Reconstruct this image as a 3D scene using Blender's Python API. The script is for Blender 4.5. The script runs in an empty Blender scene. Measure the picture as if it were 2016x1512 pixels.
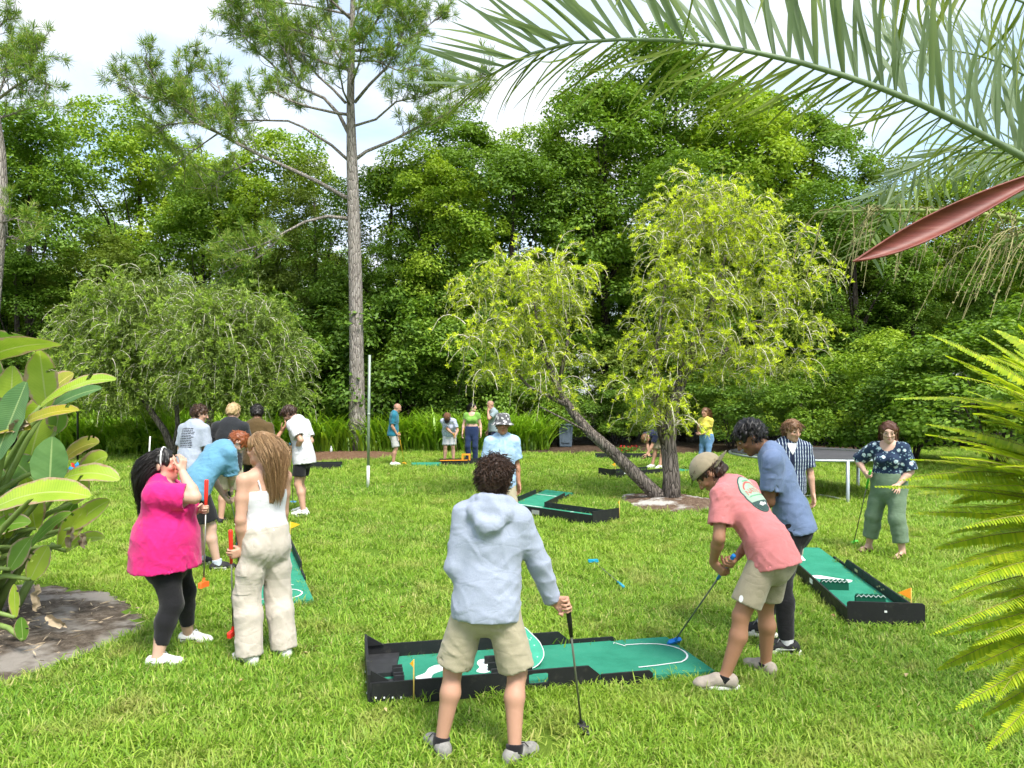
import bpy, bmesh, math, random
import numpy as np
from mathutils import Vector, Matrix, Euler
from mathutils.bvhtree import BVHTree

rnd = random.Random(7)
rng = np.random.default_rng(7)
R = math.radians
scene = bpy.context.scene
COL = scene.collection

# ------------------------------------------------------------------ camera
CAM_H, FOC, UC, HOR = 2.1, 1500.0, 1008.0, 770.0     # eye height, focal length in photo pixels, centre column, horizon row
cam_d = bpy.data.cameras.new('camera')
cam_d.sensor_width = 36.0
cam_d.lens = 36.0 * FOC / 2016.0
cam_d.shift_y = (HOR - 756.0) / 2016.0
cam_d.clip_start = 0.05
cam_d.clip_end = 2000.0
cam = bpy.data.objects.new('camera', cam_d)
COL.objects.link(cam)
cam.location = (0, 0, CAM_H)
cam.rotation_euler = (R(90), 0, 0)
scene.camera = cam

# ------------------------------------------------------------------ sky and sun (bright hazy overcast)
SUN_EL, SUN_AZ = 58.0, 150.0      # azimuth: compass angle from +Y towards +X, where the light comes from
world = bpy.data.worlds.new('World')
scene.world = world
world.use_nodes = True
wn, wl = world.node_tree.nodes, world.node_tree.links
wn.clear()
w_out = wn.new('ShaderNodeOutputWorld')
w_bg = wn.new('ShaderNodeBackground')
w_bg.inputs['Strength'].default_value = 0.076
sky = wn.new('ShaderNodeTexSky')
sky.sky_type = 'NISHITA'
sky.sun_disc = False
sky.sun_elevation = R(SUN_EL)
sky.sun_rotation = R(SUN_AZ)
sky.altitude = 10
sky.air_density = 1.3
sky.dust_density = 2.5
w_tc = wn.new('ShaderNodeTexCoord')
w_map = wn.new('ShaderNodeMapping')
w_map.inputs['Scale'].default_value = (1.0, 1.0, 2.2)
w_no = wn.new('ShaderNodeTexNoise')
w_no.inputs['Scale'].default_value = 2.6
w_no.inputs['Detail'].default_value = 7
w_no.inputs['Roughness'].default_value = 0.55
w_no.inputs['Distortion'].default_value = 0.4
w_rmp = wn.new('ShaderNodeValToRGB')
w_rmp.color_ramp.elements[0].position = 0.36
w_rmp.color_ramp.elements[0].color = (0.12, 0.12, 0.12, 1)
w_rmp.color_ramp.elements[1].position = 0.60
w_rmp.color_ramp.elements[1].color = (1, 1, 1, 1)
w_mix = wn.new('ShaderNodeMixRGB')
w_mix.inputs['Color2'].default_value = (5.3, 5.5, 5.75, 1)      # the thin white cloud sheet
wl.new(w_tc.outputs['Generated'], w_map.inputs['Vector'])
wl.new(w_map.outputs['Vector'], w_no.inputs['Vector'])
wl.new(w_no.outputs['Fac'], w_rmp.inputs['Fac'])
wl.new(w_rmp.outputs['Color'], w_mix.inputs['Fac'])
w_gain = wn.new('ShaderNodeMixRGB')
w_gain.blend_type = 'MULTIPLY'
w_gain.inputs['Fac'].default_value = 1.0
w_gain.inputs['Color2'].default_value = (1.25, 1.38, 1.48, 1)      # veil of thin haze brightens the open sky
wl.new(sky.outputs['Color'], w_gain.inputs['Color1'])
wl.new(w_gain.outputs['Color'], w_mix.inputs['Color1'])
wl.new(w_mix.outputs['Color'], w_bg.inputs['Color'])
wl.new(w_bg.outputs['Background'], w_out.inputs['Surface'])

world.cycles.sampling_method = 'MANUAL'
world.cycles.sample_map_resolution = 256

sun_d = bpy.data.lights.new('sun', 'SUN')
sun_d.energy = 2.25
sun_d.angle = R(18)
sun_d.color = (1.0, 0.95, 0.86)
sun = bpy.data.objects.new('sun', sun_d)
COL.objects.link(sun)
_el, _az = R(SUN_EL), R(SUN_AZ)
_dir = Vector((math.sin(_az) * math.cos(_el), math.cos(_az) * math.cos(_el), math.sin(_el)))
sun.rotation_euler = _dir.to_track_quat('Z', 'Y').to_euler()
sun.location = _dir * 60

vs = scene.view_settings
vs.view_transform = 'Standard'
vs.look = 'None'
vs.gamma = 1.0
vs.use_curve_mapping = False
vs.exposure = 1.55
scene.cycles.max_bounces = 5
scene.cycles.diffuse_bounces = 3
scene.cycles.glossy_bounces = 1
scene.cycles.transmission_bounces = 2
scene.cycles.use_adaptive_sampling = True
scene.cycles.adaptive_threshold = 0.045
scene.cycles.use_denoising = True
scene.cycles.transparent_max_bounces = 8
# ------------------------------------------------------------------ helpers
def gp(u, v, z=0.0):
    """ground (or height z) point seen at photo pixel u, v"""
    Y = (CAM_H - z) * FOC / (v - HOR)
    return ((u - UC) / FOC * Y, Y)

def px(u, v, Y):
    return ((u - UC) / FOC * Y, Y, CAM_H - (v - HOR) / FOC * Y)

def srgb(r, g=None, b=None):
    if g is None:
        r, g, b = (int(r[i:i + 2], 16) for i in (0, 2, 4))
    f = lambda c: (c / 255 / 12.92) if c / 255 <= 0.04045 else ((c / 255 + 0.055) / 1.055) ** 2.4
    return (f(r), f(g), f(b))

def mesh_np(name, verts, faces, smooth=False, mats=None, fmat=None):
    """faces: (M,k) int array, or list of such arrays"""
    me = bpy.data.meshes.new(name)
    verts = np.asarray(verts, dtype=np.float32)
    fl = faces if isinstance(faces, list) else [faces]
    fl = [np.asarray(f, dtype=np.int32) for f in fl if len(f)]
    loops = np.concatenate([f.ravel() for f in fl])
    tot = np.concatenate([np.full(len(f), f.shape[1], np.int32) for f in fl])
    start = np.concatenate([[0], np.cumsum(tot)[:-1]]).astype(np.int32)
    me.vertices.add(len(verts)); me.vertices.foreach_set('co', verts.ravel())
    me.loops.add(len(loops)); me.loops.foreach_set('vertex_index', loops)
    me.polygons.add(len(tot)); me.polygons.foreach_set('loop_start', start)
    me.polygons.foreach_set('loop_total', tot)
    if smooth:
        me.polygons.foreach_set('use_smooth', np.ones(len(tot), bool))
    for m in (mats or []):
        me.materials.append(m)
    if fmat is not None:
        me.polygons.foreach_set('material_index', np.asarray(fmat, np.int32))
    me.update(calc_edges=True)
    return me

def obj(name, me, parent=None, mat=None, loc=None, rz=None):
    o = bpy.data.objects.new(name, me)
    COL.objects.link(o)
    if mat is not None and me is not None:
        me.materials.clear(); me.materials.append(mat)
    if parent is not None: o.parent = parent
    if loc is not None: o.location = loc
    if rz is not None: o.rotation_euler = (0, 0, rz)
    return o

def tag(o, label=None, cat=None, group=None, kind=None):
    if label: o['label'] = label
    if cat: o['category'] = cat
    if group: o['group'] = group
    if kind: o['kind'] = kind
    return o

def thing(name, label, cat, loc=(0, 0, 0), rz=0.0, group=None):
    o = bpy.data.objects.new(name, None)
    o.empty_display_size = 0.1
    COL.objects.link(o)
    o.location = loc; o.rotation_euler = (0, 0, rz)
    return tag(o, label, cat, group)

class MB:
    """collects simple solids into one mesh"""
    def __init__(s): s.v = []; s.f = []
    def add(s, vs_, fs_):
        b = len(s.v); s.v += [tuple(p) for p in vs_]; s.f += [[i + b for i in f] for f in fs_]; return s
    def box(s, c, d, M=None):
        x, y, z = (q / 2 for q in d)
        P = [(-x, -y, -z), (x, -y, -z), (x, y, -z), (-x, y, -z), (-x, -y, z), (x, -y, z), (x, y, z), (-x, y, z)]
        P = [Vector(p) for p in P]
        if M is not None: P = [M @ p for p in P]
        P = [p + Vector(c) for p in P]
        return s.add(P, [[0, 3, 2, 1], [4, 5, 6, 7], [0, 1, 5, 4], [1, 2, 6, 5], [2, 3, 7, 6], [3, 0, 4, 7]])
    def prism(s, pts, h0, h1, ax=2):
        """polygon pts (a,b) extruded along axis ax from h0 to h1"""
        n = len(pts)
        def mk(p, h):
            return {2: (p[0], p[1], h), 1: (p[0], h, p[1]), 0: (h, p[0], p[1])}[ax]
        V = [mk(p, h0) for p in pts] + [mk(p, h1) for p in pts]
        F = [list(range(n))[::-1], list(range(n, 2 * n))] + [[i, (i + 1) % n, n + (i + 1) % n, n + i] for i in range(n)]
        return s.add(V, F)
    def tube(s, pts, rad, n=8, caps=True):
        pts = [Vector(p) for p in pts]
        if not hasattr(rad, '__len__'): rad = [rad] * len(pts)
        t0 = (pts[1] - pts[0]).normalized()
        up = Vector((0, 0, 1)) if abs(t0.z) < 0.9 else Vector((1, 0, 0))
        a = t0.cross(up).normalized()
        V = []
        for i, p in enumerate(pts):
            t = (pts[min(i + 1, len(pts) - 1)] - pts[max(i - 1, 0)]).normalized()
            a = (a - t * a.dot(t)).normalized(); b = t.cross(a)
            V += [p + (a * math.cos(2 * math.pi * k / n) + b * math.sin(2 * math.pi * k / n)) * rad[i] for k in range(n)]
        F = [[i * n + k, i * n + (k + 1) % n, (i + 1) * n + (k + 1) % n, (i + 1) * n + k] for i in range(len(pts) - 1) for k in range(n)]
        if caps:
            F += [list(range(n))[::-1], [(len(pts) - 1) * n + k for k in range(n)]]
        return s.add(V, F)
    def lathe(s, prof, n=16, c=(0, 0, 0)):
        V = [(c[0] + r * math.cos(2 * math.pi * k / n), c[1] + r * math.sin(2 * math.pi * k / n), c[2] + z) for r, z in prof for k in range(n)]
        F = [[i * n + k, i * n + (k + 1) % n, (i + 1) * n + (k + 1) % n, (i + 1) * n + k] for i in range(len(prof) - 1) for k in range(n)]
        return s.add(V, F)
    def mesh(s, name, smooth=False):
        me = bpy.data.meshes.new(name)
        me.from_pydata([tuple(p) for p in s.v], [], s.f)
        if smooth:
            me.polygons.foreach_set('use_smooth', np.ones(len(me.polygons), bool))
        me.update()
        return me
    def build(s, name, mat, parent=None, smooth=False, bevel=0.0, loc=None, rz=None):
        me = s.mesh(name, smooth)
        if bevel > 0:
            bm = bmesh.new(); bm.from_mesh(me)
            bmesh.ops.bevel(bm, geom=bm.edges[:], offset=bevel, segments=2, affect='EDGES', profile=0.6)
            bm.to_mesh(me); bm.free()
        return obj(name, me, parent, mat, loc, rz)

def tubes_np(paths, radii, n=4):
    """many tubes at once; paths (N,S,3), radii (N,S) -> verts, quads"""
    P = np.asarray(paths, np.float32); N, S, _ = P.shape
    T = np.empty_like(P)
    T[:, 1:-1] = P[:, 2:] - P[:, :-2]; T[:, 0] = P[:, 1] - P[:, 0]; T[:, -1] = P[:, -1] - P[:, -2]
    T /= np.linalg.norm(T, axis=2, keepdims=True) + 1e-9
    ref = np.where(np.abs(T[..., 2:3]) < 0.9, np.array([0, 0, 1.0]), np.array([1.0, 0, 0]))
    A = np.cross(T, ref); A /= np.linalg.norm(A, axis=2, keepdims=True) + 1e-9
    B = np.cross(T, A)
    ang = np.arange(n) * 2 * np.pi / n
    V = P[:, :, None] + np.asarray(radii)[:, :, None, None] * (A[:, :, None] * np.cos(ang)[None, None, :, None] + B[:, :, None] * np.sin(ang)[None, None, :, None])
    idx = np.arange(N * S * n).reshape(N, S, n)
    r = np.roll(idx, -1, axis=2)
    F = np.stack([idx[:, :-1], r[:, :-1], r[:, 1:], idx[:, 1:]], -1).reshape(-1, 4)
    return V.reshape(-1, 3), F

def join_np(parts):
    """parts: list of (verts, faces) with equal face width"""
    V, F, b = [], [], 0
    for v, f in parts:
        V.append(v); F.append(np.asarray(f) + b); b += len(v)
    return np.concatenate(V), np.concatenate(F)

def rot_to(N):
    """orthonormal frames with third axis N (M,3)"""
    N = N / (np.linalg.norm(N, axis=1, keepdims=True) + 1e-9)
    ref = np.where(np.abs(N[:, 2:3]) < 0.92, np.array([0, 0, 1.0]), np.array([1.0, 0, 0]))
    A = np.cross(ref, N); A /= np.linalg.norm(A, axis=1, keepdims=True) + 1e-9
    return A, np.cross(N, A), N

def unit(n, r=None):
    v = (r or rng).normal(size=(n, 3))
    return v / np.linalg.norm(v, axis=1, keepdims=True)

# ------------------------------------------------------------------ materials
class NT:
    def __init__(s, name):
        s.m = bpy.data.materials.new(name); s.m.use_nodes = True
        s.n, s.l = s.m.node_tree.nodes, s.m.node_tree.links
        s.n.clear(); s.out = s.n.new('ShaderNodeOutputMaterial')
    def node(s, t, **kw):
        nd = s.n.new('ShaderNode' + t)
        for k, v in kw.items():
            if k in nd.inputs: nd.inputs[k].default_value = v
            else: setattr(nd, k, v)
        return nd
    def link(s, a, b): s.l.new(a, b)
    def ramp(s, fac, stops):
        r = s.n.new('ShaderNodeValToRGB'); el = r.color_ramp.elements
        while len(el) < len(stops): el.new(0.5)
        for e, (p, c) in zip(el, stops):
            e.position = p; e.color = (*c[:3], 1)
        s.link(fac, r.inputs['Fac']); return r.outputs['Color']
    def noise(s, scale, detail=4, rough=0.5, vec=None, dist=0.0):
        n = s.node('TexNoise', Scale=scale, Detail=detail, Roughness=rough, Distortion=dist)
        if vec is None: vec = s.obco()
        s.link(vec, n.inputs['Vector']); return n.outputs['Fac']
    def obco(s):
        if not hasattr(s, '_tc'): s._tc = s.node('TexCoord')
        return s._tc.outputs['Object']
    def geo(s):
        if not hasattr(s, '_geo'): s._geo = s.node('NewGeometry')
        return s._geo
    def mix(s, fac, a, b, mode='MIX'):
        m = s.n.new('ShaderNodeMixRGB'); m.blend_type = mode
        for i, x in ((0, fac), (1, a), (2, b)):
            if hasattr(x, 'links'): s.link(x, m.inputs[i])
            elif i == 0: m.inputs[0].default_value = x
            else: m.inputs[i].default_value = (*x[:3], 1)
        return m.outputs['Color']
    def math(s, op, a, b=None, c=None):
        m = s.n.new('ShaderNodeMath'); m.operation = op
        for i, x in enumerate((a, b, c)):
            if x is None: continue
            if hasattr(x, 'links'): s.link(x, m.inputs[i])
            else: m.inputs[i].default_value = x
        return m.outputs[0]
    def bump(s, h, strength=0.3, dist=0.01):
        b = s.node('Bump', Strength=strength, Distance=dist); s.link(h, b.inputs['Height']); return b.outputs['Normal']
    def bsdf(s, color, rough=0.7, spec=0.3, normal=None, metal=0.0, sheen=0.0, sss=0.0):
        p = s.n.new('ShaderNodeBsdfPrincipled')
        if hasattr(color, 'links'): s.link(color, p.inputs['Base Color'])
        else: p.inputs['Base Color'].default_value = (*color[:3], 1)
        if hasattr(rough, 'links'): s.link(rough, p.inputs['Roughness'])
        else: p.inputs['Roughness'].default_value = rough
        p.inputs['Specular IOR Level'].default_value = spec
        p.inputs['Metallic'].default_value = metal
        p.inputs['Sheen Weight'].default_value = sheen
        if sss:
            p.inputs['Subsurface Weight'].default_value = sss
            p.inputs['Subsurface Radius'].default_value = (0.02, 0.008, 0.004)
            p.inputs['Subsurface Scale'].default_value = 0.6
        if normal is not None: s.link(normal, p.inputs['Normal'])
        return p.outputs[0]
    def done(s, sh):
        s.link(sh, s.out.inputs['Surface']); return s.m

_mc = {}
def plain(name, col, rough=0.6, spec=0.3, var=0.12, scale=9.0, metal=0.0, bump=0.0, bscale=60.0):
    """slightly uneven single-colour surface"""
    key = (name, col, rough)
    if key in _mc: return _mc[key]
    t = NT(name)
    n = t.noise(scale, 5)
    c = t.ramp(n, [(0.3, tuple(x * (1 - var) for x in col)), (0.7, tuple(min(1, x * (1 + var)) for x in col))])
    nb = t.bump(t.noise(bscale, 3), bump, 0.004) if bump else None
    _mc[key] = t.done(t.bsdf(c, rough, spec, nb, metal))
    return _mc[key]

def leafmat(name, cols, trans=0.35, rough=0.5, spec=0.35, patch=None, pscale=0.35):
    """foliage: colour differs from leaf to leaf and in patches; lets light through"""
    t = NT(name)
    k = len(cols)
    c = t.ramp(t.geo().outputs['Random Per Island'], [(i / max(1, k - 1), q) for i, q in enumerate(cols)])
    if patch:
        n = t.noise(pscale, 3)
        c = t.mix(t.ramp(n, [(0.4, (0, 0, 0)), (0.62, (1, 1, 1))]), c, t.mix(0.65, c, patch))
    a = t.bsdf(c, rough, spec)
    if trans <= 0: return t.done(a)
    tr = t.node('BsdfTranslucent')
    t.link(t.mix(1.0, c, (1.0, 1.0, 0.55), 'MULTIPLY'), tr.inputs['Color'])
    mx = t.node('MixShader'); mx.inputs[0].default_value = trans
    t.link(a, mx.inputs[1]); t.link(tr.outputs[0], mx.inputs[2])
    return t.done(mx.outputs[0])
# ------------------------------------------------------------------ ground, beds, lawn
def in_ell(x, y, cx, cy, rx, ry, wob=0.12, ph=0.0):
    a = np.arctan2((y - cy) / ry, (x - cx) / rx)
    r = 1 + wob * (0.5 * np.sin(3 * a + ph) + 0.35 * np.sin(5 * a + 2 * ph) + .25 * np.sin(9 * a - ph))
    return ((x - cx) / rx) ** 2 + ((y - cy) / ry) ** 2 < r * r
BEDS = dict(left=(-5.40, 6.35, 2.08, 1.95, .05, .4), tree=(2.98, 14.45, .92, 1.25, .10, 1.0), pine=(-5.55, 24.9, 1.75, 2.3, .15, 2.0), back=(4.6, 27.6, 9.0, 2.1, .10, .5))
def in_bed(x, y):
    m = np.zeros(np.shape(x), bool)
    for b in BEDS.values(): m |= in_ell(x, y, *b)
    return m

def m_lawn():
    t = NT('lawn_soil')
    big = t.noise(0.22, 4, .55); sm = t.noise(2.6, 6, .6); fine = t.noise(90, 3)
    c = t.ramp(sm, [(.3, (.075, .15, .014)), (.55, (.12, .22, .020)), (.75, (.20, .27, .045))])
    c = t.mix(t.ramp(big, [(.42, (0, 0, 0)), (.65, (1, 1, 1))]), c, t.mix(.5, c, (.19, .22, .04)))
    c = t.mix(t.math('MULTIPLY', fine, .45), c, (.07, .11, .012))
    return t.done(t.bsdf(c, .9, .1, t.bump(fine, .8, .03)))
gv = [(-220, -60, 0), (220, -60, 0), (220, 400, 0), (-220, 400, 0)]
ground = obj('lawn_ground', mesh_np('lawn_ground', gv, np.array([[0, 1, 2, 3]])), None, m_lawn())
tag(ground, kind='structure')

def bed(name, key, mat, z=0.006, hump=0.05):
    cx, cy, rx, ry, wob, ph = BEDS[key]
    n, rings = 96, 14
    V = [(cx, cy, z + hump)]; 
    r_ = np.random.default_rng(len(key))
    for q in range(1, rings + 1):
        s_ = q / rings
        for j in range(n):
            a = 2 * math.pi * j / n
            w = 1 + wob * (0.5 * math.sin(3 * a + ph) + 0.35 * math.sin(5 * a + 2 * ph) + .25 * math.sin(9 * a - ph))
            rag = (r_.uniform(-.02, .05) if q == rings else 0)
            V.append((cx + rx * (w * s_ + rag) * math.cos(a), cy + ry * (w * s_ + rag) * math.sin(a), z + hump * (1 - s_ ** 2) + (r_.uniform(-.012, .012) if q < rings else -.01)))
    F3 = [[0, 1 + j, 1 + (j + 1) % n] for j in range(n)]
    F4 = [[1 + (q - 1) * n + j, 1 + q * n + j, 1 + q * n + (j + 1) % n, 1 + (q - 1) * n + (j + 1) % n] for q in range(1, rings) for j in range(n)]
    return tag(obj(name, mesh_np(name, V, [np.array(F3), np.array(F4)], smooth=True), None, mat), kind='structure')
def m_mulch(name, a, b, c_, sc=16, pale=None):
    t = NT(name)
    n1 = t.noise(sc, 7, .65, None, .6); n2 = t.noise(sc * 9, 3)
    v = t.node('TexVoronoi', Scale=sc * 4.5); t.link(t.obco(), v.inputs['Vector'])
    c = t.ramp(n1, [(.32, a), (.52, b), (.72, c_)])
    c = t.mix(t.math('MULTIPLY', v.outputs['Distance'], .6), c, tuple(x * .45 for x in a))
    if pale: c = t.mix(t.ramp(t.noise(1.6, 4, .6), [(.50, (0, 0, 0)), (.60, (1, 1, 1))]), c, pale)
    h = t.math('ADD', n1, t.math('MULTIPLY', n2, .5))
    return t.done(t.bsdf(c, .95, .08, t.bump(h, .9, .03)))
bed('planting_bed', 'left', m_mulch('grey_sandy_soil', (.075, .060, .046), (.145, .118, .092), (.25, .21, .17), 13, (.27, .245, .215)), hump=.03)
bed('mulch_ring', 'tree', m_mulch('brown_mulch', (.10, .065, .045), (.20, .135, .095), (.33, .25, .19), 14, (.50, .48, .45)), hump=.07)
bed('pine_straw_ring', 'pine', m_mulch('pine_straw', (.12, .065, .04), (.22, .13, .08), (.30, .20, .13), 12), hump=.06)
bed('shrub_border', 'back', m_mulch('dark_litter', (.045, .03, .02), (.10, .065, .045), (.17, .12, .085), 8), hump=.08)
# dark leaf litter under the wood
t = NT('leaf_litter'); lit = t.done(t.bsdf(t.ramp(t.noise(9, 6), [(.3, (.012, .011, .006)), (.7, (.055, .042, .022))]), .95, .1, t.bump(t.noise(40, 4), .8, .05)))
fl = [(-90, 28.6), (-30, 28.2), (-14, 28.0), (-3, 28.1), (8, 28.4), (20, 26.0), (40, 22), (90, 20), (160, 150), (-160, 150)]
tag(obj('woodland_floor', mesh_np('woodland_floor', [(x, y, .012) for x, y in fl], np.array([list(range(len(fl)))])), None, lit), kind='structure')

# ---- instancing helper: scatter variants on stored points
def scatter(name, pts, rots, scl, idx, variants, kind='stuff'):
    """pts (N,3), rots (N,3) euler, scl (N,), idx (N,), variants: list of (mesh, material)"""
    me = bpy.data.meshes.new(name)
    me.vertices.add(len(pts)); me.vertices.foreach_set('co', np.asarray(pts, np.float32).ravel())
    for nm, ty, arr in (('rot', 'FLOAT_VECTOR', rots), ('scl', 'FLOAT', scl), ('pick', 'INT', idx)):
        a = me.attributes.new(nm, ty, 'POINT')
        a.data.foreach_set('vector' if ty == 'FLOAT_VECTOR' else 'value', np.asarray(arr, np.int32 if ty == 'INT' else np.float32).ravel())
    o = obj(name, me)
    ng = bpy.data.node_groups.new(name, 'GeometryNodeTree')
    ng.interface.new_socket('Geometry', in_out='INPUT', socket_type='NodeSocketGeometry'); ng.interface.new_socket('Geometry', in_out='OUTPUT', socket_type='NodeSocketGeometry')
    N, Lk = ng.nodes, ng.links
    gi, go = N.new('NodeGroupInput'), N.new('NodeGroupOutput')
    iop = N.new('GeometryNodeInstanceOnPoints'); iop.inputs['Pick Instance'].default_value = True
    jn = N.new('GeometryNodeJoinGeometry')
    for vm in reversed(variants):
        vo = bpy.data.objects.new(name + '_tuft', vm)
        oi = N.new('GeometryNodeObjectInfo'); oi.inputs['Object'].default_value = vo; oi.inputs['As Instance'].default_value = True
        Lk.new(oi.outputs['Geometry'], jn.inputs[0])
    def attr(nm, ty):
        a = N.new('GeometryNodeInputNamedAttribute'); a.data_type = ty; a.inputs['Name'].default_value = nm; return a.outputs['Attribute']
    e2r = N.new('FunctionNodeEulerToRotation')
    Lk.new(attr('rot', 'FLOAT_VECTOR'), e2r.inputs[0])
    Lk.new(gi.outputs[0], iop.inputs['Points']); Lk.new(jn.outputs[0], iop.inputs['Instance'])
    Lk.new(attr('pick', 'INT'), iop.inputs['Instance Index']); Lk.new(e2r.outputs[0], iop.inputs['Rotation'])
    Lk.new(attr('scl', 'FLOAT'), iop.inputs['Scale']); Lk.new(iop.outputs[0], go.inputs[0])
    md = o.modifiers.new('scatter', 'NODES'); md.node_group = ng
    return o

def blade_clump(seed, n=26, L=(.045, .10), W=.0090, spread=.06, mat=None, seg=3):
    r = np.random.default_rng(seed)
    V, F = [], []
    for _ in range(n):
        b = np.array([*(r.normal(0, spread * .6, 2)), 0.0]); az = r.uniform(0, 6.28); ln = r.uniform(*L); tilt = r.uniform(.25, 1.7); bend = r.uniform(.3, 1.3)
        d = np.array([math.cos(az), math.sin(az), 0]); sd = np.array([-d[1], d[0], 0]); p = b.copy(); a = tilt * .6
        o = len(V)
        for q in range(seg + 1):
            w = W * (1 - (q / seg) ** 1.6) * r.uniform(.9, 1.1) * .5
            if q == seg: V.append(p.copy())
            else: V += [p - sd * w, p + sd * w]
            p = p + (d * math.sin(a) + np.array([0, 0, 1]) * math.cos(a)) * ln / seg; a += bend * .55
        for q in range(seg - 1): F.append([o + 2 * q, o + 2 * q + 1, o + 2 * q + 3, o + 2 * q + 2])
        F.append([o + 2 * seg - 2, o + 2 * seg - 1, o + 2 * seg, o + 2 * seg])
    q4 = np.array([f for f in F if f[2] != f[3]]); q3 = np.array([f[:3] for f in F if f[2] == f[3]])
    return mesh_np('grass_tuft', np.array(V), [q4, q3], mats=[mat])
def m_grass():
    t = NT('grass_blade')
    c = t.ramp(t.geo().outputs['Random Per Island'], [(0, (.12, .25, .022)), (.35, (.20, .38, .032)), (.7, (.31, .49, .046)), (.88, (.43, .52, .11)), (1.0, (.56, .50, .24))])
    # patches of fresher and drier turf over the lawn
    pos = t.geo().outputs['Position']
    n = t.noise(.28, 3, .5, pos); n2 = t.noise(1.7, 3, .5, pos)
    c = t.mix(t.ramp(n, [(.40, (0, 0, 0)), (.62, (.75, .75, .75))]), c, t.mix(.5, c, (.38, .52, .045)))
    c = t.mix(t.ramp(n2, [(.52, (0, 0, 0)), (.72, (.7, .7, .7))]), c, t.mix(.65, c, (.48, .42, .15)))
    a = t.bsdf(c, .5, .3); tr = t.node('BsdfTranslucent'); t.link(c, tr.inputs['Color'])
    mx = t.node('MixShader'); mx.inputs[0].default_value = .38
    t.link(a, mx.inputs[1]); t.link(tr.outputs[0], mx.inputs[2]); return t.done(mx.outputs[0])
M_GRASS = m_grass()
tufts = [blade_clump(i, 24, mat=M_GRASS) for i in range(4)] + [blade_clump(9, 10, (.07, .13), .007, .05, M_GRASS)]
GP = []
def band(y0, y1, dens, sc):
    y = np.sqrt(rng.uniform(y0 * y0, y1 * y1, int(dens * (y1 * y1 - y0 * y0) * .80 * (1 + 2.4 / (y0 + y1)))))
    x = rng.uniform(-1, 1, len(y)) * (.76 * y + 1.2)
    m = ~in_bed(x, y)
    thin = np.sin(x * 1.9 + 1.3 * np.sin(y * 1.1)) * np.sin(y * 2.3 + 1.7 * np.sin(x * .8)) + .6 * np.sin(x * 5.1 + y * 4.3)
    m &= ~((thin > 1.0) & (rng.random(len(x)) < .75))
    for c_ in COURSE_MASKS: m &= ~c_(x, y)
    GP.append(np.stack([x[m], y[m], np.full(m.sum(), sc)], 1))
COURSE_MASKS = []
def rect_mask(o, ang, L, W, pad=.02):
    c_, s_ = math.cos(ang), math.sin(ang)
    return lambda x, y: ((((x - o[0]) * c_ + (y - o[1]) * s_) > pad) & (((x - o[0]) * c_ + (y - o[1]) * s_) < L - pad) & ((-(x - o[0]) * s_ + (y - o[1]) * c_) > pad) & ((-(x - o[0]) * s_ + (y - o[1]) * c_) < W - pad))
# ------------------------------------------------------------------ woody plants
def bark(name, a, b, scale=(14, 14, 2.6), bump=.9, mid=None):
    t = NT(name)
    mp = t.node('Mapping'); mp.inputs['Scale'].default_value = scale; t.link(t.obco(), mp.inputs['Vector'])
    n = t.noise(1.0, 8, .65, mp.outputs['Vector'], .6)
    v = t.node('TexVoronoi', feature='DISTANCE_TO_EDGE', Scale=1.1); t.link(mp.outputs['Vector'], v.inputs['Vector'])
    h = t.math('ADD', t.math('MULTIPLY', t.ramp(v.outputs['Distance'], [(0, (0, 0, 0)), (.22, (1, 1, 1))]), .7), n)
    c = t.ramp(n, [(.30, a), (.55, mid or tuple((x + y) / 2 for x, y in zip(a, b))), (.75, b)])
    c = t.mix(t.ramp(v.outputs['Distance'], [(0, (1, 1, 1)), (.08, (0, 0, 0))]), c, tuple(x * .4 for x in a))
    return t.done(t.bsdf(c, .92, .12, t.bump(h, bump, .03)))
B_PINE = bark('pine_bark', (.20, .17, .15), (.50, .46, .42))
B_BOTTLE = bark('bottlebrush_bark', (.06, .05, .045), (.36, .31, .27), (16, 16, 3.0), 1.0)
B_WOOD = bark('forest_bark', (.035, .028, .022), (.12, .10, .085), (8, 8, 2))
B_TWIG = plain('pale_twig', (.62, .57, .48), .8, .15, .2)

def diamond_leaves(P, N, size, asp=.55, fold=.25, r=rng, roll=None):
    """one folded leaf (4 vertices, 2 triangles as a quad pair) at every P, face normal about N"""
    n = len(P)
    A, B, C = rot_to(N)
    a = r.uniform(0, 6.28, n)[:, None] if roll is None else roll[:, None]
    X = A * np.cos(a) + B * np.sin(a); Yv = np.cross(C, X)
    s_ = np.asarray(size).reshape(-1, 1) * np.ones((n, 1))
    base = P - X * s_ * .5; tip = P + X * s_ * .5 - C * s_ * .12
    lf = P + Yv * s_ * asp * .5 + C * s_ * fold * .3; rt = P - Yv * s_ * asp * .5 + C * s_ * fold * .3
    V = np.stack([base, lf, tip, rt], 1).reshape(-1, 3)
    i = np.arange(n)[:, None] * 4
    F = np.concatenate([i + np.array([[0, 1, 2]]), i + np.array([[0, 2, 3]])], 1).reshape(-1, 3)
    return V, F

def narrow_leaves(base, dirs, length, width, r=rng):
    n = len(base); d = dirs / (np.linalg.norm(dirs, axis=1, keepdims=True) + 1e-9)
    A, B, _ = rot_to(d); a = r.uniform(0, 6.28, n)[:, None]
    X = A * np.cos(a) + B * np.sin(a)
    L_ = np.asarray(length).reshape(-1, 1) * np.ones((n, 1)); W_ = np.asarray(width).reshape(-1, 1) * np.ones((n, 1))
    V = np.stack([base, base + d * L_ * .5 + X * W_ * .5, base + d * L_, base + d * L_ * .5 - X * W_ * .5], 1).reshape(-1, 3)
    i = np.arange(n)[:, None] * 4
    F = np.concatenate([i + np.array([[0, 1, 2]]), i + np.array([[0, 2, 3]])], 1).reshape(-1, 3)
    return V, F

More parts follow.
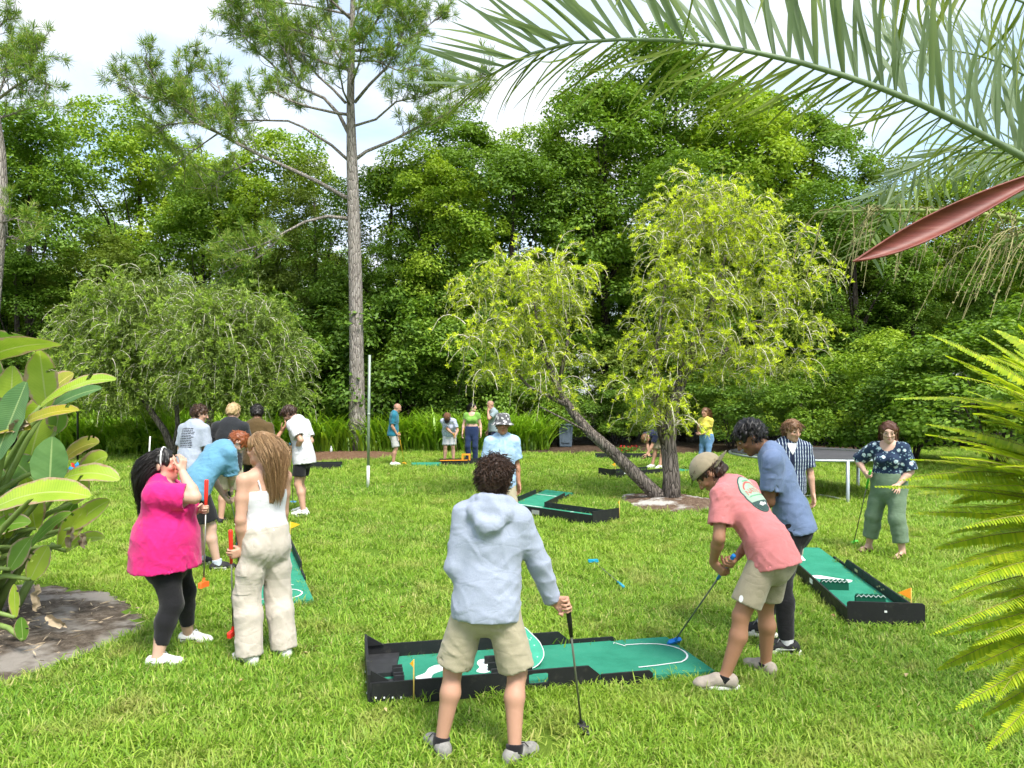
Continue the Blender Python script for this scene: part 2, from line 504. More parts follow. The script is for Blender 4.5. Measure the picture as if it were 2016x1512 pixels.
def crown_clumps(ells, nclump, leaves, lsize, cr=(.45, .95), seed=0, flat=.85, inside=.3, droop=0.0):
    """leafy clumps (domes of leaves) spread over and through a set of ellipsoids [(c, radii)]"""
    r = np.random.default_rng(seed)
    vol = np.array([np.prod(e[1]) ** (2 / 3) for e in ells]); which = r.choice(len(ells), nclump, p=vol / vol.sum())
    C = np.empty((nclump, 3)); Nn = np.empty((nclump, 3))
    U = unit(nclump, r); U[:, 2] = np.where(U[:, 2] < -.5, -U[:, 2], U[:, 2])
    rr = np.where(r.random(nclump) < inside, r.uniform(.35, .8, nclump), r.uniform(.82, 1.05, nclump))
    for i, e in enumerate(ells):
        m = which == i
        C[m] = np.array(e[0]) + U[m] * np.array(e[1]) * rr[m][:, None]
    P, N = [], []
    rad = r.uniform(*cr, nclump)
    cnt = np.maximum(8, (leaves * (rad / np.mean(cr)) ** 2).astype(int))
    ci = np.repeat(np.arange(nclump), cnt); n = len(ci)
    D = unit(n, r); D[:, 2] = np.abs(D[:, 2]) * 1.3 - .45
    D = D * .75 + U[ci] * .45; D /= np.linalg.norm(D, axis=1, keepdims=True)
    sh = r.uniform(.35, 1.05, n) ** .6
    P = C[ci] + D * (rad[ci] * sh)[:, None] * np.array([1, 1, flat])
    N = D * .6 + np.array([0, 0, .75]) + r.normal(0, .45, (n, 3))
    return diamond_leaves(P, N, r.uniform(.75, 1.3, n) * lsize, .62, .3, r)

def grow_limbs(mb, base, tips, r0, seed=0, n=7):
    r = random.Random(seed); base = Vector(base)
    for t_, rr in tips:
        t_ = Vector(t_); m = []
        for i in range(6):
            s_ = i / 5
            q = base.lerp(t_, s_); q += Vector((r.uniform(-.12, .12), r.uniform(-.12, .12), math.sin(s_ * math.pi) * .25)) * (t_ - base).length * .18
            m.append(q if 0 < i < 5 else (base if i == 0 else t_))
        mb.tube(m, [r0 * rr * .7 * (1 - .8 * i / 5) for i in range(6)], n)

# ---- forest tree kinds: shared meshes, each tree its own object
LF = [leafmat('leaf_sweetgum', [(.085, .175, .014), (.15, .275, .024), (.24, .37, .038)], .36, .5, .3, (.19, .33, .04), .5),
      leafmat('leaf_dark', [(.062, .140, .016), (.11, .215, .024), (.17, .285, .036)], .36, .5, .3, (.14, .25, .02), .5),
      leafmat('leaf_olive', [(.10, .16, .024), (.16, .23, .036), (.24, .31, .055)], .34, .55, .3, (.20, .28, .03), .4),
      leafmat('leaf_fresh', [(.14, .27, .018), (.23, .38, .030), (.34, .48, .05)], .40, .5, .3, (.38, .50, .04), .6)]
def kind_mesh(seed, ells, ncl, lv, ls, mat, H, tr=.16, cr=(.42, .92), inside=.22):
    v, f = crown_clumps(ells, ncl, lv, ls, cr, seed, inside=inside)
    crown = mesh_np('crown', v, f, mats=[mat])
    m = MB(); r = random.Random(seed)
    m.tube([(0, 0, -.2), (.05, .03, H * .25), (-.08, .05, H * .55), (.03, 0, H * .9)], [tr * 1.3, tr, tr * .75, tr * .3], 9)
    grow_limbs(m, (0, 0, H * .42), [((r.uniform(-2.2, 2.2), r.uniform(-1.8, 1.8), H * r.uniform(.55, .9)), .45) for _ in range(9)], tr, seed)
    trunk = m.mesh('trunk', True); trunk.materials.append(B_WOOD)
    return crown, trunk
K = [kind_mesh(1, [((0, 0, 8.0), (2.6, 2.3, 4.2)), ((.5, 0, 4.2), (2.2, 2.0, 2.6)), ((-.7, .2, 10.6), (1.5, 1.5, 2.4))], 190, 170, .135, LF[0], 12.5),
     kind_mesh(2, [((0, 0, 7.0), (3.0, 2.5, 3.6)), ((-1.3, 0, 4.0), (1.9, 1.8, 2.6)), ((1.4, 0, 9.3), (1.7, 1.6, 2.2)), ((1.2, .3, 3.2), (1.9, 1.7, 2.2))], 200, 170, .13, LF[1], 11.0),
     kind_mesh(3, [((0, 0, 8.6), (2.2, 2.0, 4.6)), ((.9, .2, 6.0), (1.8, 1.6, 3.0)), ((-1.1, 0, 5.0), (1.7, 1.6, 2.6))], 170, 150, .125, LF[2], 13.0),
     kind_mesh(4, [((0, 0, 7.6), (2.7, 2.3, 3.6)), ((1.2, 0, 10.2), (1.7, 1.5, 2.2)), ((-1.4, .2, 9.0), (1.6, 1.5, 2.2)), ((0, 0, 4.2), (2.3, 1.9, 2.4))], 190, 170, .14, LF[3], 12.0)]
BUSH = []
for sd, mt in ((21, LF[0]), (22, LF[1]), (23, LF[3]), (24, LF[2])):
    v, f = crown_clumps([((0, 0, 1.3), (1.5, 1.3, 1.5)), ((.6, 0, 2.2), (.9, .9, 1.0)), ((-.7, .1, .9), (1.2, 1.0, 1.0))], 80, 130, .095, (.28, .58), sd, inside=.35)
    m = MB(); grow_limbs(m, (0, 0, -.1), [((random.Random(sd + i).uniform(-1, 1), random.Random(sd * 2 + i).uniform(-.8, .8), 1.9), .9) for i in range(6)], .045, sd, 6)
    tm = m.mesh('stem', True); tm.materials.append(B_WOOD)
    BUSH.append((mesh_np('foliage', v, f, mats=[mt]), tm))

def tree(name, label, kind, u, vtop, Y, sx=1.0, rz=None, group=None, cat='tree', z=0.0, lib=None):
    crown, trunk = (lib or K)[kind]
    top = {0: 13.0, 1: 11.6, 2: 13.2, 3: 12.4}[kind] if lib is None else 3.2
    Ht = CAM_H + (HOR - vtop) / FOC * Y
    s_ = Ht / top
    t_ = thing(name, label, cat, ((u - UC) / FOC * Y, Y, z), rz if rz is not None else rnd.uniform(0, 6.28), group)
    nms = ('crown', 'trunk') if lib is None else ('foliage', 'stem')
    for nm, me in zip(nms, (crown, trunk)):
        o = obj(nm, me, t_)
    t_.scale = (s_ * sx, s_ * sx, s_)
    return t_

GF = 'trees of the wood behind the lawn'
for a in [  # label, kind, u, v of top, distance, width factor
    ('broad leafy tree at the far end of the wood behind the banana leaves', 0, 60, 235, 31, 1.1),
    ('light-topped tree between the frame edge pine and the open sky', 3, 10, 300, 34, 1.0),
    ('dark low tree behind the banana plant', 1, 30, 470, 29.5, 1.2),
    ('olive tree filling the dip below the open sky', 2, 190, 470, 31, 1.25),
    ('tall tree rising behind the lower pine branches', 3, 275, 215, 35, .95),
    ('leafy tree under the long pine branch', 0, 400, 350, 33, 1.05),
    ('round bright-green tree directly under the lowest long pine limb', 3, 505, 265, 34, 1.0),
    ('dark tree close behind the pine trunk, hollow with sky', 2, 620, 330, 33, .95),
    ('dark vine-clad tree right behind the volleyball pole', 1, 770, 300, 32, 1.0),
    ('sunlit green tree behind the right long pine branch', 3, 850, 290, 31, .9),
    ('tree with ragged top below the pine tip tuft', 0, 930, 235, 34, 1.0),
    ('dark tree behind the left half of the leaning bottlebrush', 1, 1010, 270, 32, 1.0),
    ('tree under the drooping end of the palm frond', 3, 1090, 255, 35, .9),
    ('tall tree crossing the middle of the palm frond', 0, 1190, 150, 34, 1.05),
    ('tallest tree of the wood, seen through the palm leaflets', 0, 1330, 95, 36, 1.05),
    ('leafy tree right of the tallest one, under the palm frond', 3, 1460, 165, 35, 1.05),
    ('dark tree behind the upright bottlebrush', 1, 1400, 330, 31, 1.1),
    ('tree below the middle of the palm leaf stalk', 0, 1600, 215, 35, 1.05),
    ('dark tree behind the red-brown palm spathe tip', 1, 1680, 380, 31, 1.15),
    ('tree behind the small palm frond', 2, 1770, 330, 34, 1.1),
    ('bright tree behind the flower strings of the palm', 3, 1930, 300, 33, 1.2),
    ('dark tree at the end of the wood beyond the fern', 1, 2030, 420, 28, 1.2),
]:
    tree('forest_tree', a[0], *a[1:], group=GF)
GS = 'shrubs along the edge of the wood'
for a in [('bright green sapling shrub behind the trampoline', 2, 1690, 670, 24.0, 1.0), ('leafy shrub left of the bright sapling, over the trampoline edge', 0, 1590, 735, 24.5, 1.15),
          ('rounded shrub between the sapling and the fern', 1, 1800, 690, 22.5, 1.3), ('low shrub at the frame edge behind the fern', 0, 1960, 610, 20.5, 1.3),
          ('shrub behind the person in yellow', 1, 1440, 720, 27.0, 1.3), ('bush under the bottlebrush crown beside the wheeled bin', 1, 1210, 760, 28.5, 1.3),
          ('dark ivy bush behind the hedge and the volleyball pole', 1, 790, 560, 29.3, .95), ('bright ivy bush behind the four far players', 0, 880, 610, 29.0, .9),
          ('dark bush between pine trunk and bottlebrush pair', 1, 640, 610, 29.5, 1.1), ('shrub under the leaning bottlebrush limb', 0, 1080, 720, 29.0, 1.1),
          ('dark bush left of the bottlebrush pair', 1, 110, 690, 27.5, 1.3), ('low bush under the bottlebrush pair', 2, 290, 790, 25.0, 1.0), ('shadowed bush behind the white t-shirt player', 1, 560, 740, 28.0, 1.2)]:
    tree('shrub', a[0], *a[1:], group=GS, cat='shrub', lib=BUSH)

# the mass of the wood further back and between: nobody could count it
r_ = np.random.default_rng(5)
PT, SC, IX = [], [], []
for y0, n_, zr in ((31.5, 34, (.48, .66)), (39.0, 34, (.62, .86)), (44.0, 30, (.70, .92))):
    for i in range(n_):
        x = -46 + 98 * (i + r_.uniform(.1, .9)) / n_
        u_ = UC + FOC * x / y0
        if 120 < u_ < 235 and y0 > 34: sc_ = .48
        elif 340 < u_ < 480 and y0 > 34: sc_ = .62
        elif u_ < 0: sc_ = zr[0]
        else: sc_ = r_.uniform(*zr)
        PT.append((x, y0 + r_.uniform(-1.5, 1.5), 0)); SC.append(sc_ * (1.12 if u_ > 1150 and y0 > 34 else 1)); IX.append(r_.integers(0, 8))
# undergrowth at the foot of the wood
for i in range(70):
    x = -46 + 98 * (i + r_.uniform(0, 1)) / 70
    PT.append((x, 29.6 + r_.uniform(0, 2.2) - max(0, x - 9) * .25, 0)); SC.append(r_.uniform(.7, 1.25)); IX.append(8 + r_.integers(0, 4))
vars_ = []
for c_, t_ in K: vars_ += [c_, t_]
Nn = len(PT)
P2, S2, I2, R2_ = [], [], [], []
for p_, s_, i_ in zip(PT, SC, IX):
    a = r_.uniform(0, 6.28)
    if i_ < 8:
        k_ = i_ // 2
        for q in (2 * k_, 2 * k_ + 1): P2.append(p_); S2.append(s_); I2.append(q); R2_.append((0, 0, a))
    else:
        P2.append(p_); S2.append(s_); I2.append(i_); R2_.append((0, 0, a))
wood = scatter('woods', P2, R2_, S2, I2, vars_ + [b[0] for b in BUSH])
tag(wood, 'dense mass of green trees and undergrowth filling the wood behind the lawn', 'woods', kind='stuff')

# ---- weeping bottlebrushes
M_BB = leafmat('leaf_bottlebrush', [(.20, .26, .05), (.29, .36, .065), (.40, .46, .09)], .35, .5, .3)
M_BBT = leafmat('tip_bottlebrush', [(.55, .70, .03), (.68, .80, .04), (.80, .85, .09)], .40, .45, .35)
M_BB2 = leafmat('leaf_bottlebrush_green', [(.12, .18, .036), (.18, .26, .052), (.26, .34, .075)], .33, .5, .3)
M_BBT2 = leafmat('tip_bottlebrush_green', [(.22, .36, .04), (.31, .46, .05), (.42, .54, .09)], .36, .45, .35)
def bottlebrush(name, label, loc, ells, limbs, nstr, ntuft, mats, seed, lf=.075, strand=.9, group=None, tuft=.085, fill=8, vis=.72, per=26):
    """limbs: list of (points, radii) in local space; ells: crown masses"""
    r = np.random.default_rng(seed)
    t_ = thing(name, label, 'tree', loc, 0, group)
    m = MB()
    for pts, rad in limbs: m.tube(pts, rad, 11)
    m.build('trunk', B_BOTTLE, t_, smooth=True)
    w = np.array([np.prod(e[1]) ** (2 / 3) for e in ells]); wh = r.choice(len(ells), nstr, p=w / w.sum())
    U = unit(nstr, r); U[:, 2] = U[:, 2] * .8 + .25
    Cc = np.array([e[0] for e in ells])[wh]; Rr = np.array([e[1] for e in ells])[wh]
    start = Cc + U * Rr * r.uniform(.55, .98, nstr)[:, None]
    S_ = 8
    d = U * np.array([1, 1, .6]) + np.array([0, 0, .45]) + r.normal(0, .25, (nstr, 3)); d /= np.linalg.norm(d, axis=1, keepdims=True)
    ln = strand * r.uniform(.5, 1.15, nstr)
    P = np.empty((nstr, S_, 3)); p = start.copy()
    for q in range(S_):
        P[:, q] = p; p = p + d * (ln / (S_ - 1))[:, None]
        d = d + np.array([0, 0, -.42]) + r.normal(0, .10, (nstr, 3)); d /= np.linalg.norm(d, axis=1, keepdims=True)
    rad = np.linspace(1, .4, S_)[None, :] * r.uniform(.006, .012, (nstr, 1))
    show = r.random(nstr) < vis
    v, f = tubes_np(P[show], rad[show], 3)
    obj('twigs', mesh_np('twigs', v, f, smooth=True), t_, B_TWIG)['kind'] = 'stuff'
    # leaves along the strands
    i = np.repeat(np.arange(nstr), per); n = len(i)
    tt = r.uniform(.1, 1, n) * (S_ - 1.001); k0 = tt.astype(int); fr = (tt - k0)[:, None]
    B = P[i, k0] * (1 - fr) + P[i, k0 + 1] * fr
    T = P[i, k0 + 1] - P[i, k0]; T /= np.linalg.norm(T, axis=1, keepdims=True)
    D = T * .5 + unit(n, r) * .8
    v1, f1 = narrow_leaves(B, D, r.uniform(.7, 1.3, n) * lf, lf * .24, r)
    # inner foliage that closes the crown
    ni = nstr * fill; wi = r.choice(len(ells), ni, p=w / w.sum())
    Ui = unit(ni, r); Bi = np.array([e[0] for e in ells])[wi] + Ui * np.array([e[1] for e in ells])[wi] * (r.uniform(.2, .85, ni))[:, None]
    v2, f2 = narrow_leaves(Bi, Ui * .5 + np.array([0, 0, -.5]) + unit(ni, r) * .7, lf * r.uniform(.9, 1.5, ni), lf * .30, r)
    v, f = join_np([(v1, f1), (v2, f2)])
    obj('crown', mesh_np('crown', v, f), t_, mats[0])
    # star-shaped tufts of young leaves at the shoot ends
    sel = r.choice(nstr, ntuft, replace=ntuft > nstr)
    qq = r.integers(1, S_, ntuft); Bt = P[sel, qq] + r.normal(0, .03, (ntuft, 3)); outw = P[sel, qq] - Cc[sel]; outw /= np.linalg.norm(outw, axis=1, keepdims=True)
    keep = (Bt[:, 2] > Cc[sel][:, 2] - Rr[sel][:, 2] * r.uniform(.0, 1.2, ntuft)); Bt, outw = Bt[keep], outw[keep]
    per = 11; i = np.repeat(np.arange(len(Bt)), per); n = len(i)
    D = outw[i] * .55 + np.array([0, 0, .35]) + unit(n, r) * .9
    v, f = narrow_leaves(Bt[i], D, tuft * r.uniform(.75, 1.2, n), tuft * .22, r)
    obj('leaf_tips', mesh_np('leaf_tips', v, f), t_, mats[1])
    return t_
def lp(u, v, Y, o): return tuple(np.array(px(u, v, Y)) - np.array(o))
o_ = np.array((*gp(1308, 985), 0.0)); Yb = o_[1]
E = lambda u, v, ru, rv, dy=0.0, rd=None: (lp(u, v, Yb + dy, o_), (ru / FOC * Yb * .86, (rd or ru) / FOC * Yb * .86, rv / FOC * Yb * .88))
L = lambda *pts: [lp(u, v, Yb + dy, o_) for u, v, dy in pts]
bottlebrush('bottlebrush_tree', 'weeping bottlebrush tree with twin trunks, one leaning, and yellow-green tips', tuple(o_),
    [E(1085, 560, 75, 60), E(1130, 545, 38, 40, .3), E(1010, 545, 62, 50, .2), E(940, 575, 48, 45, .3), E(955, 660, 52, 50, -.3), E(1030, 640, 70, 55), E(1105, 620, 52, 52, .2), E(960, 730, 50, 42), E(1050, 720, 70, 48, .2), E(1110, 700, 45, 42, .1), E(1085, 770, 45, 35),
     E(1385, 380, 62, 50), E(1330, 430, 62, 55, .2), E(1450, 420, 70, 55, -.2), E(1312, 500, 50, 62, -.2), E(1400, 490, 85, 65), E(1510, 480, 70, 60, .2), E(1570, 550, 52, 60, .1), E(1300, 590, 45, 58), E(1360, 590, 80, 65, -.3), E(1470, 580, 80, 65, .2), E(1575, 640, 48, 55), E(1290, 680, 52, 50), E(1350, 690, 70, 55, -.2), E(1450, 690, 75, 52), E(1540, 720, 60, 45), E(1255, 765, 42, 40), E(1310, 790, 45, 45, -.3), E(1318, 845, 24, 30, -.3), E(1270, 820, 35, 35), E(1420, 730, 50, 34)],
    [(L((1320, 995, -.05), (1322, 940, 0), (1315, 870, .05), (1325, 800, .05), (1350, 720, .1), (1400, 600, .1), (1430, 500, .1)), [.20, .165, .15, .13, .10, .06, .02]),
     (L((1312, 880, .03), (1290, 800, -.05), (1290, 700, -.1), (1310, 560, -.1)), [.11, .08, .05, .02]), (L((1345, 735, .1), (1430, 690, .2), (1540, 600, .2)), [.08, .05, .02]),
     (L((1308, 990, -.02), (1280, 962, -.05), (1245, 928, -.1), (1200, 885, -.12), (1160, 850, -.1), (1130, 815, 0), (1100, 770, .1), (1070, 690, .1), (1050, 590, .1)), [.17, .135, .125, .115, .10, .085, .07, .045, .015]),
     (L((1120, 800, 0), (1040, 760, .1), (980, 690, .2)), [.05, .03, .012]), (L((1098, 765, .1), (1120, 660, .2), (1105, 560, .2)), [.05, .03, .012]),
     (L((1165, 855, -.1), (1110, 825, -.3), (1062, 800, -.5)), [.028, .018, .008])],
    1250, 4500, (M_BB, M_BBT), 4, .085, .74, vis=.85, fill=6, per=22)
def bb_pair(label, u0, v0, ells_, limbs_, seed, Y):
    o = np.array(((u0 - UC) / FOC * Y, Y, 0.0))
    E2 = [(lp(u, v, Y + dy, o), (ru / FOC * Y, ru / FOC * Y * .9, rv / FOC * Y)) for u, v, ru, rv, dy in ells_]
    L2 = [([lp(u, v, Y + dy, o) for u, v, dy in pts], rad) for pts, rad in limbs_]
    bottlebrush('bottlebrush_tree', label, tuple(o), E2, L2, 1200, 1700, (M_BB2, M_BBT2), seed, .12, 1.0, tuft=.13, fill=10, vis=.35, per=20)
bb_pair('low weeping bottlebrush bush nearest the banana plant', 300, 905,
        [(240, 590, 60, 42, 0), (310, 570, 52, 40, .3), (190, 640, 58, 45, .3), (270, 650, 70, 50, -.3), (150, 700, 50, 45, .2), (220, 720, 65, 48, -.2), (310, 710, 68, 52, .1), (140, 765, 45, 40, .1), (240, 785, 70, 38, 0), (330, 640, 50, 42, .4)],
        [([(345, 905, 0), (325, 850, 0), (290, 800, 0), (250, 720, .1), (240, 640, .1)], [.12, .10, .08, .05, .02]), ([(340, 895, 0), (350, 840, .1), (345, 760, .2), (320, 650, .2)], [.09, .07, .05, .02])], 31, 22.5)
bb_pair('weeping bottlebrush bush behind the group of players near the pine', 440, 905,
        [(400, 620, 55, 40, 0), (460, 600, 48, 36, .2), (510, 640, 58, 42, .2), (430, 680, 70, 52, -.3), (365, 690, 52, 50, 0), (550, 700, 48, 46, .1), (490, 730, 68, 50, -.1), (390, 760, 66, 46, -.2), (560, 775, 42, 36, 0), (470, 790, 60, 34, .1)],
        [([(412, 905, 0), (412, 840, 0), (420, 760, 0), (430, 660, .1)], [.12, .10, .07, .02]), ([(412, 870, 0), (470, 810, .1), (530, 760, .2), (540, 690, .2)], [.08, .06, .04, .02]), ([(412, 880, 0), (380, 820, -.1), (370, 740, -.1)], [.07, .05, .02])], 32, 21.5)

# ---- pines
M_NEEDLE = leafmat('pine_needle', [(.10, .21, .022), (.16, .29, .035), (.24, .36, .045), (.34, .36, .08)], .25, .5, .3)
M_DEAD = plain('dead_needle', (.30, .13, .05), .8, .1, .2)
def pine(label, base, trunk, tr, branches, seed, tw=1.0, extra_tufts=(), dens=1.0):
    r = np.random.default_rng(seed)
    t_ = thing('pine_tree', label, 'tree', base, 0)
    o = np.array(base)
    m = MB(); m.tube([tuple(np.array(p) - o) for p in trunk], tr, 14); m.build('trunk', B_PINE, t_, smooth=True)
    tufts_P, tufts_D = [], []
    tw_paths, tw_rad = [], []
    for bi, (pts, r0, t0) in enumerate(branches):
        bm_ = MB(); pts = [np.array(p) - o for p in pts]
        n = len(pts); rad = [r0 * (1 - .78 * i / (n - 1)) for i in range(n)]
        bm_.tube(pts, rad, 8); bm_.build('branch', B_PINE, t_, smooth=True)
        A = np.array(pts); seg = np.linalg.norm(np.diff(A, axis=0), axis=1); cum = np.concatenate([[0], np.cumsum(seg)]); Lb = cum[-1]
        nt = max(2, int(Lb * (1 - t0) * 5.2 * dens))
        for s_ in np.linspace(t0, 1.0, nt):
            d_ = s_ * Lb; i = min(np.searchsorted(cum, d_, 'right') - 1, n - 2); fr = (d_ - cum[i]) / seg[i]
            p = A[i] * (1 - fr) + A[i + 1] * fr; T = (A[i + 1] - A[i]) / seg[i]
            for _ in range(2 if s_ < .98 else 1):
                side = unit(1, r)[0]; side -= T * (side @ T); side /= np.linalg.norm(side) + 1e-9
                d = T * .55 + side * .7 + np.array([0, 0, .35]); d /= np.linalg.norm(d)
                ln = r.uniform(.45, 1.45) * tw * (1.15 - .45 * s_)
                path = [p]
                for q in range(5):
                    d = d + np.array([0, 0, .12]) + r.normal(0, .12, 3); d /= np.linalg.norm(d); path.append(path[-1] + d * ln / 5)
                tw_paths.append(path); tw_rad.append(np.linspace(.016, .007, 6))
                tufts_P.append(path[-1]); tufts_D.append(d)
                if r.random() < .75: tufts_P.append(path[-3] + r.normal(0, .03, 3)); tufts_D.append(d + r.normal(0, .5, 3))
                if r.random() < .45:
                    dd = d + unit(1, r)[0] * .9; dd /= np.linalg.norm(dd); q0 = path[3]; q1 = q0 + dd * ln * .45
                    tw_paths.append([q0 + (q1 - q0) * s2 for s2 in np.linspace(0, 1, 6)]); tw_rad.append(np.linspace(.012, .006, 6)); tufts_P.append(q1); tufts_D.append(dd)
    for (p, d) in extra_tufts: tufts_P.append(np.array(p) - o); tufts_D.append(np.array(d, float))
    v, f = tubes_np(np.array(tw_paths), np.array(tw_rad), 4)
    obj('twigs', mesh_np('twigs', v, f, smooth=True), t_, B_PINE)['kind'] = 'stuff'
    TP, TD = np.array(tufts_P), np.array(tufts_D); TD /= np.linalg.norm(TD, axis=1, keepdims=True)
    per = 48; i = np.repeat(np.arange(len(TP)), per); n = len(i)
    back = r.uniform(0, .16, n)
    D = TD[i] * r.uniform(.1, 1.0, n)[:, None] + unit(n, r) * .75
    B = TP[i] - TD[i] * back[:, None]
    sz = np.repeat(r.uniform(.75, 1.2, len(TP)), per)
    v, f = narrow_leaves(B, D, r.uniform(.20, .38, n) * sz, .0195, r)
    obj('needles', mesh_np('needles', v, f), t_, M_NEEDLE)
    return t_
Yp = 26.7
def bp(lst, dy, Y=Yp): n = len(lst); return [px(u, v, Y + dy * i / (n - 1)) for i, (u, v) in enumerate(lst)]
trk = [px(u, v, Yp) for u, v in ((706, 893), (704, 860), (703, 800), (702, 700), (700, 560), (697, 450), (693, 320), (690, 200), (692, 100), (695, 0), (698, -120), (700, -260))]
base = (trk[0][0], Yp, 0.0); trk[0] = (trk[0][0], Yp, -.05)
BR = [([(682, 390), (630, 360), (579, 336), (519, 309), (474, 286), (430, 262), (400, 244), (350, 205), (310, 165), (285, 120)], -1.5, .08, .42),
      ([(692, 298), (686, 262), (668, 226), (638, 193), (593, 173), (561, 152), (528, 119), (498, 95), (460, 40)], .8, .08, .40),
      ([(698, 315), (721, 298), (772, 277), (817, 253), (876, 226), (906, 208), (936, 178), (952, 143)], 1.2, .065, .30),
      ([(698, 202), (727, 167), (763, 131), (787, 86), (796, 54), (800, 20)], -.8, .06, .35),
      ([(680, 202), (656, 176), (632, 155), (608, 128), (590, 101), (575, 50)], 1.4, .055, .3),
      ([(685, 315), (653, 286), (620, 265), (596, 250), (567, 238), (519, 237), (460, 238), (400, 229), (340, 190), (300, 200)], 1.0, .055, .42),
      ([(688, 226), (659, 222), (610, 211), (567, 197), (540, 180), (500, 190)], -2.0, .06, .4),
      ([(684, 430), (645, 426), (600, 437), (560, 458), (525, 478), (490, 490), (450, 495)], -1.0, .065, .55),
      ([(692, 150), (660, 100), (648, 40), (640, -40)], .6, .06, .35), ([(692, 90), (730, 60), (760, 10), (790, -40)], -.6, .06, .3), ([(694, 40), (650, 0), (600, -60), (560, -70)], -1.2, .06, .3),
      ([(694, 100), (770, 95), (830, 60), (870, 30)], 1.6, .055, .4), ([(695, 0), (740, -60), (780, -110)], .5, .05, .3), ([(696, -60), (650, -130), (610, -160)], .5, .05, .3), ([(690, 250), (740, 235), (780, 200), (830, 190), (880, 170)], -1.4, .05, .45),
      ([(691, 170), (705, 130), (715, 85), (712, 40)], -2.2, .045, .35), ([(690, 210), (676, 180), (668, 140), (672, 100)], -2.4, .045, .35), ([(694, 60), (706, 20), (716, -30)], -1.8, .04, .3), ([(693, 120), (740, 120), (785, 140), (830, 125)], -1.8, .045, .35), ([(693, 80), (640, 80), (590, 60), (540, 60)], -1.6, .045, .35), ([(694, 20), (770, -10), (830, -30)], 1.0, .045, .3), ([(692, 140), (630, 120), (560, 90), (500, 60), (450, 70)], 1.8, .05, .4), ([(694, 30), (600, 10), (520, 0), (450, 10)], .8, .045, .4), ([(430, 262), (390, 290), (350, 320), (320, 350)], .6, .03, .3),
      ([(560, 458), (520, 500), (480, 520), (430, 540)], -.6, .04, .35), ([(430, 262), (380, 240), (330, 245), (300, 270)], -.8, .045, .2), ([(519, 309), (470, 330), (430, 350), (400, 380)], .8, .03, .35),
      ([(474, 286), (440, 200), (420, 140)], .4, .04, .3), ([(400, 244), (360, 170), (380, 120)], .4, .035, .3), ([(593, 173), (560, 100), (500, 20)], -.5, .04, .3), ([(350, 205), (280, 190), (235, 165)], .2, .035, .2)]
pine('tall pine with pale straight trunk and sparse spreading branches', base, trk, [.40, .33, .28, .25, .235, .22, .19, .135, .115, .09, .06, .02], [(bp(l, dy), r0, t0) for l, dy, r0, t0 in BR], 3)
Yq = 25.0
trq = [px(u, v, Yq) for u, v in ((-30, 900), (-25, 700), (-8, 520), (4, 400), (0, 300), (-14, 200), (-30, 60), (-45, -100))]
base = (trq[0][0], Yq, 0.0); trq[0] = (trq[0][0], Yq, -.05)
BQ = [([(-14, 235), (15, 228), (50, 215), (90, 205)], .6, .05, .2), ([(-20, 150), (20, 130), (60, 110), (85, 100)], -.6, .05, .2), ([(-28, 80), (0, 50), (25, 30)], .4, .05, .2), ([(-10, 200), (30, 170), (70, 150), (95, 170)], -1.2, .05, .25),
      ([(2, 440), (30, 430), (60, 440)], -.8, .04, .3), ([(0, 470), (25, 465), (50, 480)], .8, .04, .3), ([(-12, 215), (10, 150), (30, 90)], .3, .045, .3)]
pine('pine at the frame edge with curved trunk and drooping reddish tufts', base, trq, [.30, .26, .22, .19, .17, .15, .11, .05], [([px(u, v, Yq + dy * i / (len(l) - 1)) for i, (u, v) in enumerate(l)], r0, t0) for l, dy, r0, t0 in BQ], 8, .9)

# ---- strap-leaved hedge at the edge of the wood
def strap_bed():
    r = np.random.default_rng(12)
    M = leafmat('strap_leaf', [(.13, .27, .016), (.22, .40, .025), (.33, .52, .04)], .36, .4, .45)
    n = 6500
    x = r.uniform(-15.5, 1.30, n); y = 26.2 + r.uniform(0, 2.0, n) + np.where(x < -9, -1.4, 0) + .25 * np.sin(x * 1.3)
    pm = ~in_ell(x, y, -5.45, 26.7, .55, .5, 0)
    x, y = x[pm], y[pm]; n = len(x)
    az = r.uniform(0, 6.28, n); ln = r.uniform(1.15, 1.95, n) * np.where(x < -9, 1.05, 1.0); w = r.uniform(.05, .085, n)
    S_ = 6; P = np.empty((n, S_, 3)); p = np.stack([x, y, np.zeros(n)], 1); a = r.uniform(.05, .45, n)
    d2 = np.stack([np.cos(az), np.sin(az), np.zeros(n)], 1); up = np.array([0, 0, 1.0])
    for q in range(S_):
        P[:, q] = p; p = p + (d2 * np.sin(a)[:, None] + up * np.cos(a)[:, None]) * (ln / (S_ - 1))[:, None]; a = a + r.uniform(.12, .42, n)
    sd = np.stack([-np.sin(az), np.cos(az), np.zeros(n)], 1)
    wid = np.array([.5, .9, 1, .85, .55, .06])[None, :] * w[:, None]
    V = np.stack([P - sd[:, None] * wid[..., None] * .5, P + sd[:, None] * wid[..., None] * .5], 2).reshape(-1, 3)
    i = np.arange(n)[:, None, None] * S_ * 2 + np.arange(S_ - 1)[None, :, None] * 2
    F = (i + np.array([0, 1, 3, 2])).reshape(-1, 4)
    return tag(obj('lily_hedge', mesh_np('lily_hedge', V, F, smooth=True), None, M), 'dense hedge of strap-leaved lilies along the edge of the wood', 'hedge', kind='stuff')
strap_bed()
